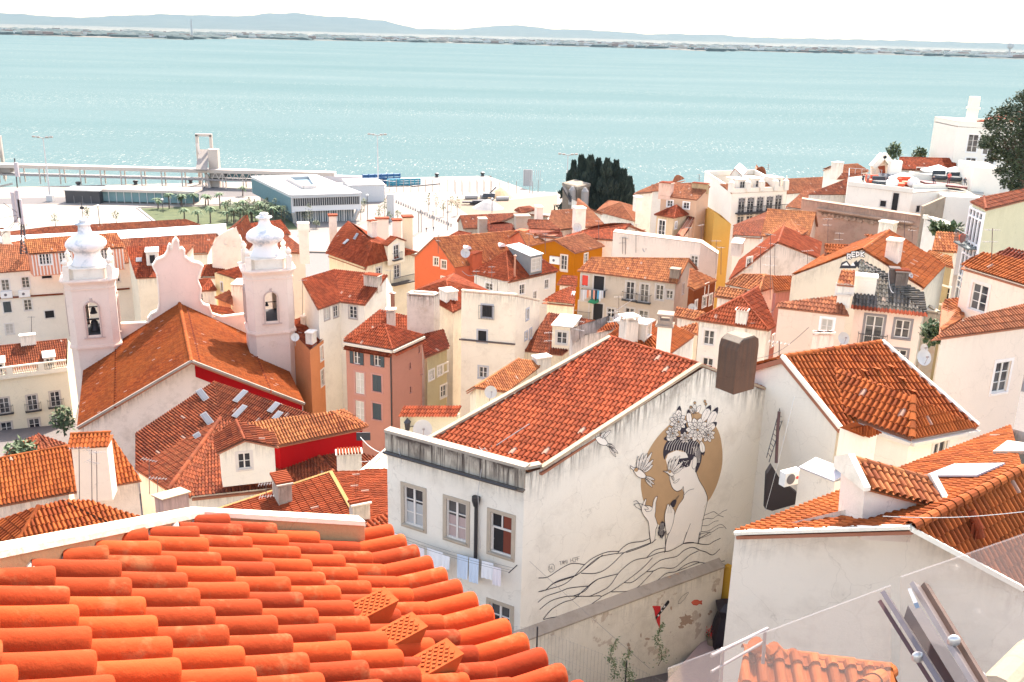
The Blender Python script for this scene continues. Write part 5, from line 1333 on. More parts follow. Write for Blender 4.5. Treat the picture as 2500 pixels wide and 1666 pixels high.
        for z,h,o in((zband,.22,.16),(zband+.22,.12,.08)): cn.prism(*ring(z,h,o))
        cn.build('band',wmat((.74,.60,.54),.4,.3),bo); cn=MB()
        for z,h,o in((zcor-.9,.14,.08),(zcor-.3,.16,.14),(zcor-.12,.14,.26),(zcor+.02,.16,.42)): cn.prism(*ring(z,h,o))
        cn.build('cornice',wmat((.74,.60,.54),.4,.3),bo)
        # attic block with corner urns, onion cupola
        ztop=Z(v_top); h0=zcor+.18; T_=ztop-h0
        at=MB(); k=.80; at.prism([pt(x*k,y*k,h0) for x,y in oc],UP*T_*.17); at.prism([pt(x*k*1.05,y*k*1.05,h0+T_*.17) for x,y in oc],UP*.14)
        at.build('attic',wmat((.72,.67,.63),.7,.5),bo)
        for sx in(-1,1):
            for sy in(-1,1):
                ur=MB(); b=pt(sx*s*.86,sy*s*.86,h0-.02); ur.box(b+UP*T_*.12,ex,ey,UP,.6,.6,T_*.24)
                ur.lathe(b+UP*T_*.24,[(.26,0),(.30,.08),(.18,.2),(.30,.42),(.30,.62),(.14,.82),(.10,.95),(.04,1.0)],8); ur.build('urn',wmat((.74,.68,.64),.5,.3),bo)
        cu=MB(); cu.smooth=True; b=pt(0,0,h0+T_*.17+.1); S2=s*1.04; TT=T_*.83
        prof=[(.64,0),(.62,.05),(.54,.12),(.49,.19),(.47,.25),(.50,.285),(.52,.31),(.66,.35),(.75,.41),(.77,.46),(.74,.52),(.64,.58),(.48,.63),(.34,.675),(.26,.72),(.23,.78),(.22,.84),(.24,.865),(.33,.88),(.33,.90),(.16,.915),(.15,.94),(.19,.96),(.15,.985),(.05,1.0)]
        cu.lathe(b,[(r_*S2,z_*TT) for r_,z_ in prof],16,sq=.35); cu.build('cupola',stained_white(),bo)
        if bell:
            vn=MB(); tp=b+UP*TT; vn.tube([tp,tp+UP*2.0],.035,6); vn.ico(tp+UP*1.15,.2,.1,1,(1.5,.4,1)); vn.bar(tp+UP*1.7-ex*.3,tp+UP*1.7+ex*.3,.05); vn.build('weather_vane',IRON(),bo)
        br=plain('bronze',(.04,.035,.04),.5,.6)
        for sc_,zz,yy_ in((1.0,zw0+.15,-s*.35),(.62,zw0+(zw1-zw0)*.5,-s*.1)) if bell else ((.35,zw0+(zw1-zw0)*.35,-s*.1),):
            be=MB(); be.lathe(pt(-.0 if bell else -.25,yy_,zz),[(.62*sc_,0),(.58*sc_,.15*sc_),(.42*sc_,.5*sc_),(.36*sc_,.9*sc_),(.2*sc_,1.08*sc_),(.08*sc_,1.2*sc_)],14); be.bar(pt(-s*.9,yy_,zz+1.2*sc_),pt(s*.9,yy_,zz+1.2*sc_),.14*sc_+.03); be.build('bell',br,bo)
        # round rosette on the plinth
        ro=MB(); cc=pt(0,-s-.02,zband-1.15); ring_=[cc+.42*(math.cos(2*math.pi*i/16)*ex+math.sin(2*math.pi*i/16)*UP) for i in range(17)]
        for p_,q_ in zip(ring_[:-1],ring_[1:]): ro.bar(p_,q_,.05)
        for i in range(6): a_=math.pi*i/6; ro.bar(cc-.22*(math.cos(a_)*ex+math.sin(a_)*UP),cc+.22*(math.cos(a_)*ex+math.sin(a_)*UP),.04)
        ro.build('rosette',wm,bo)
    tower(150,257,815,(515,648,695,770,800,832),'left bell tower with an iron weather vane and two bells',True)
    tower(566,672,790,(500,625,672,738,768,795),'right bell tower without a vane',False)
    return H
CH=church()
# ================================================================ MID-TOWN HOUSES
CR[0]=13
CHAP=house('chapel_range','low range with sweeping dark red roofs against the church gable','house',58,
 'a:525,985 e:345,935,.3 L:95,772,.8 T:748,385,3.4 S:700,100,5.6 K:95,500,3.6 b:1100,925 c:1690,882 d:2015,745 t:1180,560,2.0 u:1400,570,2.3 w:2010,700,.9 m:1440,350,3.2 B=m+Y*3',
 'eaT;LeT;LTSK;abtT;bcut;cdwu;TtmS','KL Le ea ab bc cd dm mS SK',wall=(.78,.74,.68),roof='b',dirt=.3,ov=.2,slab=.15,w=.22,amp=.06,seg=6,ridge=.17)
LW=house('long_wing','long tiled wing with a red wall under its eave','house',61,
 'a:1195,590 b:1840,458 e:1885,440 q:880,430,1.6 r:1590,335,1.6 f:1690,312,1.2','abrq;ber;erf','ab be ef fr rq qa',wall=(.33,.007,.010),roof='v',dirt=.2,streak=.1,ov=.3,w=.22,amp=.06,seg=7)
DG=house('dormer_house','white gabled dormer block with one window between dark tiled slopes','house',57.6,
 'a:718,650 b:1195,602 r:930,548/ab q:865,400,2.1 c:1160,500,.6 d:700,520,.6','adqr;bcqr','arb bc cq qd da',wall=(.78,.74,.68),roof='b',dirt=.1,ov=.25,bot=2.6,w=.22,amp=.05,seg=6,wins='arb:930,708,.85,1.15,')
for (u,v,l) in((905,222,1.6),(900,338,1.6),(1160,308,1.3),(1190,370,1.0)): skylight(CHAP,'TtmS',u,v,.75,l)
for (u,v) in((605,222),(640,405),(585,560)): skylight(CHAP,'LTSK',u,v,.8,1.3,open_=.5)
chimney(CHAP,'bcut',1735,790,1.7,.8,1.5,(.76,.72,.66),'t')
R1=house('moss_verge_house','red tiled roof with mossy edges and an arched chimney just beyond the parapet','house',45,
 'a:715,1095 b:820,1345 D:1590,805,3.0 C:1800,1180,3.0 e=M(a,D) f=M(b,C)','abCD;efCD','ab bCf fe eDa',roof='r',ov=.1,w=.21,amp=.06,seg=8,wall='w')
def r1x():
    P=R1.P; mb=MB(); m=plain('moss_mortar',(.28,.15,.04),.95,var=.5,scale=9)
    mb.bar(P['a']+UP*.08,P['D']+UP*.08,.16,.14); mb.build('verge',m,R1.root); mb=MB(); mb.bar(P['D']+UP*.1,P['C']+UP*.1,.2,.16); mb.build('ridge_mortar',m,R1.root)
r1x(); CR[0]=13
chimney(R1,'abCD',1222,1000,1.5,.7,1.15,(.40,.36,.33),'t',streak=.8,dirt=1)
chimney(R1,'abCD',1815,1150,.55,.9,.9,(.62,.56,.5),'t',streak=.6)
WB=flat('low_white_block','low white block with a thin grey line between the tiled roofs and mural house','' and 0 or 51,'a:1700,905 b:2020,790 c=b+X*2+Y*6',wall='w',par=.1)
PC=house('big_chimney','wide pink chimney stack with a rough concrete slab on top','chimney',40.5,'a:218,975 b:300,1012 c:522,950 d=a+c-b','F:abcd','ab bc cd da',wall=(.52,.35,.31),ov=.08,slab=.02,flat=plaster((.50,.40,.30),1,.2),cap=False,dirt=.5)
SR2=shed('low_tiled_roof','strip of red tiles beside the corner of the mural house','' and 0 or 40,'a:1850,1330 b:2010,1240 c:2030,1110,.8 d:1865,1180,.8',r='r',bot=5)
CR[0]=12
L9=gab('white_stack_house','orange roofed house carrying a tall pale stack with antennas','' and 0 or 53,'a:-90,1292 b:482,1186 r:527,857,2.4 q:-90,972,2.4',r='o',wall='k',ov=.15,w=.23,amp=.055,seg=8)
L9b=house('white_stack_wing','orange roofed wing right of the tall pale stack','house',53.5,'a:482,1190 b:968,1105 r:765,800,2.9 q:527,857,2.4','abrq','ab br rq qa',roof='o',wall='k',ov=.15,w=.23,amp=.055,seg=8)
ST=house('pale_stack','tall pale pink rendered stack with a tiled cap beside the antennas','chimney',52.5,'a:525,1150 b:690,1155 c:765,1100 D:525,885/ab','','',wall='k')
def stack():
    CR[0]=12; a=PY(522,1150,52.2); t=ST.root; A=a; B=PY(762,1150,52.6); top=PY(530,880,52.2)[2]; z=A[2]-1; d=hor(B-A); n=np.cross(UP,d); L=np.linalg.norm(B-A)
    mb=MB(); mb.box((A+B)/2*[1,1,0]+UP*(z+top)/2+n*.7,d,n,UP,L,1.4,top-z); mb.build('wall',plaster((.76,.65,.585),.3,.3),t)
    r=MB(); A2=A*[1,1,0]+UP*top-d*.2-n*.2; B2=B*[1,1,0]+UP*top+d*.1-n*.2; tilesheet(r,[A2,B2,B2+n*1.1+UP*.45,A2+n*1.1+UP*.45],w=.22,L=.4,amp=.06,seg=8); r.prism([A2,B2,B2+n*1.8,A2+n*1.8],UP*.05)
    ridgecap(r,A2+n*1.1+UP*.5,B2+n*1.1+UP*.5,.13); r.build('cap_roof',rmat('o'),t)
stack()
CR[0]=12
L10=house('hipped_roof_house','hipped orange roof with long ridge tiles behind the parapet corner','house',41,
 'a:-190,1440,-.2 z:60,1640 b:820,1430 q:268,1283,1.5 r:425,1238,1.7 s:620,1240,1.3 c:1045,1372,.3','azq;zbrq;bcsr','az zb bc cs sr rq qa',roof='o',wall='w',ov=.1,w=.21,amp=.055,seg=8,ridge=.14)
L8=hip('small_hip_roof','small dark hipped roof at the left edge beyond the orange roof','' and 0 or 72,'a:20,935 b:345,880 c:460,852 q:255,790,1.4 r:262,786,1.4',r='b',wall='w')
L7=gab('balcony_house','pale yellow facade with iron balconies and a balustrade','' and 0 or 104,'a:-150,400 b:450,325 r:455,138,3.2 q:-150,200,3.2',r='b',wall=(.72,.66,.53),ov=-.15,par=0,stone=(.50,.42,.34),dirt=.15,streak=.1,
 wins='ab:30,590,1.05,1.9,b;ab:222,570,1.05,1.9,b;ab:378,545,1.05,1.9,b;ab:48,760,1.15,2.1,b;ab:238,735,1.15,2.1,;ab:388,705,1.15,2.0,')
def l7():
    P=L7.P; o,d,n,L=L7.runs['ab']; z=P['a'][2]; mb=MB(); g=np.array([*o[:2],z])
    mb.box(g+d*L/2-UP*.3+n*.15,d,n,UP,L,.5,.25); mb.box(g+d*L/2-UP*.05+n*.15,d,n,UP,L,.35,.25); mb.box(g+d*L/2+UP*.95+n*.15,d,n,UP,L,.3,.16)
    k=0; s=.1
    while s<L:
        if int(s/3.2)%2==0 or True:
            mb.lathe(g+d*s+n*.15+UP*.08,[(.07,0),(.11,.2),(.06,.4),(.05,.55),(.09,.8)],6)
        if k%14==0: mb.box(g+d*s+UP*.5+n*.15,d,n,UP,.7,.34,.9)
        s+=.24; k+=1
    mb.build('balustrade',plaster((.74,.68,.58),.3,.2),L7.root)
l7(); CR[0]=12
dormer(L7,'abrq',345,330,1.2,1.3,'shed','W','M','c',.8,1.0); dormer(L7,'abrq',0,372,1.2,1.3,'shed','W','M','c',.8,1.0)
chimney(L7,'abrq',195,165,1.7,.8,1.5,'W','c')
CR[0]=6
L1=house('long_white_building','long plain white building with scattered windows behind the left bell tower','house',131,
 'a:-220,668 b:1252,556 c:1250,330,2.6 d:-260,395,2.8','abcd','ab bc cd da',roof='p',wall=(.76,.71,.645),dirt=.25,streak=.15,ov=.2,
 wins='ab:52,770,1,1.6,;ab:245,745,1,1.6,;ab:448,693,1.3,.4,d;ab:70,980,1,1.6,s;ab:267,960,1,1.6,;ab:475,1050,1.2,1.1,d;ab:92,1190,1,1.5,u;ab:1052,900,1,1.6,;ab:1120,700,.8,1.2,',stone=(.66,.6,.53))
AT=house('striped_attic','attic storey with striped salmon cladding and an orange roof','house',129.5,
 'a:275,472 b:1200,408 c:1118,268,2.2 d:228,332,2.2','abcd','ab bc cd da',roof='v',wall=(.62,.25,.16),ov=.25,bot=3.3,stone=(.78,.74,.7),dirt=.1,streak=0,wins='ab:433,522,1.5,1.5,;ab:625,505,1.5,1.5,;ab:1000,475,1.5,1.5,')
def at():
    o,d,n,L=AT.runs['ab']; z=AT.P['a'][2]; mb=MB(); s=.15
    while s<L-.1: 
        mb.box(np.array([*(o+d*s)[:2],z-1.65])+n*.015,d,n,UP,.17,.04,3.1); s+=.42
    mb.build('cladding',plain('pale_slats',(.70,.60,.52),.8),AT.root)
    o,d,n,L=L1.runs['ab']; mb=MB()
    for v0,v1,u0,u1 in((900,852,-100,605),(818,800,1045,1240)):
        mb.bar(PP(u0,v0,o,n,6)+n*.12,PP(u1,v1,o,n,6)+n*.12,.3,.2)
    mb.build('string_course',rmat('b'),L1.root)
at(); CR[0]=6
L2=shed('skylit_roof_house','orange roof with a white dormer left of the church pediment','' and 0 or 127,'a:1300,705 b:1620,690 c:1650,383,3.4 d:1205,405,3.4',r='r',wall='c',ov=.2)
dormer(L2,'abcd',1465,590,1.6,2.0,'shed','W','M','d',.7,1.2); skylight(L2,'abcd',1330,535,1.1,1.1)
L2b=shed('plain_rear_wall','cream wall with a grey pipe between the white building and pediment','' and 0 or 133,'a:1255,560 b:1700,560 c=b+Y*8+U*1 d=a+Y*8+U*1',r='b',wall='c')
L3=gab('terrace_roof_house','long brown tiled roof below the white terrace','' and 0 or 150,'a:1195,490 b:1990,462 r:2070,285,2.6 q:1180,330,2.6',r='b',wall='w')
CR[0]=1
L4=house('white_terrace','long bright white flat roof crossing behind the left tower','house',176,'a:-300,1075 b:1110,1042 c:1960,985 d:2030,908 e:1100,968 f:-300,1035','F:abcdef','ab bc cd df fa',wall='W',ov=0,slab=.05,cap=False,flat=plain('white_membrane',(.82,.80,.77),.8,var=.02),bot=6)
L5=hip('quayside_roof','low hipped brown roof in front of the white quay square','' and 0 or 205,'a:205,1012 b:1800,918 q:440,937,2.2 r:1670,870,2.2',r='b',wall='w')
L6=gab('corner_roof','corner of a tiled roof at the left edge by the chimney','' and 0 or 190,'a:-300,1040 b:150,1020 r:30,948,2.5 q:-300,960,2.5',r='b')
L6b=gab('tiled_gable_left','orange roof at the left edge under the lattice mast','' and 0 or 140,'a:-100,1330 b:240,1290 r:200,1060,2.4 q:-100,1110,2.4',r='p')
chimney(L6b,'abrq',65,1110,1.2,1.0,3.2,'w','s'); chimney(L1,'abcd',605,1000-300,1,1,1.5,'w','s') if 0 else None
CR[0]=7
T1=gab('curved_gable_house','pale house with a curved gable top left of the right bell tower','' and 0 or 128,'a:745,470 b:460,400 r:610,215/ab q=r+Y*10+X*2',r='d',wall=(.72,.56,.52)) if 0 else house('curved_gable_house','pale stained house with a curved gable left of the right bell tower','house',126,
 'a:455,640 b:770,640 e:457,405/ab f:520,300/ab g:600,250/ab h:690,215/ab i:740,330/ab j:775,480/ab','','',wall='k')
def t1():
    P=T1.P; n=nrm(np.cross(P['b']-P['a'],UP)); n=n if n[1]>0 else -n
    mb=MB(); mb.prism([P['a']-UP*6,P['b']-UP*6,P['j'],P['i'],P['h'],P['g'],P['f'],P['e']],n*.5); mb.build('wall',plaster((.72,.60,.55),.7,.7),T1.root)
    r=MB(); E=n*9
    tilesheet(r,[P['j']+E*.0,P['j']+E,P['h']+E,P['h']]); tilesheet(r,[P['e'],P['e']+E,P['h']+E,P['h']]); r.build('roof',rmat('b'),T1.root)
    for u,v in((590,352),(675,372)):
        q=PP(u,v,P['a'],n,7); window(T1.root,q-n*.02,nrm(P['b']-P['a']),-n,.3,.8,'dx',120)
t1(); CR[0]=7
T2=gab('roof_behind_tower','orange roof just behind the right bell tower cupola','' and 0 or 150,'a:700,330 b:1220,280 r:1120,152,2.2 q:690,200,2.2',r='r',wall='w')
T3=hip('dark_hip_behind','dark hipped roof and grey walls right of the tower cupola','' and 0 or 140,'a:1090,430 b:1290,440 c:1390,470 r:1180,300,2.2 q:1100,290,2.2',r='b',wall='k')
T4=shed('cream_courtyard_house','cream house with a red shed roof between pediment and right tower','' and 0 or 118,'a:505,652 b:820,755 c:900,640,1.2 d:735,590,1.2',r='r',wall='Y',ov=-.1,wins='ab:556,785,.4,1.1,d')
T5=shed('striped_small_roof','small orange roof right behind the church pediment','' and 0 or 124,'a:350,690 b:560,690 c:610,555,1.8 d:385,580,1.8',r='r',wall='w')
T6=hip('tiny_hip_roof','tiny hipped orange roof above a white wall by the pediment','' and 0 or 116,'a:352,830 b:505,822 r:440,715,1.0',r='r',wall='w',wins='ab:392,890,.9,1.2,')
T7=shed('sunk_roof','low brown roof in the courtyard left of the right tower','' and 0 or 112,'a:485,890 b:665,965 c:650,850,1.3 d:630,820,1.4',r='b',wall='o')
T8=shed('screened_roof','low red roof just behind the white screen wall of the church','' and 0 or 109,'a:390,1010 b:700,1060 c:640,990,1.2 d:380,945,1.4',r='r',wall='o')
T9=flat('rough_pink_block','rough pink rendered block with a vent pipe left of the right tower','' and 0 or 111,'a:640,775 b:775,780 c=b+Y*3',wall='k',par=.1,streak=.8)
# houses right of the right tower
CR[0]=8
H1=house('orange_corner_house','orange rendered corner house with tall white framed windows','house',97,
 'a:222,1150 b:540,908 r:330,795,1.2 q:-20,900,1.2','abrq','ab br rq qa',wall=(.58,.235,.11),roof='r',ov=-.05,par=0,stone=(.72,.64,.56),streak=.2,
 wins='ab:337,1185,.8,1.6,;ab:440,1085,.75,1.4,;ab:505,1040,.65,1.3,;ab:343,1420,.85,1.8,;ab:455,1325,.75,1.6,;ab:470,1540,.8,1.6,')
chimney(H1,'abrq',235,1085,1.1,.8,1.7,'W','c'); chimney(H1,'abrq',200,870,2.6,.6,1.0,'k','c'); pipe(H1,'abrq',333,985,1.1,.14,'flue_brown',(.35,.2,.14))
H2=hip('pink_shutter_house','dusty pink house with dark green shutters and a hipped roof','' and 0 or 81,
 'b:1012,1155 a:545,1075 c:1312,1018 r:935,915,1.7 d=a+c-b',r='r',wall=(.42,.20,.155),ov=.12,dirt=.12,streak=.15,stone=(.42,.20,.155),w=.21,
 wins='ab:672,1225,.72,1.35,o;ab:868,1245,.72,1.35,o;ab:700,1475,.95,2.1,u;ab:865,1475,.95,1.6,s;ab:700,1745,.95,2.1,u;ab:865,1745,.95,1.6,s;bc:1267,1150,.2,.6,dx;bc:1180,1305,.2,.6,dx;bc:1290,1360,.2,.6,dx;bc:1183,1535,.2,.6,dx')
def h2():
    P=H2.P; mb=MB()
    for a,b in(('a','b'),('b','c')): mb.bar(P[a]-UP*.16,P[b]-UP*.16,.34,.22)
    mb.build('gutter',plaster((.62,.55,.48),.6,.6),H2.root)
    o,d,n,L=H2.runs['ab']; r=MB(); A=np.array([*(o)[:2],P['b'][2]-.62])+n*.45; B=A+d*L
    tilesheet(r,[A,B,B-n*.5+UP*.25,A-n*.5+UP*.25],w=.2,L=.5,amp=.06,seg=6); r.prism([A-UP*.05,B-UP*.05,B-n*.5+UP*.1,A-n*.5+UP*.1],UP*.03)
    o2,d2,n2,L2=H2.runs['bc']; A=np.array([*o2[:2],P['b'][2]-.62])+n2*.45; B=A+d2*L2
    tilesheet(r,[A,B,B-n2*.5+UP*.25,A-n2*.5+UP*.25],w=.2,L=.5,amp=.06,seg=6)
    r.build('tile_fringe',rmat('r'),H2.root)
    mb=MB(); q=np.array([*(o+d*(L-.1))[:2],P['b'][2]-.7]); mb.tube([q+n*.1,q+n*.1-UP*14],.07,6); mb.build('drain_pipe',IRON(),H2.root)
h2(); CR[0]=8
H3=shed('ochre_low_house','low ochre house with three shuttered windows right of the pink house','' and 0 or 85,'a:1325,1228 b:1560,1128 c:1500,960,1.8 d:1290,1010,1.8',r='d',wall=(.42,.36,.23),dirt=.5,wins='ab:1385,1395,.75,.9,u;ab:1465,1352,.7,.9,u;ab:1520,1325,.6,.8,u;ab:1500,1550,.9,1.2,')
H4=house('valley_roof_house','white house with two red roof slopes meeting in a white valley','house',103,
 'v:512,697 e:300,772 f:747,728 r:455,385,3.6 l:140,478,3.6 k:968,440,3.6 m=k+Y*6-U*3 n=l+Y*6-U*3','evrl;vfkr','ev vf fk km mn nl le',wall=(.76,.72,.67),roof='r',ov=.2,dirt=.4,streak=.4,
 stone=(.45,.38,.33),wins='ev:385,810,.8,1.3,u;ev:470,785,.8,1.3,;vf:635,795,.95,1.4,')
chimney(H4,'vfkr',825,530,1.8,1.0,1.5,(.55,.48,.43),'t',streak=1,dirt=1)
H27=house('long_dark_slope','long dark red roof slope rising behind the pink house','house',92,'a:545,1045 b:1165,1040 c:1155,830,2.6 d:890,770,2.9','abcd','ab bc cd da',roof='r',wall='w')
chimney(H27,'abcd',1000,920,.9,.7,1.5,(.6,.5,.46),'s',streak=.6); pipe(H27,'abcd',1015,760,1.6,.22,'brick_flue',(.25,.10,.06))
H26=house('corner_tile_roof','red roof with a white hatch between the stained block and cream building','house',100,'a:1225,592 b:1592,800 c:1965,610 r:1527,497,2.2 d=a+c-b','abr;bcr;cdr;dar','ab bc cd da',roof='r',wall='c',dirt=.6)
chimney(H26,'abr',1548,655,1.7,1.3,.8,'W','c')
H25=flat('stained_block','tall rendered block heavily stained with black mould','' and 0 or 91,'a:1150,632 b:1408,650 c:1462,622 ',wall=(.62,.55,.50),par=.15,streak=1.0,dirt=1,patch=.3)
H5=house('big_hip_house','large hipped house with a balcony dormer and cream walls','house',123,
 'b:1205,1298 a:865,1178 c:1690,1165 r:1282,1078,2.7 q:1065,890,2.9 d=a+c-b','abrq;bcr;cdqr;daq','ab bc cd da',crop=2,fit=False,roof='r',wall=(.74,.64,.48),ov=.35,stone=(.5,.43,.36),
 wins='bc:1340,1330,1.0,.9,;bc:1505,1335,1.2,1.8,')
dormer(H5,'bcr',1500,1245,3.6,2.6,'gable','c','r','b',1.1,2.0,rise=.7)
for (u,v,h_) in((1062+220,1010,1.8),): chimney(H5,'abrq',u,v-40,1.1,.9,1.8,'k','t')
skylight(H5,'abrq',1052,1075,.8,1.2); skylight(H5,'abrq',1150,1035,.8,1.2,open_=.3)
def h5():
    CR[0]=2; o,d,n,L=H5.runs['bc']; mb=MB(); A=PP(1425,1450,o,n); B=PP(1610,1408,o,n); z=A[2]; 
    mb.prism([A,B,B+n*1.1,A+n*1.1],-UP*.15)
    k=int(np.linalg.norm(B-A)/.2)
    for i in range(k+1): p=A+n*1.05+(B-A)*i/k; mb.bar(p,p+UP*1.0,.035)
    mb.bar(A+n*1.05+UP*1.0,B+n*1.05+UP*1.0,.06); mb.build('long_balcony',IRON(),H5.root)
h5(); CR[0]=2
for i,(u,v,y,w_,l_,hh,lab) in enumerate(((932,985,140,1.1,1.0,2.5,'tall pink chimney with a tiled cap standing before the white terminal building'),(1505,1040,138,1.2,1.1,2.7,'pink chimney with a brick cap beside the tall cream slab'),(1600,1090,134,1.3,1.3,3.9,'tall cream slab chimney behind the balcony dormer'),(672,1130,128,1.3,1.2,2.6,'square white chimney with a box top right of the tower cupola'),(1372,930,150,1.9,1.0,1.2,'broad pink chimney on the far ridge'))):
    q=PY(u,v,y); t=thing('chimney',lab,'chimney',q-UP*2); mb=MB(); e=hor(np.array([1,.25,0])); f=np.cross(UP,e)
    mb.box(q+UP*(hh/2-1),e,f,UP,w_,l_,hh+2); mb.build('stack',plaster((.76,.63,.58) if i!=2 else (.76,.64,.46),.5,.6),t)
    mb=MB(); mb.box(q+UP*(hh+.12),e,f,UP,w_+.3,l_+.3,.2)
    if i==3: mb.box(q+UP*(hh+.6),e,f,UP,w_+.3,l_+.3,.8)
    mb.build('cap',rmat('r') if i!=3 else plaster((.76,.68,.64),.3,.1),t)
CR[0]=8
H6=house('terracotta_gable_house','bright terracotta painted gable house with small white windows','house',141,
 'a:1610,367 l:1183,305 r:1410,85/al k:2208,14,3.4 K=a+k-r L=l+k-r','aKkr;lLkr','lra aK Kk kL Ll',roof='v',wall=(.55,.14,.07),ov=.1,dirt=.08,streak=.1,stone=(.7,.6,.54),
 wins='lra:1430,308,.8,1.2,;lra:1503,338,.8,1.2,;lra:1502,490,.8,1.1,')
CR[0]=3
def whitevent(H,fk,u,v,L_):
    q,e,t,n=onroof(H,fk,u,v); mb=MB(); pts=[]; 
    for i in range(9): a=math.pi*i/8; pts.append(q+e*(-.9*math.cos(a))+UP*(.55*math.sin(a)+.35))
    mb.prism(pts,hor(-n)*L_+UP*.2); return mb.build('roof_vent',plain('white_sheet',(.8,.78,.75),.4),H.roof)
whitevent(H6,'aKkr',160,1010,3.2); whitevent(H6,'aKkr',470,985,3.2)
chimney(H6,'aKkr',215,1130,2.6,1.1,2.6,(.48,.12,.06),'t'); chimney(H6,'aKkr',640,940,2.1,1.6,3.2,(.48,.13,.075),'c')
H7=hip('white_hip_house','white house with a hipped red roof and a grey metal dormer','' and 0 or 119,
 'b:522,1282 a:188,1206 c:972,1182 q:500,1010,2.6 r:692,985,2.6 d=a+c-b',r='r',wall='W',stone=(.74,.68,.62),wins='bc:642,1348,.95,1.3,;bc:757,1405,.6,1.2,;bc:862,1300,.75,1.2,;ab:345,1325,1.2,.9,') if 0 else house('white_hip_house','white house with a hipped red roof and a grey metal dormer','house',119,
 'b:522,1282 a:188,1206 c:972,1182 q:500,1010,2.6 r:692,985,2.6 d=a+c-b','abq;bcrq;cdr;daqr','ab bc cd da',roof='r',wall='W',dirt=.15,stone=(.74,.68,.62),ov=.25,wins='bc:642,1348,.95,1.3,;bc:757,1405,.6,1.2,;bc:862,1300,.75,1.2,;ab:345,1325,1.2,.9,')
dormer(H7,'bcrq',765,1208,2.3,2.5,'shed',(.20,.21,.23),'F','u',1.6,1.6); pipe(H7,'bcrq',575,1230,2.6,.13,'flue_terracotta',(.45,.2,.12))
H8=gab('mustard_house','deep mustard yellow gable house with an air conditioner','' and 0 or 136,'a:1120,1028 b:1387,962 l:682,967 p:930,908/al q=p r=p+b-a c=l+b-a d=l',r='p',wall=(.40,.135,.006),dirt=.1,streak=.1,stone=(.7,.6,.5),wins='ab:1215,1070,.8,1.4,;dqa:1018,1110,.95,2.2,;dqa:1020,1180,.9,.1,d')
def ac(H,run,u,v,w_=.9,h_=.6):
    o,d,n,L=H.runs[run]; q=PP(u,v,o,n); mb=MB(); mb.box(q+n*.2,d,n,UP,w_,.35,h_); b=mb.build('air_conditioner',plain('ac_white',(.72,.70,.66),.4),H.root); m2=MB(); pts=[q+n*.385-d*.12+.2*(math.cos(a)*d+math.sin(a)*UP) for a in np.linspace(0,6.28,13)[:-1]]; m2.prism(pts,n*.01); m2.build('fan',plain('ac_dark',(.10,.09,.10),.5),b)
ac(H8,'dqa',942,1085,1.6,1.1); ac(L1,'ab',0,0) if 0 else None
CR[0]=6; ac(L1,'ab',62,858,1.5,1.0); ac(L1,'ab',232,848,1.5,1.0)
CR[0]=9
H9=house('laundry_house','grey cream apartment house with a colourful washing line and iron balconies','house',107,
 'b:2168,520 a:1212,400 r:2288,285,2.9 q:1345,275,2.6 c=M(b,r) d=M(a,q)','abrq;cdqr','ab brc cd dqa',roof='v',wall=(.50,.43,.37),dirt=.5,streak=.35,ov=.25,stone=(.50,.44,.39),
 wins='ab:1285,495,.9,1.4,;ab:1420,515,1.3,1.7,d;ab:1718,590,1.0,2.2,b;ab:1855,612,1.0,2.2,b;ab:2001,605,.9,1.8,;ab:2096,626,.8,1.0,;ab:1272,775,1.2,2.1,b;ab:1410,800,1.2,2.3,d;ab:1535,802,.9,1.1,;ab:1712,818,1.1,1.6,;ab:1845,850,1.1,1.8,;brc:2226,570,.7,1.3,')
chimney(H9,'abrq',2150,450,1.1,1.0,1.2,(.30,.24,.20),'c',streak=.8,dirt=1)
def laundry():
    CR[0]=9; o,d,n,L=H9.runs['ab']; A=PP(1265,565,o,n)+n*.7; B=PP(1500,578,o,n)+n*.7; t=thing('clothes_line','bright washing hanging on a line under a window of the grey house','washing line',A)
    mb=MB(); mb.bar(A,A-n*.7,.04); mb.bar(B,B-n*.7,.04); mb.bar(A,B,.02); mb.bar(A-n*.25,B-n*.25,.02); mb.build('bracket',IRON(),t)
    r=random.Random(6); cs=[(.45,.42,.42),(.6,.56,.55),(.5,.48,.5),(.62,.20,.10),(.70,.45,.35),(.03,.10,.12),(.62,.25,.18),(.02,.02,.03),(.08,.30,.45),(.62,.62,.62),(.55,.55,.58),(.02,.02,.025)]; LL=np.linalg.norm(B-A); w_=LL/len(cs); u=(B-A)/LL
    for i,c in enumerate(cs):
        h_=r.uniform(.8,1.5) if i!=11 else .9; mb=MB(); p=A+u*(i*w_+.04); e=.06*math.sin(i); mb.prism([p,p+u*w_*.85,p+u*w_*.8-UP*h_+n*e,p+u*w_*.1-UP*h_*.95+n*e],n*.02); mb.build('garment',plain('garment_%d'%i,c,.9),t)
    mb=MB(); q=PP(1380,680,o,n)+n*.3; mb.ico(q,.75,.5,1,(1,.35,.6)); tag(mb.build('green_bundle',plain('green_cloth',(.03,.22,.12),.9)),'green net bundle hanging below the colourful washing line','bundle')
    q=PP(1287,488,o,n)-n*.05; mb=MB(); mb.box(q,d,n,UP,.7,.05,1.25); mb.build('red_blind',plain('red_blind',(.60,.05,.03),.8),H9.root)
laundry(); CR[0]=10
H10=house('brown_house','chestnut brown painted house with white windows beside the grey house','house',101,'a:765,586 b:985,492 c:722,372,1.8 d:700,545,.5','abcd','ab bc cd da',roof='v',wall=(.17,.045,.016),ov=.12,dirt=.1,streak=.1,stone=(.7,.63,.56),wins='ab:882,580,.8,1.3,;ab:860,690,.9,1.2,;ab:920,672,.7,1.2,;ab:780,722,.5,.9,')
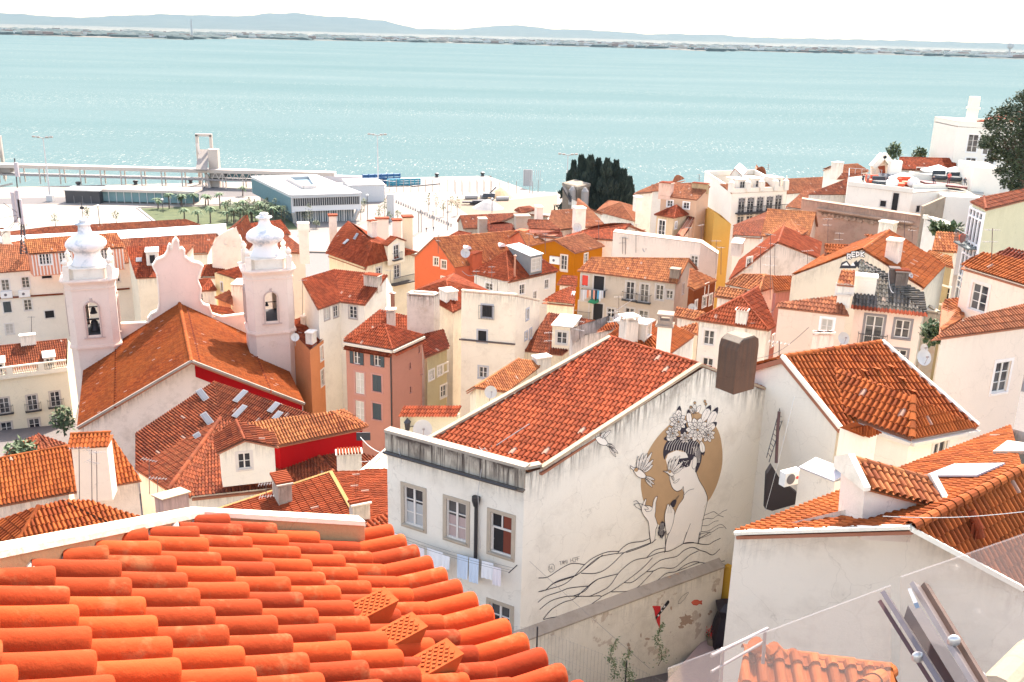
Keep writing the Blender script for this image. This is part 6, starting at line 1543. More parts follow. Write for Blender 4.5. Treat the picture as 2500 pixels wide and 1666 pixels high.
H11=house('long_parapet_building','long pale pink building with a plain parapet full of antennas','house',129,'a:1460,835 b:2245,932 e:2400,1035,-2.2 c=b+Y*2+X*.5 d=a+Y*2+X*.5 z=e+Y*2+X*.5','F:abcd;F:bezc','ab be ez zc cd da',crop=3,wall=(.74,.655,.60),ov=0,slab=.05,cap=False,dirt=.25,streak=.25,wins='ab:2187,1095,.95,1.4,')
CR[0]=4
H12=house('peach_tower_house','tall peach house with tiny square windows and a tiled roof','house',152,'a:42,520 b:378,556 r:502,432,2.0 q:155,412,2.2','abrq','ab br rq qa',roof='p',wall=(.58,.38,.27),ov=.1,dirt=.1,streak=.1,stone=(.8,.74,.68),wins='ab:133,588,.9,.95,;ab:282,606,.95,1.0,')
chimney(H12,'abrq',95,500,2.0,1.4,2.4,(.70,.50,.42),'t'); chimney(H12,'abrq',410,445,2.6,.8,.9,(.45,.33,.2),'t')
H12b=hip('peach_wing','small peach wing with a pyramid roof and a white balcony door','' and 0 or 146,'b:170,722 a:-12,690 c:305,690 r:193,602,1.8 d=a+c-b',r='r',wall=(.62,.47,.32),ov=.3,dirt=.1,wins='ab:57,812,1.2,2.5,;bc:187,785,.5,1.0,',stone=(.8,.74,.68))
H12c=house('maroon_stair_roof','steep maroon lean-to roof against the peach tower','house',144,'a:180,885 b:235,905 c:365,700,2.2 d:300,695,2.2','abcd','ab bc cd da',fit=False,roof='d',wall=(.72,.5,.38))
HY=house('yellow_flank_building','tall yellow flank wall stepping down beside the peach tower','house',150,'l:478,640 a:540,668,0 b:690,772,-2.6 c=b+Y*8 d=l+Y*8','F:labcd'[:0],'la ab bc cd dl',wall=(.55,.33,.09),ov=0,dirt=.08,streak=.08)
HV=flat('white_flank_building','plain white flank wall in front of the arched window facade','' and 0 or 176,'a:440,338 b:690,505 c=b+Y*10-X*2',wall='W',par=.1,dirt=.1,streak=.1) if 0 else None
H13=house('arched_window_building','white building with pointed arch windows, long balcony and white dormers','house',186,
 'b:1198,478 a:700,500 s:448,335,1.0 d=s c=b+s-a r:1085,392,3.4 q=r+a-b','abrq','ab bc cs sa',roof='p',wall=(.80,.75,.70),ov=.0,dirt=.1,streak=.1,par=.9,
 wins='ab:785,620,1.5,3.4,;ab:867,615,1.5,3.4,;ab:953,610,1.5,3.4,;ab:1040,605,1.5,3.4,;ab:1120,592,1.5,3.4,;ab:775,752,1.5,2.8,;ab:857,748,1.5,2.8,;ab:942,738,1.5,2.8,')
def h13():
    CR[0]=4; o,d,n,L=H13.runs['ab']; mb=MB(); A=PP(728,672,o,n); B=PP(1180,640,o,n)
    mb.prism([A,B,B+n*1.2,A+n*1.2],-UP*.25); k=int(np.linalg.norm(B-A)/.35)
    for i in range(k+1): p=A+n*1.15+(B-A)*i/k; mb.bar(p,p+UP*1.2,.05)
    mb.bar(A+n*1.15+UP*1.2,B+n*1.15+UP*1.2,.1); mb.build('long_balcony',IRON(),H13.root)
    mb=MB(); A=PP(728,510,o,n)+n*.02; B=PP(1190,490,o,n)+n*.02; mb.prism([A,B,B-UP*16,A-UP*16],n*.04)
    mb.build('grey_render',plaster((.50,.47,.42),.3,.2),H13.root) if 0 else None
    for i,(u,v) in enumerate(((785,575),(867,570),(953,565),(1040,560),(1120,547))):
        q=PP(u,v,o,n); m2=MB(); m2.prism([q-d*.8,q+d*.8,q+UP*.9],n*.07); m2.build('pointed_arch',plain('arch_dark',(.20,.18,.17),.8),H13.root)
    for u in(690,840,965,1092,1185):
        q=PP(u,470-(u-690)*.04,o,n)+UP*.5; m2=MB(); m2.box(q,d,n,UP,.9,.9,1.6); m2.lathe(q+UP*.8,[(.5,0),(.6,.2),(.15,.6),(.05,1.2)],8); m2.build('pinnacle',wmat('W',.1,.1),H13.root)
h13(); CR[0]=4
for (u,v) in((790,465),(935,455),(1110,448)): dormer(H13,'abrq',u,v,2.4,2.0,'shed','W','M','c',1.1,1.3)
H13b=house('white_sheet_gable','white gabled attic with a pale metal roof above the arched windows','house',192,'l:680,330 a:795,332 r:722,268/la k=r+Y*9+X*3 A=a+Y*9+X*3 L=l+Y*9+X*3','F:aAkr;F:lLkr','lra aA AL Ll',wall='W',ov=.05,cap=False,slab=.1,bot=5,flat=plain('pale_sheet',(.50,.46,.42),.6),fit=False)
gab('orange_ridge_behind','orange roof ridge right of the white gabled attic','' and 0 or 198,'a:880,420 b:1060,440 r:1010,330,3 q:905,290,3',r='p',wall='W')
H14=gab('far_long_roof','long orange roof at the water edge beyond the arched window building','' and 0 or 222,'a:1200,500 b:1640,470 r:1620,345,3.2 q:1045,372,3.4',r='p',wall='w')
H14b=shed('sloping_tile_strip','broad pale tile slope between the arched building and the ruined wall','' and 0 or 170,'a:1185,620 b:1340,640 c:1700,430,3.5 d:1350,470,3.5',r='p',wall='w')
H15=shed('great_dark_slope','wide dark striped roof slope left of the rooftop terrace','' and 0 or 158,'a:1378,505 b:1800,505 c:2180,330,4.4 d:1860,318,4.8',r='b',wall='w',ov=.1)
RU=house('ruined_wall','long weathered pink ruin wall with a frieze of broken arches','ruin',126,'a:1335,548 b:2420,705 c=b+Y*1.3+X*.4 d=a+Y*1.3+X*.4','F:abcd','ab bc cd da',wall=(.42,.27,.215),ov=0,slab=.05,cap=False,dirt=1,streak=.5,patch=.5,flat=plaster((.36,.27,.22),1,0))
def ruin():
    CR[0]=4; o,d,n,L=RU.runs['ab']; mb=MB(); A=PP(1480,660,o,n); B=PP(2350,810,o,n); B[2]=A[2]; k=22
    mb.bar(A+UP*.4+n*.3,B+UP*.4+n*.3,.6,.2)
    for i in range(k): p=A+(B-A)*(i+.3*math.sin(i*3.1))/k; mb.prism([p,p+d*1.1,p+d*.9-UP*(.45+.2*math.sin(i*2.3)),p+d*.2-UP*(.4+.15*math.sin(i*1.7))],n*.22)
    mb.build('frieze',plaster((.40,.27,.21),1,.6),RU.root)
ruin(); CR[0]=4
H28=hip('pale_hip_behind','orange roof with a small hipped dormer against the ruin wall','' and 0 or 118,'a:965,880 b:1395,915 r:1465,670,3.4 q:1020,642,3.6 c=M(b,r) d=M(a,q)',r='v',wall='l') if 0 else gab('big_tile_slope','steep orange tiled slope with a hipped wing in front of the ruin wall','' and 0 or 114,'a:962,885 b:1398,920 r:1465,672,4.2 q:1020,642,4.4',r='v',wall='l',w=.24,amp=.06)
H28b=hip('wing_roof','small peach wing under the steep orange slope','' and 0 or 108,'a:1000,868 b:1335,880 c:1395,840 q:1180,765,1.5 r:1235,740,1.5 d=a+c-b',r='v',wall='l',w=.24)
H29=gab('plain_brown_roof','plain brown tiled roof below the arched window building','' and 0 or 135,'a:705,880 b:975,890 r:1010,730,3 q:712,795,3',r='b',wall='w')
H30=house('stained_pink_gable','pinkish white gable house with mould stains and one tiny window','house',92,'a:672,1290 l:1490,1090 p:1115,945/al A=a+Y*9+X*3 L=l+Y*9+X*3 B=p+Y*9+X*3','lLBp;aABp','apl lL LBA Aa',roof='r',wall=(.70,.60,.57),ov=.05,dirt=1.0,streak=.6,patch=.25,wins='apl:856,1128,.8,1.0,')
chimney(H30,'aABp',750,985,3.2,1.2,1.0,(.68,.60,.56),'c',streak=.6)
H31=hip('low_tile_hip','low worn tiled roof under the stained pink gable','' and 0 or 82,'a:640,1330 b:945,1395 c:1300,1300 q:790,1240,1.2 r:990,1245,1.2 d=a+c-b',r='v',wall='w',w=.23)
H31b=shed('rose_wall_house','orange tiled house with a rose pink wall beside the white post','' and 0 or 78,'a:1080,1400 b:1300,1370 c:1330,1250,1.5 d:1060,1250,1.6',r='o',wall=(.5,.2,.18))
H32=gab('narrow_tile_roof','narrow tiled roof left of the white hipped house','' and 0 or 78,'a:530,1430 b:760,1465 r:830,1385,1.2 q:575,1355,1.2',r='v',wall='k')
CR[0]=10
H21=house('white_pyramid_house','white house with a steep dark pyramid roof and a dark framed window','house',73,'a:780,872 b:1478,972 c:1540,935 p:1215,655,2.5 q:1372,560,2.5 d=a+c-b','abp;bcqp;cdq;daqp'.replace('daqp','dapq'),'ab bc cd da',roof='r',wall='W',dirt=.12,ov=.2,w=.22,amp=.055,stone=(.70,.62,.56),wins='ab:905,1037,.85,1.2,;ab:892,1300,.85,1.2,;bc:1517,1065,.3,.8,')
chimney(H21,'abp',1215,890,.85,.6,1.0,'W','t')
H21b=shed('low_wing_roof','low tiled wing left of the white pyramid roofed house','' and 0 or 76,'a:572,835 b:770,872 c:870,795,1.0 d:600,747,1.0',r='v',wall='k',w=.23)
H22=house('bright_orange_hip','bright orange hipped roof behind the mural house ridge','house',59,'z:-120,1060 a:90,1260 b:535,1195 c:765,1027 q:180,862,1.9 s:560,920,1.7','abq;bcsq;azq','za ab bc cs sq qz',roof='o',wall='w',ov=.05,w=.23)
H22b=shed('small_tile_triangle','small tiled roof tucked under the white house beside the tall chimney','' and 0 or 66,'a:560,965 b:800,1010 c:800,900,1.3 d:760,905,1.2',r='v',wall='w',w=.22)
def tallch():
    CR[0]=10; q=PY(465,1180,56.0); t=thing('chimney','tall white chimney with a sooty cowl behind the mural house ridge','chimney',q-UP*1); mb=MB(); e=hor(np.array([1,-.25,0])); f=np.cross(UP,e); top=PY(480,920,56.0)[2]; h=top-q[2]
    mb.box(q+UP*(h/2-.5),e,f,UP,.82,.8,h+1); mb.build('stack',plaster((.76,.69,.65),.2,.2),t)
    mb=MB(); mb.box(q+UP*(h+.06),e,f,UP,1.1,1.05,.12); 
    for i in(-1,1):
        for j in(-1,1): mb.box(q+UP*(h+.4)+e*i*.36+f*j*.36,e,f,UP,.14,.14,.6)
    mb.box(q+UP*(h+.25),e,f,UP,.84,.82,.3); mb.box(q+UP*(h+.75),e,f,UP,1.0,.95,.1); mb.build('cowl',plaster((.30,.24,.21),1,.6),t)
tallch(); CR[0]=10
chimney(H22,'abq',130,1060,.9,.8,1.3,(.66,.58,.54),'s')
dormer(H22,'bcsq',320,1040,1.1,1.0,'shed',(.55,.50,.48),'M','u',.6,.7)
CR[0]=9
H23=house('broken_tile_house','roof of broken pale tiles with one cream dormer window','house',87,'a:700,1168 b:1065,1207 c:1485,892,3.3 d:935,800,3.6','abcd','ab bc cd da',roof='b',wall=(.72,.62,.47),dirt=.8,streak=.5,ov=.05,w=.24,amp=.06,wins='')
dormer(H23,'abcd',1060,1150,1.9,2.3,'shed','c','M','c',1.0,1.2)
H24=house('cream_block_house','tall plain cream block with small barred windows and a stained base','house',86,'a:105,597 b:628,640 c:858,690@90 d=a+c-b','F:abcd','ab bc cd da',wall=(.76,.68,.58),ov=0,slab=.05,cap=False,par=.12,dirt=.35,streak=.5,patch=.12,stone=(.42,.40,.40),
 wins='ab:350,785,.95,1.15,d;ab:303,1025,.8,1.1,d;ab:312,1370,.8,1.1,;bc:735,815,.55,1.0,;bc:722,1020,.5,.7,;bc:765,1000,.4,.9,u')
def h24():
    CR[0]=9; o,d,n,L=H24.runs['ab']; q=PP(350,785,o,n)+n*.3; mb=MB()
    for i in range(11): p=q+d*(-.75+.15*i); mb.bar(p-UP*.7,p+UP*.6,.025)
    for z in(-.7,.6): mb.bar(q-d*.75+UP*z,q+d*.75+UP*z,.03)
    mb.build('window_grille',IRON(),H24.root)
    A=PP(85,1050,o,n)+n*.1; B=PP(620,1130,o,n)+n*.1; B=A+d*np.dot(B-A,d); mb=MB(); mb.bar(A,B,.2,.12); mb.build('ledge',plain('dirty_ledge',(.10,.07,.06),.9),H24.root)
h24(); CR[0]=9
H33=house('sunny_verge_roof','two slope tiled roof with a bright left side behind the mural house','house',66,'a:150,1568 b:330,1650,-.3 q:655,1245,2.4 r:232,1518,2.4 s:915,1275,1.4 t:540,1560,.2','arq;rtsq'[:3]+';rtsq','ar rt ts sq qa',roof='v',wall='c',w=.22)
chimney(H33,'rtsq',870,1290,1.3,.8,.6,'W','c')
H34=shed('tile_roof_mid','small tiled roof left of the grey laundry house','' and 0 or 100,'a:875,692 b:1190,722 c:1200,545,2.0 d:1120,560,2.0',r='r',wall='c',w=.24)
skylight(H34,'abcd',1165,625,.8,1.0)
H35=shed('upper_small_roof','small tiled strip under the mustard house','' and 0 or 112,'a:1018,530 b:1212,545 c:1215,450,1.6 d:1070,440,1.6',r='r',wall='k',w=.24)
H36=house('grey_parapet_walls','weathered grey parapet walls and a pink chimney before the broken roof','house',68,'a:1170,1095 b:1290,1000 e:1400,985 c:1560,960 d=c+Y*4 f=a+Y*4','F:abecdf'[:0],'ab be ec cd df fa',wall=(.58,.50,.47),ov=0,dirt=1,streak=1)
H36b=shed('ridge_strip_roof','thin orange roof strip above the grey parapet','' and 0 or 72,'a:1390,985 b:1640,960 c:1740,860,1.0 d:1500,905,1.0',r='o',wall='w')
# ================================================================ RIGHT SIDE
CR[0]=11
H20=house('low_pink_house','plain pinkish house with a low pale roof and a small white window','house',63.5,
 'a:-410,748 b:287,828 c:185,640,1.2 d:-390,705,1.0 e:400,820 f:395,600,1.2','abcd','ab bc cd da',roof='p',wall=(.72,.57,.49),dirt=.1,streak=.1,ov=.12,w=.23,amp=.05,stone=(.78,.74,.70),wins='ab:72,930,.75,1.05,u')
shed('tiny_dormer_house','small tiled dormer block wedged beside the grey tiled roof','' and 0 or 63,'a:170,528 b:330,545 c:350,402,.8 d:212,392,.8',r='v',wall='W',ov=.1,bot=1.6,w=.22,amp=.06,wins='ab:232,580,.75,.6,;ab:290,585,.3,.4,')
HG=house('grey_roof_house','pink house under a mossy grey tiled roof with a hatch and balcony door','house',61.5,
 'b:1035,825 a:303,748 q:395,292,2.6 c:1003,620,.8','abq;bcq','ab bc cq qa',roof='g',wall=(.76,.61,.55),ov=.25,dirt=.12,streak=.15,w=.24,amp=.06,seg=8,stone=(.24,.21,.20),ridge=.14,
 wins='ab:517,978,1.15,2.2,b;ab:795,955,.95,1.25,;ab:765,1205,.95,.8,')
def hg():
    P=HG.P; r=MB(); o,d,n,L=HG.runs['ab']; A=P['a']+n*.28-UP*.1; B=P['b']+n*.28-UP*.1
    tilesheet(r,[A,B,B-n*.35+UP*.2,A-n*.35+UP*.2],w=.24,L=.5,amp=.06,seg=8); r.build('tile_fringe',rmat('r'),HG.root)
    q,e,t,nn=onroof(HG,'abq',435,590); mb=MB(); e=hor(e); f=np.cross(UP,e); mb.box(q+UP*.35,e,f,UP,1.35,.9,1.5); mb.box(q+UP*.6-f*.46,e,f,UP,.95,.03,.5)
    mb.box(q+UP*1.1,e,f,UP,1.5,1.05,.12); mb.build('roof_hatch',plaster((.80,.76,.70),.3,.1),HG.roof)
hg(); CR[0]=11
chimney(HG,'bcq',705,500,.6,.6,.9,(.12,.10,.10),'c',streak=1); chimney(HG,'bcq',775,510,.9,.8,.8,(.20,.17,.16),'t',streak=1,dirt=1)
HR=house('graffiti_gable_house','cream gable house with graffiti letters near the peak of its wall','house',74,
 'l:-260,585 k:1000,570 r:412,195/lk A=k+Y*9+X*3 L=l+Y*9+X*3 R=r+Y*9+X*3','lLRr;kARr','lrk kA AL Ll',roof='o',wall=(.66,.60,.50),ov=.0,dirt=.4,streak=.3,w=.24,amp=.06,seg=8,fit=False) if 0 else house('graffiti_gable_house','cream gable house with graffiti letters near the peak of its wall','house',72,
 'r:412,195 l:-260,445@75 k:1000,572@69 A=k+Y*8+X*5 L=l+Y*8+X*5 R=r+Y*8+X*5','lLRr;kARr','lrk kA AL Ll',roof='o',wall=(.66,.60,.50),ov=.0,dirt=.4,streak=.3,w=.24,amp=.06,seg=8,fit=False)
def redk():
    CR[0]=11; P=HR.P; o,d,n,L=HR.runs['lrk']; T=lambda u,v,k: PP(u,v,o,n)+n*k
    blk=plain('graffiti_black',(.03,.03,.035),.8); wh=plain('graffiti_white',(.72,.68,.62),.8); mb=MB()
    def seg(p,q,w,lv,m):
        a,b=T(*p,lv),T(*q,lv); x=nrm(b-a); s=np.cross(n,x)*w/2; mb.m=m; mb.prism([a-s-x*w*.3,b-s+x*w*.3,b+s+x*w*.3,a+s-x*w*.3],n*.004)
    G={'R':[(0,0,0,1),(0,1,1,.9),(1,.9,.9,.5),(.9,.5,0,.45),(.3,.45,1,0)],'E':[(0,0,0,1),(0,1,1,1),(0,.5,.8,.5),(0,0,1,0)],'D':[(0,0,0,1),(0,1,.8,.8),(.8,.8,.9,.3),(.9,.3,0,0)],'K':[(0,0,0,1),(0,.5,1,1),(0,.5,1,0)]}
    for (w_,lv,m) in((.20,.01,0),(.09,.02,1)):
        for i,(ch,y) in enumerate(zip('REDK',(280,262,258,262))):
            x=272+i*43
            for a,b,c,e in G[ch]: seg((x+a*28,y-b*42),(x+c*28,y-e*42),w_,lv,m)
    mb.m=0
    for pts in ([(195,375),(215,320),(265,300),(300,345),(360,295),(370,345),(350,375)],[(345,330),(405,285),(420,300),(380,380)]): mb.m=0; mb.prism([T(u,v,.008) for u,v in pts],n*.004)
    mb.m=1
    for pts in([(215,345),(262,315),(285,348)],[(300,350),(325,312),(345,350)]): mb.prism([T(u,v,.016) for u,v in pts],n*.004)
    o_=mb.build('graffiti',[blk,wh],HR.root); o_['label']='graffiti letters REDK above dark zigzag shapes'
redk(); CR[0]=11
chimney(HR,'kARr',700,300,1.2,1.0,1.6,'k','c'); 
gab('front_tile_strip','narrow tiled ridge roof left of the graffiti gable','' and 0 or 80,'a:50,232 b:405,262 r:400,165,1.4 q:55,150,1.4',r='o',wall='q',w=.24,amp=.06)
HB2=house('orange_back_roof','bright orange roof behind the white chimney right of the graffiti peak','house',84,'a:760,235 b:870,228 c:700,75,2.6 d:430,50,2.6 e:600,180,.8','eadc'.replace('eadc','eacd')+';abc','ea ab bc cd de',roof='o',wall='k',w=.26,amp=.06)
chimney(HB2,'eacd',640,90,1.3,1.0,1.5,'W','c')
H38=house('olive_house','olive drab house with two white framed windows','house',81,'a:985,288 b:1285,372 c:1270,265,1.0 d:1060,205,1.3','abcd','ab bc cd da',roof='v',wall=(.34,.29,.19),ov=.1,dirt=.3,streak=.25,w=.25,stone=(.76,.72,.66),wins='ab:1062,412,1.0,1.35,;ab:1182,630,1.3,1.5,')
shed('olive_upper_roof','square tiled roof above the olive house','' and 0 or 86,'a:1075,205 b:1320,222 c:1340,38,2.2 d:1120,25,2.2',r='v',wall='w',w=.25,amp=.06)
flat('ochre_slab_wall','ochre slab wall beside the square tiled roof','' and 0 or 88,'a:915,200 b:1040,210 c=b+Y*2',wall=(.52,.37,.22),par=.1) if 0 else None
H17=house('tiled_attic_house','pale pink house with an old paned window under an orange roof','house',56,'a:1350,352 b:2080,572 c:2080,335,1.8 d:1560,225,1.8','abcd','ab bc cd da',roof='o',wall=(.74,.60,.53),ov=.15,dirt=.15,streak=.15,w=.22,amp=.05,seg=8,stone=(.70,.56,.49),wins='ab:1528,655,1.2,1.6,')
shed('dark_back_roof','dark tiled roof behind the pale pink attic house at the right','' and 0 or 63,'a:1675,250 b:2060,335 c:2060,240,1.2 d:1815,180,1.2',r='d',wall='w')
shed('steep_old_slope','steep old tile slope between the olive house and attic house','' and 0 or 52,'a:1168,975 b:1385,850 c:1388,662,1.8 d:1195,680,1.8',r='v',wall='w')
H18=house('big_pink_house','large pale pink house at the right edge with one grey framed window','house',45,'a:1072,1060 b:2080,925 c:2080,690,2.2 d:1395,858,2.0','abcd','ab bc cd da',roof='p',wall=(.74,.62,.54),ov=.12,dirt=.15,streak=.1,zb=41,w=.2,amp=.05,seg=9,stone=(.76,.66,.58),wins='ab:1742,1415,1.1,1.7,')
flat('rubble_wall','grey rubble stone wall with dark openings below the olive house','' and 0 or 71,'a:975,790 b:1165,815 c=b+Y*2 d=a+Y*2',wall=(.42,.37,.31),par=.1,patch=.6)
H40=flat('small_rose_block','small rose rendered block with three tiles and a satellite dish','' and 0 or 50,'a:-60,1000 b:62,1010 c:150,1000 d=a+c-b',wall=(.72,.56,.52),par=.05)
# white terrace complex
CR[0]=5
TE=house('rooftop_terrace','white building with a busy rooftop terrace, orange seats and parasols','house',152,
 'a:258,872 b:850,940 c:1165,915 e:1500,962 f:1480,760 g:840,735 h:262,800','F:abcefgh','ab bc ce ef fg gh ha',wall=(.78,.735,.69),ov=0,slab=.05,cap=False,dirt=.15,streak=.1,flat=plaster((.34,.33,.31),.3,0),fit=False,
 wins='ab:582,1037,.9,.9,d;ab:690,1035,.9,3.2,d;bc:902,1085,.9,1.0,d')
def terr():
    CR[0]=5; z=TE.P['a'][2]; t=TE.root; n=np.array([0,-1.,0])
    w_=wmat('W',.1,.05)
    mb=MB(); a=PZ(848,900,z); b=PZ(1378,905,z); a2=PZ(835,760,z); 
    mb.prism([PY(830,880,158),PY(1380,860,158),PY(1380,790,158),PY(950,765,158),PY(830,740,158)],(0,.5,0)); mb.build('back_wall',w_,t)
    mb=MB(); 
    for p,q in(((262,872),(850,940)),((850,900),(1165,905))): 
        A=PZ(*p,z); B=PZ(*q,z); mb.bar(A+UP*.35,B+UP*.35,.3,.7)
    mb.build('parapet',w_,t)
    mb=MB(); A=PZ(262,872,z)+UP*.7; B=PZ(262,800,z)+UP*.7; C_=PZ(560,820,z)+UP*.7
    for p,q in((A,B),(B,C_)):
        k=int(np.linalg.norm(q-p)/1.2)+1
        for i in range(k+1): x=p+(q-p)*i/k; mb.bar(x,x+UP*.9,.05)
        mb.bar(p+UP*.9,q+UP*.9,.05)
    mb.build('glass_rail',plain('rail_grey',(.35,.38,.38),.3),t)
    mb=MB(); A=PZ(968,862,z+.4); B=PZ(1350,905,z+.4); mb.prism([A,B,B+np.array([0,3,0]),A+np.array([0,3,0])],UP*.3); mb.build('dark_deck',plain('deck_maroon',(.12,.02,.02),.7),t)
    bk=house('lift_block','white block with a slanting door beside the rooftop terrace','annexe',149,'a:1470,950 b:1640,940 c:1600,700,0 d:1375,700,0','F:abcd','ab bc cd da',wall=(.80,.76,.71),ov=0,slab=.05,cap=False,flat=plaster((.8,.77,.72),.1,0),dirt=.1,streak=.05,fit=False) if 0 else None
    A=PY(1375,940,149); mb=MB(); top=PY(1375,702,149)[2]; B=PY(1640,950,147); mb.prism([A,B,B*[1,1,0]+UP*top,A*[1,1,0]+UP*top],(1.5,9,0)); tag(mb.build('lift_block',w_),'plain white block at the right end of the rooftop terrace','annexe')
    A=PY(1155,970,146); B=PY(1500,985,142.5); C_=PY(1380,1300,143); mb=MB(); mb.prism([A-UP*12,B-UP*12,B,A],(0,4,0)); tag(mb.build('lower_white_wall',w_),'plain white retaining wall below the right part of the terrace','wall')
    A=PY(948,1062,138); B=PY(1156,972,143); mb=MB(); mb.prism([A-UP*10,B-UP*10,B,A],(0,.6,0)); tag(mb.build('stone_buttress',plaster((.30,.24,.19),1,.6,None,.6)),'dark triangular stone buttress wall below the terrace','wall')
terr()
CR[0]=5
TB=flat('tall_white_building','tall white building with a high chimney at the water edge','' and 0 or 172,'a:1262,335 b:1900,372 c=b+Y*10 d=a+Y*10',wall='W',par=.9,dirt=.08,streak=.05,stone=(.7,.66,.62),wins='ab:1398,487,1.6,3.0,;ab:1375,682,1.6,2.4,;ab:1540,690,1.6,2.4,;ab:1545,510,1.6,3.0,')
def tb():
    CR[0]=5; t=TB.root; q=PY(1384,285,176); mb=MB(); tp=PY(1390,165,176)[2]; mb.box(q*[1,1,0]+UP*(q[2]+tp)/2,(1,0,0),(0,1,0),UP,1.5,1.2,tp-q[2]+4); mb.box(q*[1,1,0]+UP*tp,(1,0,0),(0,1,0),UP,1.9,1.5,.35); mb.build('chimney',wmat('k',.2,.2),t)
    r=MB(); A=PY(1400,292,176); B=PY(1900,300,176); C_=PY(1900,190,184); D=PY(1650,215,184); tilesheet(r,[A,B,C_,D],w=.3,seg=4); r.prism([A-UP*.3,B-UP*.3,C_-UP*.3,D-UP*.3],UP*.2); r.build('roof',rmat('r'),t)
tb(); CR[0]=5
H41=gab('terrace_long_roof','long orange roof with small white windows behind the parasols','' and 0 or 170,'a:720,722 b:1250,740 r:1246,628,3 q:732,615,3',r='r',wall='W',wins='ab:925,778,1.6,2.6,;ab:1095,765,1.6,2,')
H42=gab('left_terrace_roofs','orange roof with a white chimney left of the terrace at the water','' and 0 or 190,'a:200,770 b:460,740 r:350,675,2 q:120,692,2',r='p',wall='W')
chimney(H42,'abrq',155,775,2.0,1.4,3.4,'W','c')
gab('dark_gap_roof','low dark roof below the white chimney near the terrace','' and 0 or 178,'a:160,815 b:400,800 r:380,755,1.5 q:205,765,1.5',r='b',wall='w')
def pedgable():
    CR[0]=5; pts=[(478,700),(580,588),(655,690),(650,780),(478,780)]; mb=MB(); P_=[PY(u,v,163) for u,v in pts]; mb.prism(P_,(0,.6,0)); 
    t=thing('pointed_gable_house','white pointed gable front with thick coping beside the terrace','house',P_[0]); o=mb.build('wall',wmat('p',.2,.1),t)
    mb=MB(); mb.bar(P_[0]-np.array([0,.3,0]),P_[1]-np.array([0,.3,0]),1.6,.9); mb.bar(P_[1]-np.array([0,.3,0]),P_[2]-np.array([0,.3,0]),1.6,.9); mb.build('coping',wmat('W',.1,.05),t)
    mb=MB(); mb.prism([PY(540,700,161),PY(600,690,161),PY(605,790,160),PY(575,790,160)],(0,.3,0)); mb.build('roof_slope',rmat('r'),t)
    mb=MB(); q=PY(690,700,160); mb.box(q-UP*1,(1,0,0),(0,1,0),UP,1.8,1.4,4); tag(mb.build('white_block',wmat('W',.1,.1)),'small white block between the pointed gable and long orange roof','annexe')
pedgable()
# green-yellow gallery house
CR[0]=5
H16=house('gallery_house','pale yellow green house with a glazed white gallery and worn brown roof','house',78,
 'a:1374,1022 b:1522,1090 c:2050,960 r:2050,870,1.8 q:1500,975,.9 d=q+Y*0','abq;bcrq','ab bc cr rq qa',roof='b',wall=(.60,.56,.40),ov=.15,dirt=.2,streak=.15,w=.2,amp=.03)
def gallery():
    CR[0]=5; o,d,n,L=H16.runs['ab']; P=H16.P; t=H16.root; g=np.array([*o[:2],0]); mb=MB(); wz=P['a'][2]
    fr=plain('gallery_white',(.72,.71,.70),.5); gl=MB()
    gl.prism([g+UP*(wz-.5)+n*.05,g+d*L+UP*(wz-.5)+n*.05,g+d*L+UP*(wz-9)+n*.05,g+UP*(wz-9)+n*.05],-n*.02); gl.build('gallery_glass',glassmat(),t)
    for i in range(5): s=L*i/4; mb.bar(g+d*s+UP*(wz-.3)+n*.1,g+d*s+UP*(wz-9.2)+n*.1,.16)
    for z in(.4,1.0,3.0,3.4,4.1,6.0,6.4,7.0,9.0): mb.bar(g+UP*(wz-z)+n*.1,g+d*L+UP*(wz-z)+n*.1,.14)
    mb.build('gallery_frame',fr,t)
    for z in (3.2,):
        b=MB(); b.prism([g+UP*(wz-z),g+d*L+UP*(wz-z),g+d*L+n*1.0+UP*(wz-z),g+n*1.0+UP*(wz-z)],-UP*.12)
        for i in range(17): s=L*i/16; b.bar(g+d*s+n*.97+UP*(wz-z),g+d*s+n*.97+UP*(wz-z+1.0),.03)
        b.bar(g+n*.97+UP*(wz-z+1),g+d*L+n*.97+UP*(wz-z+1),.05); b.build('balcony',plain('balcony_dark',(.08,.10,.10),.6),t)
        m=MB(); q=g+d*L*.4+n*.8+UP*(wz-z+.5); m.ico(q,.4,.4,1,(.8,.4,1.2)); m.build('orange_cloth',plain('orange_cloth',(.7,.13,.05),.9),t)
gallery()
flat('plant_terrace','low white parapet with green pot plants below the terrace wall','' and 0 or 92,'a:1110,1240 b:1290,1290 c=b+Y*4 d=a+Y*4',wall='W',par=.3)
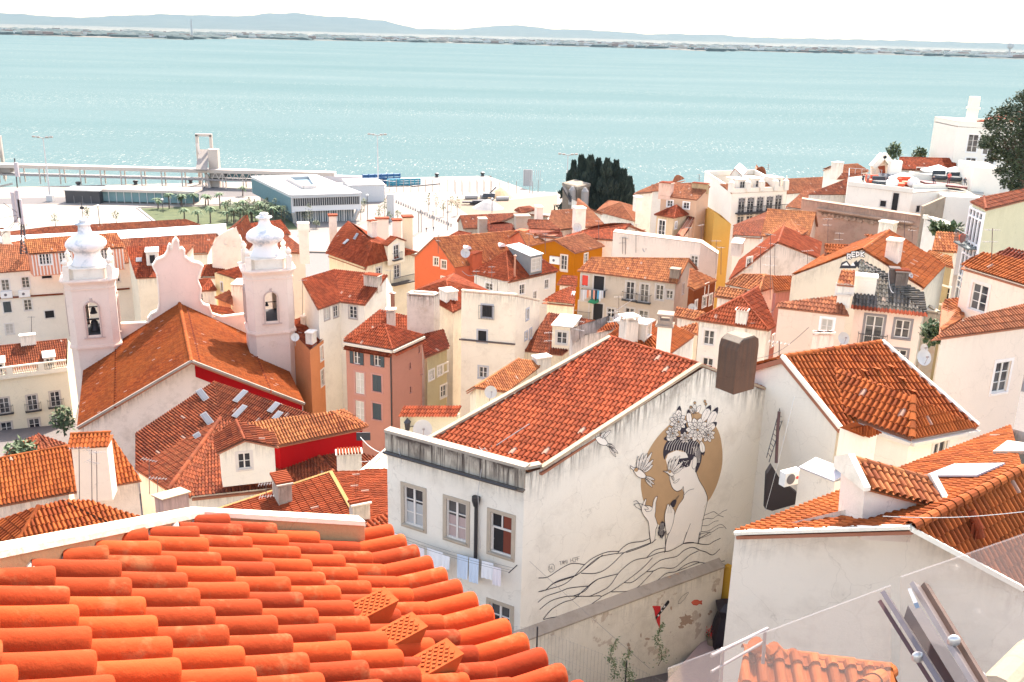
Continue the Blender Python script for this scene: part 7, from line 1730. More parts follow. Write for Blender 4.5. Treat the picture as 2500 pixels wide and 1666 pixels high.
# ================================================================ FAR ROOFS
CR[0]=3
FR=[(gab,'far_pale_roof','long pale roof with a grey gable at the edge of the sand yard',188,'b:345,795 a:115,800 r:640,665,2 q:85,690,2','b','G'),
 (gab,'far_dark_roof','dark tiled roof behind a concrete wall near the sand yard',176,'a:335,835 b:705,838 r:545,762,2 q:330,772,2','d','G'),
 (gab,'far_low_roof','low brown roof with pink stack above the terracotta roofs',166,'a:700,800 b:990,815 r:890,730,2 q:695,725,2','b','x'),
 (gab,'white_gabled_roof','orange roof with stained white gables in front of the stone ruin tower',176,'b:1085,800 a:850,830 r:1240,622,3 q:905,645,3','p','w'),
 (gab,'hatch_roof','orange roof slope with two white hatches near the dark conifers',170,'b:1390,775 a:1075,805 r:1250,625,3 q:1130,650,3','p','w'),
 (hip,'conifer_hip_roof','brown hipped roof in front of the dark conifers',205,'b:1652,740 a:1305,650 c:1740,630 r:1528,568,3','p','w'),
 (hip,'tiny_far_roof','tiny brown roofs at the rim of the sand yard',215,'b:640,672 a:570,640 c:780,632 r:612,614,1.4','b','k'),
 (gab,'strip_roof','long thin tiled strip between terracotta and mustard houses',152,'a:750,862 b:1010,885 r:990,838,1 q:755,850,1','d','k'),
 (gab,'red_long_roof','long red roof with a white skylight behind the mustard house',146,'a:1010,870 b:1460,905 r:1618,762,3.2 q:1180,825,2.4','r','w'),
 (gab,'terracotta_far_end','striped tile roof with a broad pink chimney beside the terracotta house',147,'a:700,990 b:900,940 r:860,880,2 q:610,822,3','v','t'),
 (gab,'white_harbour_house','white house with a red gable roof at the water right of the conifers',205,'a:1640,490 b:1880,470 r:2000,378,3.4 q:1850,400,3.4','p','W'),
 (gab,'white_side_house','white walled house with a pale parapet left of the peach tower',186,'a:1800,470 b:2200,450 r:2200,395,2.4','p','W'),
 (gab,'far_left_tiles','orange roof corner left of the terracotta house',170,'a:-60,900 b:190,880 r:180,848,1.4 q:70,825,1.6','r','w'),
]
for (fn,nm,lab,y,sp,rf,wl) in FR: fn(nm,lab,y=y,spec=sp,r=rf,wall=wl,w=.26,L=.45,seg=4,dirt=.5,amp=.05)
CR[0]=3
for (u,v,y,w_,h_,c,lab) in((640,780,178,6,3.4,'G','wide grey concrete chimney wall on the dark far roof'),(285,800,180,3.5,3.2,'G','squat grey concrete block beside the pale far roof'),(790,710,172,2.6,3.6,'k','pink stack near the sand yard roofs'),
   (1150,765,166,4.2,5.0,'w','thick white stained chimney with a round lid'),(1680,560,195,3,1.6,'W','small white stack above the white harbour house') ,(960,1180,0,0,0,'','')):
    if not y: continue
    q=PY(u,v,y); t=thing('chimney',lab,'chimney',q-UP*2); mb=MB(); h_*=.58; w_*=.75; mb.box(q+UP*(h_/2-1),(.97,.2,0),(-.2,.97,0),UP,w_*.6,2,h_+2); mb.box(q+UP*(h_+.05),(.97,.2,0),(-.2,.97,0),UP,w_*.66,2.3,.2); mb.build('stack',wmat(c,.8,.9),t)
def stonetower():
    CR[0]=3; A=PY(1000,600,232); B=PY(1130,605,226); C_=PY(1240,600,232); top=PY(1130,455,226)[2]; t=thing('stone_tower','square grey stone ruin tower with an outside iron stair and arches','tower',A-UP*4); mb=MB()
    pts=[A,B,C_,A+C_-B]; mb.prism([p*[1,1,0]+UP*(A[2]-5) for p in pts],UP*(top-A[2]+5)); mb.build('wall',plaster((.17,.145,.125),1,.7,None,.3),t)
    mb=MB(); c=sum(pts)/4; mb.prism([(c+(p-c)*1.06)*[1,1,0]+UP*top for p in pts],UP*.7); mb.prism([(c+(p-c)*.9)*[1,1,0]+UP*(top+.7) for p in pts],UP*.1); mb.build('cornice',plaster((.26,.23,.2),1,.3),t)
    mb=MB(); a=PY(1010,430,227); b=PY(1085,560,225); mb.bar(a,b,.8,.4); mb.bar(a+UP*1,b+UP*1,.12); mb.build('stair',IRON(),t)
    for (u,v) in((1092,510),(1205,520)):
        q=PY(u,v,226.5); 
        m=MB(); m.lathe(q-UP*2,[(.9,0),(.9,3.4),(.3,4.2)],8); m.build('arch_window',plain('pale_arch',(.26,.24,.22),.8),t)
stonetower()
# ================================================================ QUAY THINGS
def H_at(p,u,v,c): return PY(u,v,p[1],c)[2]
stl=plain('cream_steel',(.46,.375,.31),.6); whs=plain('white_steel',(.48,.455,.43),.5)
def walkway():
    z=ZQ; y=415.; A=PY(-60,408,y,1); B=PY(940,362,y,2)
    t=thing('elevated_walkway','long raised passenger walkway on thin posts along the quay','walkway',(A+B)/2*[1,1,0]+UP*z)
    zt=(PY(900,392,y,1)[2]); zt2=PY(900,408,y,1)[2]; zf=PY(1100,485,y,1)[2]; x0=A[0]; x1=B[0]
    mb=MB(); mb.box(((x0+x1)/2,y+2,zt-.9),(1,0,0),(0,1,0),UP,x1-x0,5,1.5); mb.build('roof',stl,t)
    mb=MB(); mb.box(((x0+x1)/2-4,y+2,zf-.35),(1,0,0),(0,1,0),UP,x1-x0-8,5,.7); mb.build('deck',plain('deck_grey',(.26,.22,.2),.7),t)
    xs=[PY(u,400,y,1)[0] for u in(350,540,730,910,1100,1275,1455,1630,1810)]; dx=(xs[-1]-xs[0])/8; k=0; x=xs[0]-2*dx
    while x<x1-1:
        for yy in(y-.3,y+4.2): MB().bar((x,yy,ZQ),(x,yy,zt-1),.45).build('post',stl,t)
        x+=dx
    xa=PY(1900,400,y,1)[0]; xb=PY(700,400,y,2)[0]
    mb=MB(); mb.box(((xa+xb)/2,y+3.5,(zf+zt)/2-.6),(1,0,0),(0,1,0),UP,xb-xa,.2,zt-zf-1.6); mb.build('glass_wall',plain('aqua_glass',(.12,.22,.24),.15),t)
    mb=MB(); n=14
    for i in range(n):
        xa_=xa+(xb-xa)*i/n; xb_=xa+(xb-xa)*(i+1)/n; xm=(xa_+xb_)/2; mb.bar((xa_,y-.5,zf),(xm,y-.5,zt-1.2),.28); mb.bar((xm,y-.5,zt-1.2),(xb_,y-.5,zf),.28)
    mb.bar((xa,y-.5,zf+.9),(xb,y-.5,zf+.9),.25); mb.build('truss',stl,t)
    mb=MB(); mb.box((xb+12,y+1.5,zf+1.3),(1,0,0),(0,1,0),UP,22,4,2.6); mb.build('end_cabin',plain('cabin_grey',(.50,.44,.42),.6),t)
    mb=MB(); mb.bar((xb+26,y,zf),(xb+38,y,zf-3),1.2,.3); mb.bar((xb+26,y-1,zf+2),(xb+38,y-1,zf+1),.2); mb.build('end_stair',whs,t)
    return zt,zf
ZT,ZF=walkway()
def gantry(u0,u1,vt,vb,u2,v2,lab,c=1):
    y=425.; a=PY(u0,vb,y,c); x1=PY(u1,vb,y,c)[0]; x0=a[0]; zt=PY(u0,vt,y,c)[2]; t=thing('gangway_gantry',lab,'gantry',(a[0],y,ZQ)); 
    mb=MB()
    for x in(x0,x1): mb.bar((x,y,ZQ),(x,y,zt),1.15)
    mb.bar((x0-.6,y,zt),(x1+.6,y,zt),1.15); mb.bar((x0,y,PY(u0,300,y,c)[2]),(x1,y,PY(u0,300,y,c)[2]),1.2)
    mb.build('portal_frame',stl,t)
    mb=MB(); zc=PY(u0,330,y,c)[2]; mb.prism([(x0+1,y-1,zc+4),(x1-1,y-1,zc+4),(x1+2,y-14,zc-3),(x0+3,y-14,zc-3)],UP*.6); mb.box(((x0+x1)/2+8,y-8,ZF+2),(1,0,0),(0,1,0),UP,6,4,3); mb.build('gangway_cabin',plain('gangway_cream',(.22,.18,.15),.6),t)
    mb=MB(); mb.bar((x0,y-1,ZF+14),(x1,y-9,ZF),.9); mb.bar((x1,y-9,ZF+2),(x1+1,y-9,ZQ),1.2); mb.bar((x1+1,y-9,ZF-6),(x1+9,y-12,ZQ),.8); mb.build('strut',stl,t)
    if u2:
        mb=MB(); xx=PY(u2,400,y,c)[0]; mb.box((xx,y-6,(ZQ+PY(u2,v2,y,c)[2])/2),(1,0,0),(0,1,0),UP,4.2,3,PY(u2,v2,y,c)[2]-ZQ); mb.build('lift_column',stl,t)
gantry(1800,1922,110,560,1965,222,'cream steel gangway gantry frame rising over the walkway')
gantry(-70,55,125,560,0,0,'cream gangway gantry cut by the left edge of the picture')
def mast(u,v0,v1,c,lab,arms=4,y=None,col=(.45,.42,.40),r=.35):
    b=PZ(u[0],v0,ZQ,c); top=PY(u[1],v1,b[1],c)[2]; t=thing('light_mast',lab,'light mast',b,'tall light masts on the quay'); mb=MB(); mb.tube([b,b*[1,1,0]+UP*top],r,8,taper=.5); mb.build('pole',plain('mast_grey',col,.5),t)
    mb=MB()
    for i in(-1,1):
        mb.bar(b*[1,1,0]+UP*top,b*[1,1,0]+UP*(top+.6)+np.array([i*3.2,0,0]),.3)
        for k in(.5,1.0): mb.box(b*[1,1,0]+UP*(top+.3*k)+np.array([i*3.4*k,-.3,.3]),(1,0,0),(0,.8,.6),(0,-.6,.8),1.1,.3,.7)
    mb.build('floodlights',plain('flood_pale',(.30,.27,.25),.5),t)
    mb=MB(); mb.box(b+UP*1.2,(1,0,0),(0,1,0),UP,2.4,2,2.4); mb.build('plinth',whs,t)
mast((455,410),705,140,1,'tall floodlight mast in front of the walkway near the left edge')
mast((1338,1330),660,115,2,'tall floodlight mast right of the low white terminal building')
mast((1035,1046),600,145,3,'green harbour light mast left of the dark conifers',col=(.08,.14,.13),r=.28)
def pavilion():
    a=g1(915,715,1); b=g1(1825,690,1); zt=H_at(a,915,597,1); t=thing('glass_pavilion','long low aqua glass pavilion beneath the walkway','pavilion',a); y=a[1]
    mb=MB(); mb.box(((a[0]+b[0])/2,y+4,zt-.3),(1,0,0),(0,1,0),UP,b[0]-a[0]+2,10,1.0); mb.build('roof',stl,t)
    m,t_,b_=newmat('pavilion_glass'); q=NT(t_); tr=q.n('BsdfTransparent'); tr.inputs[0].default_value=(.72,.88,.86,1); df=q.n('BsdfDiffuse'); df.inputs[0].default_value=(.3,.42,.42,1); m1=q.n('MixShader'); m1.inputs[0].default_value=.45; q.l(tr.outputs[0],m1.inputs[1]); q.l(df.outputs[0],m1.inputs[2]); q.l(m1.outputs[0],t_.nodes['Material Output'].inputs[0])
    mb=MB(); mb.box(((a[0]+b[0])/2,y,(ZQ+zt)/2),(1,0,0),(0,1,0),UP,b[0]-a[0],.1,zt-ZQ-1); mb.build('glass_wall',m,t)
    mb=MB(); mb.box(((a[0]+b[0])/2,y+7,ZQ+1.6),(1,0,0),(0,1,0),UP,b[0]-a[0],.3,3.2); mb.build('back_wall',plain('aqua_base',(.10,.20,.22),.3),t)
    mb=MB()
    for i in range(13): x=a[0]+(b[0]-a[0])*i/12; mb.bar((x,y-.15,ZQ),(x,y-.15,zt),.22)
    mb.build('mullions',whs,t)
    c=g1(592,720,1); d=g1(914,722,1); zt=H_at(c,592,608,1); t=thing('dark_shed','dark boxy shed with a white edged roof beside the glass pavilion','shed',c)
    mb=MB(); mb.box(((c[0]+d[0])/2,c[1]+4,(ZQ+zt)/2),(1,0,0),(0,1,0),UP,d[0]-c[0],8,zt-ZQ); mb.build('wall',plain('dark_cladding',(.035,.03,.033),.6,var=.3,scale=.4),t)
    mb=MB(); mb.box(((c[0]+d[0])/2,c[1]+4,zt+.2),(1,0,0),(0,1,0),UP,d[0]-c[0]+.8,9,.5); mb.build('roof',whs,t)
    mb=MB()
    for i in range(1,4): x=c[0]+(d[0]-c[0])*i/4; mb.bar((x,c[1]-.08,ZQ),(x,c[1]-.08,zt-2),.15)
    mb.build('door_joint',plain('joint',(.2,.18,.17),.6),t)
pavilion()
def terminal():
    gb=g1(600,905,2); y0=gb[1]-2
    F_=PY(560,800,y0,2); R_=PY(1178,785,y0+0,2); z1=F_[2]; zt=PY(560,660,y0,2)[2]
    A=np.array([F_[0],y0,0]); 
    R2=PZ(1180,640,zt,2); B=np.array([R2[0],R2[1],0])
    L2=PZ(203,490,zt,2); D=np.array([L2[0],L2[1],0]); C_=D+(B-A)
    K=PZ(770,476,zt,2); C_=np.array([K[0],K[1],0])
    t=thing('terminal_building','low white and aqua building with a cantilevered upper floor of windows','building',(A+C_)/2+UP*ZQ)
    up=lambda p,z: np.array([p[0],p[1],z])
    mb=MB(); mb.prism([up(p,z1) for p in(A,B,C_,D)],UP*(zt-z1)); o=mb.build('upper_floor',[plain('terminal_white',(.62,.59,.56),.5,var=.03)],t)
    # aqua louvred left flank
    nl=nrm(np.cross(D-A,UP)); nl=nl if nl[0]<0 else -nl; nf=nrm(np.cross(B-A,UP)); nf=nf if nf[1]<0 else -nf
    mb=MB(); a=up(A,z1-.6)+nl*.2; d=up(D,z1-.6)+nl*.2; mb.prism([a,d,d+UP*(zt-z1),a+UP*(zt-z1)],nl*.1); mb.build('flank_cladding',plain('aqua_cladding',(.19,.30,.32),.4,var=.1,scale=.6),t)
    mb=MB(); n=60
    for i in range(n): p=a+(d-a)*i/n; mb.bar(p+nl*.15,p+nl*.15+UP*(zt-z1),.12)
    mb.build('louvres',plain('aqua_louvre',(.15,.23,.25),.4),t)
    # window band
    d_=nrm(B-A); L=np.linalg.norm(B-A); h=zt-z1; mb=MB(); mb.box(up(A+d_*L/2,z1+h*.60)+nf*.05,d_,nf,UP,L*.96,.1,h*.50); mb.build('window_band',plain('dark_band',(.03,.033,.037),.2),t)
    mb=MB()
    for i in range(31): mb.bar(up(A+d_*L*(.03+.94*i/30),z1+h*.36)+nf*.18,up(A+d_*L*(.03+.94*i/30),z1+h*.85)+nf*.18,.16)
    mb.build('mullions',whs,t)
    mb=MB(); mb.box(up(A+d_*L/2,z1+h*.90)+nf*.3,d_,nf,UP,L*1.0,.6,h*.05); mb.build('canopy_edge',whs,t)
    # roof rim and rooflight
    mb=MB(); P4=[up(p,zt) for p in(A,B,C_,D)]
    for p,q in zip(P4,P4[1:]+P4[:1]): mb.bar(p+UP*.25,q+UP*.25,.8,.5)
    mb.build('roof_rim',whs,t); mb=MB(); mb.prism([p+UP*.03 for p in P4],UP*.1); mb.build('roof',plain('roof_cream',(.50,.42,.36),.9,var=.04),t)
    mb=MB(); Q=[PZ(u,v,zt,2) for u,v in((520,518),(720,508),(775,592),(668,598))]
    for p,q in zip(Q,Q[1:]+Q[:1]): mb.bar(p+UP*.7,q+UP*.7,.9,1.4)
    mb.build('rooflight',whs,t)
    mb=MB(); mb.prism([q+UP*.2 for q in Q],UP*.1); mb.build('rooflight_well',plain('well_blue',(.10,.17,.20),.4),t)
    # ground floor
    g0=A+(C_-A)*.10; g=[A+(B-A)*.06+(D-A)*.06,A+(B-A)*.93+(D-A)*.06,B*0+A+(B-A)*.93+(D-A)*.9,A+(B-A)*.06+(D-A)*.9]
    mb=MB(); mb.prism([up(p,ZQ) for p in g],UP*(z1-ZQ)); mb.build('ground_floor',plain('ground_glass',(.09,.12,.13),.2),t)
    mb=MB(); ga,gb_=g[0],g[1]; d2=nrm(gb_-ga); L2_=np.linalg.norm(gb_-ga)
    for i in range(26): p=up(ga+d2*L2_*i/25,ZQ)+nf*.1; mb.bar(p,p+UP*(z1-ZQ),.3 if i%3 else .6)
    mb.build('ground_mullions',whs,t)
    for i,(s) in enumerate((.02,.96)):
        mb=MB(); p=up(A+d_*L*s,z1); q=up(A+d_*L*(s+(.06 if i==0 else -.04))+(D-A)*.05,ZQ); mb.bar(p,q,1.1); mb.build('slanted_leg',whs,t)
    mb=MB(); q=g1(1205,680,2); 
    t2=thing('white_kiosk','plain white box building behind the corner of the terminal','building',q); mb.box(q+UP*3.3,(.93,.3,0),(-.3,.93,0),UP,15,18,6.8); mb.build('wall',plain('kiosk_white',(.5,.49,.48),.6),t2)
    mb=MB(); mb.box(q+UP*6.9,(.93,.3,0),(-.3,.93,0),UP,15.6,18.6,.3); mb.build('roof',whs,t2)
terminal()
def bluestack():
    r=random.Random(5); t=thing('blue_steel_stack','long heap of bright blue steel frames lying on the quay','steel frames',g1(1400,550,2))
    m=plain('blue_steel',(.015,.085,.20),.5); m2=plain('teal_steel',(.02,.22,.30),.5)
    P0=g1(1100,560,2); P1=g1(1535,560,2); P2=g1(1720,565,2)
    for (a,b,h,mm,k) in((g1(1100,556,2),g1(1400,548,2),3.2,m,5),(g1(1200,550,2),g1(1535,540,2),4.6,m,6),(g1(1420,568,2),g1(1715,560,2),3.2,m2,6)):
        mb=MB(); d=nrm(b-a); L=np.linalg.norm(b-a)
        for i in range(3): mb.bar(a+UP*(.6+i*h/3),b+UP*(.6+i*h/3),1.2,h/3*.75)
        for i in range(k+1):
            p=a+d*L*i/k; mb.bar(p-np.array([0,1.2,0]),p-np.array([0,1.2,0])+UP*h,.5)
        mb.build('frame_bundle',mm,t)
    mb=MB(); mb.bar(g1(1640,576,2)+UP*.3,g1(1885,552,2)+UP*.3,1.0,.5); tag(mb.build('pipe_length',plain('pipe_grey2',(.2,.17,.15),.6)),'long grey pipe lying right of the blue steel frames','pipe')
bluestack()
def people(lst):
    sk=plain('skin',(.45,.26,.18),.6); 
    for (p,top,bot,lab,pose,h) in lst:
        me=bpy.data.meshes.new('person'); s=h/1.75; f=1
        if pose=='stand': V=[(0,0,.95),(0,0,1.2),(0,0,1.42),(0,0,1.52),(0,0,1.66),(-.1,0,.9),(-.11,.02,.5),(-.11,0,.06),(.1,0,.9),(.12,-.04,.5),(.12,.02,.06),(-.2,0,1.38),(-.26,0,1.12),(-.2,-.16,.95),(.2,0,1.38),(.27,.02,1.12),(.22,-.12,.92)]
        else: V=[(0,0,.48),(0,0,.72),(0,-.02,.95),(0,-.03,1.05),(0,-.04,1.18),(-.1,-.1,.46),(-.12,-.45,.47),(-.12,-.46,.06),(.1,-.1,.46),(.12,-.45,.47),(.12,-.46,.06),(-.2,-.02,.92),(-.26,-.1,.68),(-.16,-.32,.6),(.2,-.02,.92),(.26,-.1,.68),(.16,-.32,.6)]
        E=[(0,1),(1,2),(2,3),(3,4),(0,5),(5,6),(6,7),(0,8),(8,9),(9,10),(2,11),(11,12),(12,13),(2,14),(14,15),(15,16)]
        RAD=[.15,.14,.14,.065,.115,.10,.07,.055,.10,.07,.055,.065,.05,.04,.065,.05,.04]
        me.from_pydata([tuple(c*s for c in v) for v in V],E,[]); o=bpy.data.objects.new('person',me); COL.objects.link(o); sm=o.modifiers.new('skin','SKIN'); 
        for i,v in enumerate(me.skin_vertices[0].data): v.radius=(RAD[i]*s,RAD[i]*s*.85)
        me.skin_vertices[0].data[0].use_root=True
        sub=o.modifiers.new('sub','SUBSURF'); sub.levels=1; sub.render_levels=1
        o.location=tuple(p); me.materials.append(sk)
        # bake the skin so that clothes can be assigned by height
        dg=bpy.context.evaluated_depsgraph_get(); ev=bpy.data.meshes.new_from_object(o.evaluated_get(dg)); o.modifiers.clear(); o.data=ev
        ev.materials.clear(); mt=plain('cloth_top_%d'%int(sum(top)*100),top,.9); mbt=plain('cloth_bot_%d'%int(sum(bot)*100),bot,.9)
        for m in(sk,mt,mbt,plain('hair',(.03,.02,.015),.9)): ev.materials.append(m)
        for pg in ev.polygons:
            z=pg.center[2]/s; zz=z if pose=='stand' else z+.46; x=abs(pg.center[0])/s
            pg.material_index=2 if zz<.98 else 1 if zz<1.46 and not(x>.24 and zz<1.2) else (3 if zz>1.68 or (pg.center[1]>.03*s and zz>1.56) else 0)
            if pose!='stand' and pg.center[1]<-.2*s and z<.55: pg.material_index=2
        tag(o,lab,'person')
z=TE.P['a'][2]
Pw=lambda u,c=2: np.array([PY(u,440,412.5,c)[0],415.5,ZF])
people([(PZ(392,872,z+.05,5),(.02,.02,.03),(.03,.03,.05),'person in black standing at the left rail of the terrace','stand',1.9),
 (PZ(460,872,z+.05,5)+np.array([0,1.0,0]),(.30,.28,.27),(.05,.05,.06),'person in grey standing behind the one in black on the terrace','stand',1.8),
 (PZ(1175,862,z+.8,5),(.62,.10,.08),(.12,.02,.03),'person in a red top standing on the dark terrace deck','stand',2.0),
 (PZ(1035,858,z+.6,5),(.03,.02,.03),(.02,.02,.03),'person in black sitting at the left end of the dark deck','sit',1.9),
 (PZ(1320,870,z+.6,5),(.12,.12,.13),(.10,.09,.10),'person in dark grey sitting at the right end of the dark deck','sit',1.9),
 (PZ(835,878,z+.05,5),(.05,.02,.03),(.03,.02,.03),'person in dark clothes sitting low beside the orange seats','sit',1.8),
 (Pw(478),(.01,.03,.08),(.01,.02,.05),'left one of two people in navy standing together on the walkway','stand',4.2*.55),
 (Pw(495),(.01,.03,.07),(.01,.02,.05),'right one of two people in navy standing together on the walkway','stand',4.0*.55),
 (Pw(580),(.01,.04,.10),(.01,.02,.05),'lone person in dark blue on the walkway right of the pair','stand',4.3*.55),
 (g1(1768,985,2,.05),(.03,.03,.04),(.03,.03,.04),'person in dark clothes walking on the pale quay path','stand',1.9),
 (g1(1832,975,2,.05),(.04,.03,.04),(.03,.03,.04),'person walking farther right on the pale quay path','stand',1.9)])
def terrace_things():
    cloth=plain('parasol_white',(.62,.60,.57),.9); z=TE.P['a'][2]
    for (u,v,vt,y,lab,w_) in((757,850,748,None,'white parasol in the middle of the terrace by the orange seats',3.6),(1075,770,680,162,'left one of three white parasols above the back wall',4.4),(1228,780,697,161,'middle one of three white parasols above the back wall',4.4),(1372,790,712,158,'right one of three white parasols against the tall white building',3.2)):
        b=PZ(u,v,z,5) if y is None else PY(u,v,y,5); tp=PY(u,vt,b[1],5)[2]; t=thing('parasol',lab,'parasol',b,'white parasols on the terrace'); mb=MB(); mb.tube([b,b*[1,1,0]+UP*tp],.06,6); mb.build('pole',plain('pole_pale',(.6,.55,.5),.6),t)
        mb=MB(); c=b*[1,1,0]; vs=[c+UP*tp]; hw=w_*.62
        for i in range(8): a=math.pi*2*(i+.5)/8; vs.append(c+np.array([hw*math.cos(a),hw*math.sin(a),tp-.95]))
        for i in range(8): a=math.pi*2*(i+.5)/8; vs.append(c+np.array([hw*math.cos(a),hw*math.sin(a),tp-1.15]))
        mb.add(vs,[(0,1+i,1+(i+1)%8) for i in range(8)]+[(1+i,9+i,9+(i+1)%8,1+(i+1)%8) for i in range(8)]); mb.build('canopy',cloth,t)
    r=random.Random(3)
    org=plain('seat_orange',(.62,.09,.03),.8); dk=plain('sofa_dark',(.05,.055,.06),.8)
    for i,(u,v,m,lab) in enumerate(((490,855,org,'orange lounge seat at the left of the terrace'),(552,868,dk,'dark round lounge bed on the terrace'),(785,872,org,'bright orange lounge seat near the parasol pole'),(705,885,org,'orange seat partly behind white planters'),(1105,815,dk,'round dark chair on the deck at left'),(1235,830,dk,'round dark chair on the deck at right'))):
        b=PZ(u,v,z+(.7 if i>3 else .02),5); mb=MB(); mb.lathe(b,[(.9,0),(1.25,.35),(1.2,.7),(.6,.75)],12); t=thing('lounge_seat',lab,'seat',b); mb.build('cushion',m,t); mb=MB(); mb.box(b+np.array([0,.9,.8]),(1,0,0),(0,1,0),UP,2.0,.35,1.0); mb.build('backrest',m,t)
    for i,(u,v,lab) in enumerate(((660,890,'round white planter at the front of the terrace'),(742,855,'white ball planter below the parasol'),(855,890,'long low white bench planter'))):
        b=PZ(u,v,z,5); mb=MB(); mb.lathe(b,[(.6,0),(.95,.5),(.9,1.1),(.4,1.5)],12); tag(mb.build('planter',cloth),lab,'planter')
    t=thing('stone_row','row of grey striped cushions along the back of the terrace','cushions',PZ(620,820,z,5))
    for i in range(9):
        b=PZ(540+i*24,812+i*3,z,5); mb=MB(); mb.tube([b+UP*.5,b+UP*.5+np.array([.9,0,0])],.5,8); mb.build('cushion',plain('cushion_%d'%(i%2),((.42,.38,.35),(.16,.15,.15))[i%2],.9),t)
terrace_things()
# ---------------- trees
leafd=plain('conifer_leaf',(.022,.034,.022),.9,var=.7,scale=1.2); leafb=plain('tree_leaf',(.034,.048,.018),.8,var=.8,scale=1.5); bark=plain('bark',(.10,.07,.05),.95)
def conifer(b,h,w,lab,seed):
    r=random.Random(seed); t=thing('conifer',lab,'tree',b,'dark conifers by the water'); mb=MB(); mb.tube([b,b+UP*h*.9],.4,7,taper=.2); mb.build('trunk',bark,t); mb=MB()
    for k in range(int(2600)):
        f=r.random()**.8; zz=h*(.05+.95*f); rad=w*(1-f)**.62*(.75+.35*math.sin(f*19+seed+r.random()))*math.sqrt(r.uniform(.25,1)); a=r.uniform(0,6.283); rad*=(1-f)**.35*(1+.35*math.sin(3*a+seed+f*9)); c=b+np.array([rad*math.cos(a),rad*math.sin(a),zz]); d=nrm(np.array([math.cos(a)*.6,math.sin(a)*.6,1.1+r.random()])); e=nrm(np.cross(d,np.array([r.gauss(0,1),r.gauss(0,1),.2]))); L=r.uniform(.7,1.7); mb.add([c,c+d*L*.5+e*.28,c+d*L,c+d*L*.5-e*.28],[(0,1,2,3)])
    mb.build('crown',leafd,t)
for i,(u,v,vt,y,w_,lab) in enumerate(((1090,590,230,243,4.0,'leftmost dark conifer of the cluster, behind the harbour mast'),(1155,600,180,240,4.2,'tall conifer behind the stone tower, second from the left'),(1240,600,185,236,4.4,'tall pointed conifer just right of the stone tower'),(1310,600,208,238,4.0,'dark conifer left of the middle of the cluster'),(1385,600,212,234,4.4,'dark conifer in the middle of the cluster'),(1465,600,228,238,4.4,'dark conifer right of the middle of the cluster'),(1540,600,305,236,3.4,'lower pointed conifer second from the right'),(1595,590,378,236,2.6,'small conifer at the right end of the cluster'),(1200,600,215,246,4.2,'conifer peeking out behind the two tallest ones'),(1430,600,250,246,4.4,'conifer at the back of the cluster'))):
    b=PY(u,v,y,3); b[2]-=3; tp=PY(u,vt,y,3)[2]; conifer(b,tp-b[2],w_,lab,i)
def rtree():
    r=random.Random(4); y=95.; b=PY(1850,1100,y,5); t=thing('broadleaf_tree','big dark broadleaf tree leaning in from the right edge','tree',b-UP*6); mb=MB()
    B=[PY(1870,1100,y,5)-UP*6,PY(1860,900,y,5),PY(1845,760,y,5),PY(1850,500,y,5),PY(1900,200,y,5)]; mb.tube(B,[.6,.5,.42,.32,.12],8)
    cl=[(1870,60,70),(1800,170,120),(1700,190,60),(1640,260,110),(1560,310,60),(1740,330,150),(1850,300,150),(1540,470,70),(1600,430,110),(1720,470,140),(1850,500,140),(1500,500,40),(1620,560,60),(1580,620,40),(1700,610,80),(1800,640,110),(1650,740,50),(1730,760,100),(1840,780,110),(1720,850,60),(1800,880,60),(1960,200,160),(1980,450,180),(1980,700,170),(2050,300,200)]
    for (u,v,rr) in cl:
        c=PY(u,v,y,5); s=B[2]; m_=(s+c)/2+UP*.4; mb.tube([s,m_,c],[.2,.12,.04],5)
    mb.build('trunk',bark,t); mb=MB()
    for (u,v,rr) in cl:
        c=PY(u,v,y+r.uniform(-2,2),5); R_=rr/3.734/2337*y*1.15
        for k in range(int(260+R_*R_*110)):
            d=nrm(np.array([r.gauss(0,1),r.gauss(0,1),r.gauss(0,1)])); p=c+d*R_*r.random()**.45*np.array([1,1,.8]); x=nrm(np.array([r.gauss(0,1),r.gauss(0,1),r.gauss(0,.5)])); e=nrm(np.cross(x,np.array([r.gauss(0,1),r.gauss(0,1),r.gauss(0,1)]))); L=r.uniform(.16,.34); mb.add([p,p+x*L*.5+e*L*.3,p+x*L,p+x*L*.5-e*L*.3],[(0,1,2,3)])
    mb.build('crown',leafb,t)
rtree()
pleaf=plain('palm_leaf',(.10,.14,.06),.8,var=.4,scale=.5); tleaf=plain('young_leaf',(.16,.17,.09),.8,var=.5,scale=.7)
def palm(b,h,lab,seed,grp='young palms on the lawn'):
    r=random.Random(seed); t=thing('palm_tree',lab,'palm',b,grp); mb=MB(); mb.tube([b,b+UP*h*.5+np.array([.1,0,0]),b+UP*h],[.28,.22,.2],6); mb.build('trunk',bark,t); mb=MB(); c=b+UP*h
    for k in range(16):
        a=2*math.pi*k/16+r.random()*.3; el=r.uniform(.1,1.1); L=r.uniform(1.9,2.8); d=np.array([math.cos(a),math.sin(a),0]); s=np.array([-math.sin(a),math.cos(a),0]); P_=[c+d*L*f*math.cos(el*(1-f))+UP*L*(f*math.sin(el)-.9*f*f) for f in(0,.35,.7,1)]
        for p,q,w1,w2 in zip(P_[:-1],P_[1:],(.15,.45,.35),(.45,.35,.04)): mb.add([p-s*w1,q-s*w2,q+s*w2,p+s*w1],[(0,1,2,3)])
    mb.build('crown',pleaf,t)
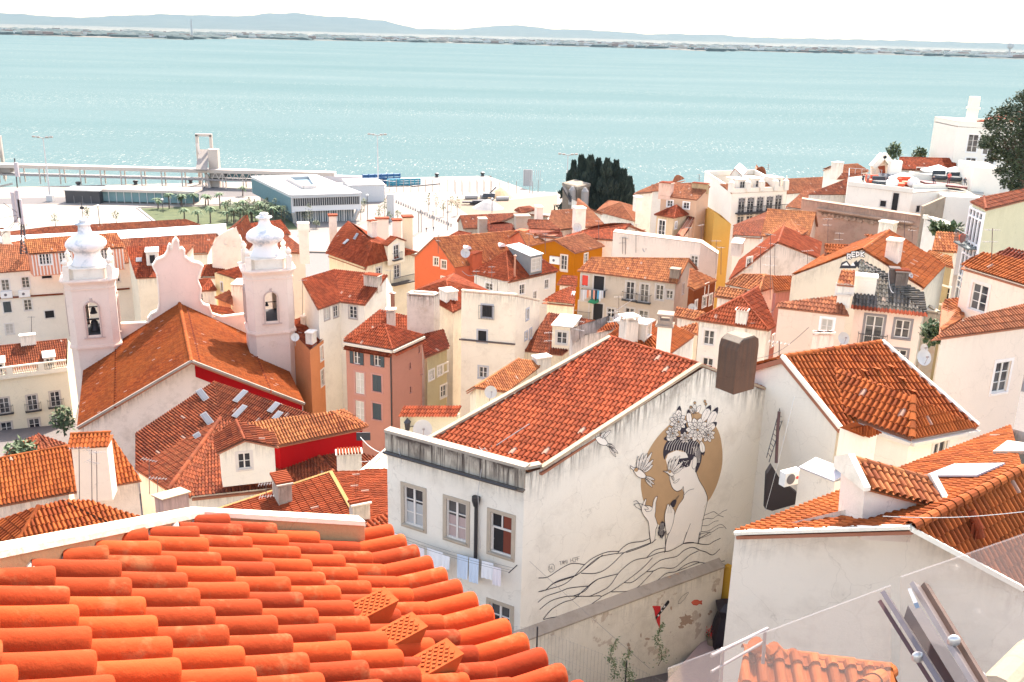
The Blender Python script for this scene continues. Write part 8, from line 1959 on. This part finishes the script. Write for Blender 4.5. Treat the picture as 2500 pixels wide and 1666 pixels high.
def sapling(b,h,lab,seed,w_=1.3,grp='young street trees on the quay',n=130,col=None):
    r=random.Random(seed); t=thing('young_tree',lab,'tree',b,grp); mb=MB(); mb.tube([b,b+UP*h*.8],[.12,.05],5); 
    for k in range(4): a=r.uniform(0,6.3); p=b+UP*h*r.uniform(.35,.6); mb.tube([p,p+np.array([math.cos(a)*w_*.6,math.sin(a)*w_*.6,h*.22])],[.05,.02],4)
    mb.build('trunk',bark,t); mb=MB()
    for k in range(n):
        f=r.random(); a=r.uniform(0,6.3); rad=w_*math.sin(math.pi*min(1,.15+f*.85))**.7*math.sqrt(r.random()); p=b+np.array([rad*math.cos(a),rad*math.sin(a),h*(.35+.65*f)]); x=nrm(np.array([r.gauss(0,1),r.gauss(0,1),r.gauss(0,1)])); e=nrm(np.cross(x,UP+.1)); L=r.uniform(.4,.8); mb.add([p,p+x*L*.5+e*L*.3,p+x*L,p+x*L*.5-e*L*.3],[(0,1,2,3)])
    mb.build('crown',col or tleaf,t)
PL=[(1420,775,680,1),(1520,775,620,1),(1635,755,630,1),(1740,740,620,1),(1845,745,630,1),(1870,755,640,1),(1975,775,615,1),(1655,865,790,1),(1780,900,770,1),(1890,905,735,1),(2025,800,700,1),(2180,660,575,1),(1625,750,700,1),(2050,865,720,1),(2100,905,750,1),(2150,895,745,1),(2185,815,690,1),(2220,900,740,1),(2255,905,760,1),(2290,890,750,1),(2330,905,770,1),(2080,890,780,1),
    (100,900,745,2),(155,905,760,2),(205,895,740,2),(20,880,720,2),(130,860,680,2),(240,900,720,2),(75,820,700,2),(185,830,700,2),(290,870,700,2),(330,905,720,2),(370,850,705,2),(420,880,705,2),(470,900,730,2),(500,930,770,2),(-20,905,780,2),(55,905,770,2),(265,835,690,2),(350,800,700,2),(395,910,740,2),(445,820,700,2)]
for i,(u,v,vt,c) in enumerate(PL):
    b=g1(u,v,c,.1); h=max(3.5,PY(u,vt,b[1],c)[2]-b[2]-1); lab='young palm on the sunlit lawn standing clear of the others' if i<12 else 'young palm in the dense grove before the terminal building'
    if i<12: palm(b,h,lab,i,'palms standing on the open lawn')
    elif i%2==0: palm(b,h,lab,i,'palms and trees of the dense grove')
    else: sapling(b,h+2,'bushy young tree in the dense grove before the terminal building',i,2.0,'bushy trees of the dense grove',170,plain('grove_leaf',(.11,.13,.06),.8,var=.5,scale=.7))
SP=[(500,930,815,1,'young tree on the white square behind the left tower',''),(1045,900,790,1,'young tree on the white square near the grey path',''),(785,870,760,1,'young tree right of the left tower vane on the white square',''),(225,1000,840,1,'thin tree behind the lattice mast on the white square',''),
 (1080,590,535,2,'small round tree on the quay behind the white kiosk',''),(1790,795,630,2,'leafy young tree on the pale path left of its pair',''),(1855,830,625,2,'sparse young tree right of the leafy one on the pale path',''),(1990,790,660,2,'pale young tree at the edge of the sand yard',''),(2045,830,670,2,'taller pale tree at the edge of the sand yard',''),
 (1210,790,680,2,'tree at the right corner of the terminal building',''),(1345,900,740,2,'thin tree right of the terminal, nearest to the roofs',''),(1395,850,690,2,'thin tree between the mast and the bollard row',''),(670,905,740,2,'thin tree before the windows at the left of the terminal',''),(720,980,720,2,'pale tree in front of the terminal ground floor',''),(900,820,650,2,'slender tree in front of the terminal window band',''),(1120,760,665,2,'slender tree at the right end of the window band',''),(780,950,880,2,'low bushy tree in front of the terminal steps',''),(1180,870,700,2,'tall thin tree beside the right slanted leg',''),(1510,860,800,2,'small pale tree at the bollard row',''),(1435,905,800,2,'small tree in front of the white column',''),(1920,840,690,2,'bare thin tree beside the sand yard lamp','')]
for i,(u,v,vt,c,lab,_) in enumerate(SP):
    b=g1(u,v,c,.05); h=max(3,PY(u,vt,b[1],c)[2]-b[2]); sapling(b,h,lab,50+i,1.5,n=110)
# bollards, posts, fence poles, lamps
def bollards():
    a=g1(1350,655,2); b=g1(1990,930,2); src=None; n=30; grp='row of bollards along the pale quay path'
    for i in range(n+1):
        f=(i/n); p=PZ(1350+640*f,655+ (930-655)*f,ZQ,2); mb=MB()
        if src is None:
            mb.lathe(p,[(.3,0),(.3,1.0),(.22,1.15)],8); src=mb.build('bollard',plain('bollard_grey',(.30,.27,.25),.7)); src.location=(0,0,0); 
            me=src.data; 
            for v in me.vertices: v.co=v.co-Vector(p)
            src.location=tuple(p); tag(src,'grey bollard in the long row beside the pale path','bollard',grp)
        else: o=src.copy(); COL.objects.link(o); o.location=tuple(p)
bollards()
def poles():
    src=None; grp='thin fence poles around the sand yard'
    L=[(i,600+((i*7)%5)*2,555+((i*3)%4)*5,2) for i in range(1370,2350,65)]+[(45,475,415,3),(110,480,415,3),(175,470,410,3),(240,470,410,3),(305,470,410,3),(365,470,415,3),(440,475,410,3),(515,470,395,3),(590,470,410,3),(710,465,400,3),(735,470,400,3),(785,460,400,3)]
    for (u,v,vt,c) in L:
        b=g1(u,v+20,c); 
        if src is None:
            mb=MB(); mb.tube([b,b+UP*5.5],.14,5); src=mb.build('fence_pole',plain('pole_dark',(.25,.22,.2),.6)); me=src.data
            for w in me.vertices: w.co=w.co-Vector(b)
            src.location=tuple(b); tag(src,'thin pole of the temporary fence round the sand yard','fence pole',grp)
        else: o=src.copy(); COL.objects.link(o); o.location=tuple(b)
    for (u,v,vt,c,lab) in((1700,985,800,2,'street lamp post on the pale path in front of the roofs'),(1722,985,790,2,'second thin lamp post on the pale path'),(1960,965,700,2,'dark lamp post at the right end of the bollards'),(1828,925,800,2,'lamp post beside the bollard row'),(1242,880,660,2,'lamp post right of the terminal building'),(372,660,545,3,'white globe lamp in the sand yard'),(895,910,755,1,'thin post on the white square'),(1465,810,700,1,'thin post on the lawn')):
        b=g1(u,v,c); h=max(3,PY(u,vt,b[1],c)[2]-b[2]); t=thing('street_lamp',lab,'street lamp',b); mb=MB(); mb.tube([b,b+UP*h],.13,6); mb.build('pole',IRON(),t); mb=MB(); mb.lathe(b+UP*h,[(.1,0),(.5,.2),(.5,.6),(.1,.8)],8); mb.build('lamp_head',whs,t)
poles()
def yardstuff():
    r=random.Random(2)
    b=g1(250,585,3); mb=MB(); 
    for i in range(8): mb.box(b+np.array([r.uniform(-4,4),r.uniform(-2,2),.6+.5*(i%3)]),(1,.1,0),(-.1,1,0),UP,6,2,.5)
    tag(mb.build('pallet_pile',plain('dark_planks',(.04,.035,.04),.8)),'dark pile of pallets in the sand yard','pallets')
    for (u,v,rr,hh,c,lab) in((335,620,6.5,3.6,(.30,.27,.25),'grey gravel heap in the sand yard'),(450,520,6,4.2,(.50,.33,.18),'tan sand heap behind the pipes')):
        b=g1(u,v,3); mb=MB(); mb.lathe(b,[(rr,0),(rr*.75,hh*.3),(rr*.4,hh*.7),(.3,hh)],14); tag(mb.build('heap',plain('heap_%d'%int(c[0]*100),c,.95,var=.2,scale=1)),lab,'heap')
    for (u0,u1,v,lab) in((410,520,553,'stack of grey concrete pipes in the sand yard'),(130,240,540,'pale pipes lying left of the pallet pile'),(270,330,535,'rounded grey tank by the pallet pile')):
        a=g1(u0,v,3)+UP*.9; b=g1(u1,v-3,3)+UP*.9; mb=MB(); mb.tube([a,b],.9,8); tag(mb.build('concrete_pipe',plain('pipe_concrete',(.36,.32,.29),.9)),lab,'pipe')
    b=g1(345,535,3); mb=MB(); mb.box(b+UP*1.6,(1,0,0),(0,1,0),UP,5,3,1.6); mb.bar(b+UP*2,b+UP*5+np.array([3,0,0]),.5); t=tag(mb.build('digger',plain('digger_dark',(.05,.05,.06),.6)),'small dark digger behind the pallets','digger')
    for i,(u,v,c,lab) in enumerate(((705,570,1,'black mooring bollard at the quay edge below the walkway'),(1218,555,1,'black mooring bollard at the quay edge above the pavilion'),(1712,543,1,'black mooring bollard at the quay edge near the gantry'),(1002,510,2,'black mooring bollard left of the blue frames'),(1862,488,2,'black mooring bollard right of the blue frames'),(287,332,3,'black mooring bollard near the quay corner'),(2272,477,2,'black mooring bollard above the sand yard'))):
        b=g1(u,v,c); mb=MB(); mb.lathe(b,[(.9,0),(.7,.8),(1.1,1.2),(1.1,1.8),(.5,2.0)],8); tag(mb.build('mooring_bollard',IRON()),lab,'bollard')
    b=g1(1450,880,2); mb=MB(); mb.box(b+UP*5,(1,0,0),(0,1,0),UP,2.6,2,10); tag(mb.build('white_column',whs),'plain white column standing on the pale path','column')
    a=g1(660,435,3); mb=MB(); 
    for i in range(9): p=a+np.array([i*.9,0,0]); mb.bar(p,p+UP*8,.2)
    mb.box(a+np.array([1.5,0,4.5]),(1,0,0),(0,1,0),UP,4,.2,7.5); tag(mb.build('screen_panel',plain('screen_grey',(.45,.42,.4),.7)),'grey screen and poles at the quay corner','screen')
yardstuff()
def lattice():
    CR[0]=1; b=PY(215,1180,136.); tp=PY(130,320,136.); t=thing('lattice_mast','leaning dark lattice radio mast with antennas at the left edge','mast',b); mb=MB()
    for dx in(-.45,.45):
        mb.bar(b+np.array([dx,0,0]),tp*1.0+np.array([dx*.2,0,-8]),.16)
    for i in range(22):
        f=i/22; g=(i+1)/22; s=.45*(1-f*.7); p=b+(tp-UP*8-b)*f; q=b+(tp-UP*8-b)*g; e=1 if i%2 else -1; mb.bar(p+np.array([s*e,0,0]),q-np.array([s*e,0,0]),.09)
    mb.bar(b+(tp-b)*.7,tp,.12); mb.build('mast_frame',plain('mast_iron',(.05,.035,.035),.7),t)
    mb=MB()
    for (u,v,h_) in((130,760,5.5),(165,730,5),(190,800,4.5),(150,420,2.5)): q=PY(u,v,135.8); mb.box(q,(1,0,0),(0,1,0),UP,.5,.35,h_*.8)
    mb.build('panel_antenna',plain('panel_grey',(.42,.36,.36),.5),t)
    mb=MB(); s=b+(tp-b)*.42
    for (u,v) in((0,860),(90,960),(30,720),(250,1180),(-60,1100)): mb.bar(s,PY(u,v,134.),.05)
    mb.build('guy_wire',IRON(),t)
lattice()
# ---------------- rooftop antennas and dishes
def antenna(u,v,vt,y,c,lab,kind=0,du=0):
    b=PY(u,v,y,c); tp=PY(u+du,vt,y,c); t=thing('tv_antenna',lab,'antenna',b); r=max(.018,y*.00022); mb=MB(); mb.tube([b-UP*.3,tp],r*1.3,5); mb.build('mast',plain('antenna_mast',(.10,.06,.055),.6),t)
    rn=random.Random(int(u*7+v)); mb=MB(); a=rn.uniform(-.5,.5); d=np.array([math.cos(a),math.sin(a),.12*rn.uniform(-1,1)]); s=np.array([-math.sin(a),math.cos(a),0]); h=tp-UP*.1; L=rn.uniform(.32,.52)
    for lv in range(1 if kind==0 else 2):
        hh=h-UP*.7*lv; mb.bar(hh-d*L,hh+d*L,r)
        for i in range(6): p=hh+d*L*(-1+2*i/5); mb.bar(p-s*.2*(1.2-i*.1),p+s*.2*(1.2-i*.1),r*.8)
    if kind==2: mb.bar(h,h+d*1.6+UP*.9,r*1.6)
    mb.build('elements',plain('antenna_alu',(.22,.19,.18),.5),t)
AN=[(1545,1010,880,128,3,'antenna at the left of the long pale parapet',1),(1570,1015,885,128,3,'thin antenna beside the left one on the long parapet',0),(1665,1000,760,127,3,'tall mast on the long pale parapet',0),(1780,1010,925,127,3,'leaning aerial in the middle of the long parapet',0),(1895,1025,900,127,3,'first of the dense aerials on the long parapet',1),(1945,1040,905,127,3,'bushy aerial in the dense group of the long parapet',1),(1965,1035,910,127,3,'middle aerial of the dense group on the long parapet',0),(2000,1040,915,127,3,'right aerial of the dense group on the long parapet',1),(2140,1005,790,126,3,'aerial before the peach tower on the parapet',0),(2250,930,765,124,3,'tall thin mast at the right of the long parapet',0),
 (1330,890,730,140,3,'mast on the red long roof beside the mustard house',0),(850,1015,845,133,3,'thin mast on the mustard gable',0),(705,990,845,138,3,'mast beside the broad pink chimney',0),(370,1300,1140,117,3,'aerial before the white hipped house wall',1),(420,1470,1260,112,3,'tall mast on the cream block parapet',0),(230,1300,1180,118,3,'thin rod at the left corner of the white hipped house',0),
 (945,1180,980,75,9,'comb aerial over the broken tile roof',1),(1180,1110,850,73,9,'thin mast left of the grey parapet',0),(1235,1150,870,72,9,'aerial with white elements at the grey parapet',1),(1580,1040,780,66,9,'leaning black aerial before the laundry house',2),(1610,1000,640,100,9,'tall aerial against the laundry house wall',0),(275,1040,830,66,10,'aerial crossing the bright orange roof',1),
 (960,1240,975,88,4,'rusty pole on the stained pink gable',0),(1050,1200,860,86,4,'tall pole with wires right of the rusty one',0),(1090,1230,950,86,4,'dark pole on the stained pink gable',0),(555,1200,920,100,4,'stake on the mouldy wall between the houses',0),(600,1210,980,100,4,'second stake on the mouldy wall',0),(1575,950,720,108,4,'white topped pole at the ruin wall',1),(1680,910,850,104,4,'small aerial before the ruin wall',1),(1050,1430,1060,74,4,'whitewashed post with many thin aerials',1),(1390,1200,1010,92,4,'aerial frame near the stained gable eave',1),
 (1580,1500,1260,55,5,'rusty tall aerial on the attic house roof',1),(780,1400,1190,80,5,'aerial by the white chimney of the orange back roof',0),(690,1500,1380,72,5,'aerial on the orange slope behind the graffiti wall',1),(850,1400,1270,84,5,'thin mast right of the orange back roof',0),
 (520,500,10,43,19,'tall thin aerial on the hipped house gable',0),(1235,230,1010,45,19,'',0),(200,930,690,55,13,'bent aerial pole in front of the dark chapel roof',0),(265,1000,830,50,13,'aerial on the wide pink chimney',0),(1095,960,870,44,13,'yagi aerial on the arched chimney',1),(540,1230,870,51,12,'left aerial before the tall pale stack',0),(625,1210,890,51,12,'middle aerial before the tall pale stack',1),(660,1240,900,51,12,'right aerial leaning before the tall pale stack',0),(760,300,210,34.5,14,'small fan aerial on the mural house roof',2),
 (1320,1300,820,61,8,'',0),(1065,900,1000,84,8,'',0),(150,800,480,95,8,'rod beside the right bell tower',0),(990,570,390,118,8,'hooked rod on the cream balcony house',0),(1450,215,60,140,8,'aerial on the terracotta roof',1),(1325,560,215,0,1,'',0),(300,1250,1070,128,6,'aerial before the long white building',0),(1030,265,230,186,4,'aerial on the white sheet roof',1),(400,370,320,190,4,'aerial on the white harbour house',1),(990,200,70,140,0,'',0)]
for (u,v,vt,y,c,lab,k) in AN:
    if lab and y: antenna(u,v,vt,y,c,lab,k,du=(-(v-vt)*.06 if k==2 else 0))
def dish(u,v,y,c,r,lab,az=.6,mast_=.8):
    r*=.66
    q=PY(u,v,y,c); t=thing('satellite_dish',lab,'satellite dish',q-UP*mast_); d=nrm(np.array([math.sin(az)*.5,-1,.45])); x=nrm(np.cross(d,UP)); yv=np.cross(x,d); vs=[];n=16
    for k,f in enumerate((0,.35,.7,1.0)):
        for j in range(n): a=2*math.pi*j/n; vs.append(q+d*(f*f*r*.28)+x*r*f*math.cos(a)+yv*r*f*math.sin(a))
    mb=MB(); mb.smooth=True; mb.add(vs,[(k*n+j,k*n+(j+1)%n,(k+1)*n+(j+1)%n,(k+1)*n+j) for k in range(3) for j in range(n)]); mb.build('reflector',plain('dish_white',(.48,.44,.40),.6),t)
    mb=MB(); mb.tube([q-d*.05,q-d*.2-UP*mast_],.03,6); mb.tube([q-yv*r*.9+d*.05,q+d*r*.9-yv*r*.1],.015,5); mb.box(q+d*r*.9,d,x,yv,.12,.08,.08); mb.build('arm',plain('dish_arm',(.25,.2,.18),.5),t)
for a in ((225,1045,58,11,.62,'satellite dish on the small rose block'),(990,1230,44,11,.60,'large white dish left of the big pink house'),(998,1140,46,11,.34,'small brown dish above the large white one'),(868,445,70,11,.36,'grey dish on the graffiti house roof'),(630,80,80,11,.5,'pale dish behind the white chimney'),(355,115,37,14,.62,'big dish behind the parapet corner of the mural house'),(130,1025,140,3,1.1,'grey dish on the terracotta chimney'),(310,735,168,3,.9,'') ,(1135,795,160,3,1.2,'dish on the thick white chimney'),(1745,990,127,3,.6,'round dish on the long pale parapet'),(1600,870,76,9,.8,'white dish before the laundry house'),(30,870,60,10,.0,''),(740,760,98,10,.8,'dish under the brown house wall'),(380,1560,64,9,.7,'dish on the small tiled roof by the mural house'),(1255,1270,86,7,.6,'dish on the wall below the right bell tower')):
    if a[5]: dish(*a)
# ================================================================ CABLES AND SMALL STREET THINGS
def cable(pts,lab,r=.018,col=(.06,.05,.05),sag=.4):
    P=[PY(u,v,y,c) for (u,v,y,c) in pts]; mb=MB()
    for a,b in zip(P[:-1],P[1:]): mb.tube([a+(b-a)*i/10-UP*sag*math.sin(math.pi*i/10) for i in range(11)],r,5)
    tag(mb.build('cable',plain('cable_%d'%int(col[0]*100),col,.6)),lab,'cable')
cable([(900,668,21.8,17),(1700,640,21.0,17)],'thin white cable crossing the roof of the big white house',.008,(.6,.58,.55),.1)
cable([(420,20,37,17),(262,640,36,17)],'thin white wire hanging in the gap by the ladder',.01,(.5,.48,.45),.2)
cable([(0,300,50,14),(150,262,36.4,14)],'pale cable running to the corner of the mural house',.02,(.5,.46,.43),.1)
cable([(0,160,52,14),(130,255,40,14),(150,262,36.4,14)],'second pale cable reaching the mural house corner',.02,(.5,.46,.43),.15)
cable([(45,245,32.6,16),(1060,1150,34,16)],'thin pair of wires crossing in front of the mural',.008,(.3,.26,.24),.05)
cable([(205,170,35.6,14),(240,310,35.2,14)],'thin grey cable hanging over the parapet at left',.012,(.4,.36,.33),0)
cable([(700,310,33.6,14),(675,480,33.2,14),(690,800,33.2,14)],'grey cable hanging down beside the black drain pipe',.012,(.4,.36,.33),0)
cable([(1600,640,80,10),(1300,900,70,10)],'sagging cable between the laundry house and the orange hipped roof',.02,(.08,.06,.06),.8)
cable([(1320,1240,60,10),(1860,940,52,10)],'dark cable near the big sooty chimney',.015,(.08,.06,.06),.5)
cable([(110,400,112,9),(230,440,112,9),(560,500,104,9)],'wires over the left corner of the white hipped house',.03,(.3,.25,.23),.3)
cable([(660,400,60,11),(715,610,59,11)],'white cable drooping over the mossy grey roof',.015,(.55,.5,.46),.4)
cable([(1440,1420,40,17),(1560,1200,41,17)],'',.01) if 0 else None
def streetbits():
    CR[0]=14
    q=PY(270,95,58); t=thing('wall_lantern','black wrought iron street lantern on the cream wall left of the mural house','lantern',q); mb=MB(); mb.lathe(q-UP*.35,[(.08,0),(.16,.1),(.22,.6),(.26,.62),(.10,.8),(.03,.95)],6); mb.bar(q-UP*.1,q-UP*.1+np.array([.7,.4,0]),.04); mb.build('lamp_head',IRON(),t)
    a=PY(228,40,58.6); b=PY(560,40,57.5); mb=MB(); t=thing('cream_low_wall','low cream wall with a strip of tiles behind the parapet dish','wall',(a+b)/2-UP*3); mb.prism([a-UP*5,b-UP*5,b,a],(.1,.6,0)); mb.build('wall',plaster((.66,.60,.46),.4,.5),t)
    r=MB(); d=hor(b-a); n=np.cross(d,UP); n=n if n[1]<0 else -n; tilesheet(r,[a+n*.3,b+n*.3,b-n*.8+UP*.4,a-n*.8+UP*.4],seg=6); r.build('tiles',rmat('r'),t)
    q=PZ(20,160,PY(20,160,62)[2]) ; mb=MB(); mb.box(PY(17,155,61.5),(.97,.1,0),(-.1,.97,0),UP,1.0,.05,.6); tag(mb.build('street_sign',plain('sign_dark',(.03,.03,.035),.6)),'small dark street name plate on the dusty pink house','sign')
    for (u,v,y,c,h,w_,lab) in ((150,935,60,12,2.0,1.0,'green leafy shrub beside the pale balcony facade'),(430,705,100,12,3.4,1.3,'green palm like bush at the foot of the church roof edge'),(1010,1280,104,5,0,0,''),(1085,1265,90,5,1.0,.9,'green pot plant on the low white parapet at left'),(1230,1278,90,5,.9,.8,'dark green pot plant on the low white parapet at right'),(1100,1010,55,11,1.4,.8,'ivy and weeds in the gap left of the big pink house'),(680,575,168,5,2.8,1.3,'sunlit tree behind the pointed gable at the terrace'),(915,605,180,5,2.4,1.3,'small sunlit tree behind the long orange roof by the terrace'),(1640,640,56,13,0,0,'')):
        if not h: continue
        b=PY(u,v,y,c)-UP*h*.5; t=thing('shrub',lab,'shrub',b); r_=random.Random(int(u)); mb=MB(); mb.tube([b,b+UP*h*.6],.08,5); mb.build('stem',plain('bark',(.10,.07,.05),.95),t); mb=MB()
        for k in range(420):
            d=nrm(np.array([r_.gauss(0,1),r_.gauss(0,1),r_.gauss(0,1)])); p=b+UP*h*.6+d*np.array([w_,w_,h*.5])*r_.random()**.4; x=nrm(np.array([r_.gauss(0,1),r_.gauss(0,1),r_.gauss(0,1)])); e=nrm(np.cross(x,UP+.1)); L=r_.uniform(.15,.35)*(1+y/120); mb.add([p,p+x*L*.5+e*L*.3,p+x*L,p+x*L*.5-e*L*.3],[(0,1,2,3)])
        mb.build('leaves',plain('shrub_leaf',(.07,.10,.04),.8,var=.5,scale=2),t)
streetbits()
# ---------------------------------------------------------------- haze
def haze():
    mb=MB(); x=29000; mb.box((0,13900,248),(1,0,0),(0,1,0),(0,0,1),2*x,28400,510)
    m=bpy.data.materials.new('haze'); m.use_nodes=True; t=m.node_tree; t.nodes.remove(t.nodes['Principled BSDF'])
    v=t.nodes.new('ShaderNodeVolumePrincipled'); v.inputs['Density'].default_value=HAZE_D; v.inputs['Color'].default_value=(.185,.265,.31,1); v.inputs['Anisotropy'].default_value=0.1
    t.links.new(v.outputs[0],t.nodes['Material Output'].inputs['Volume'])
    tag(mb.build('haze',m),'pale haze over the river and far hills','haze',kind='stuff')
HAZE_D=4.6e-5
haze()
for x in DBG: print('NONPLANAR',x)
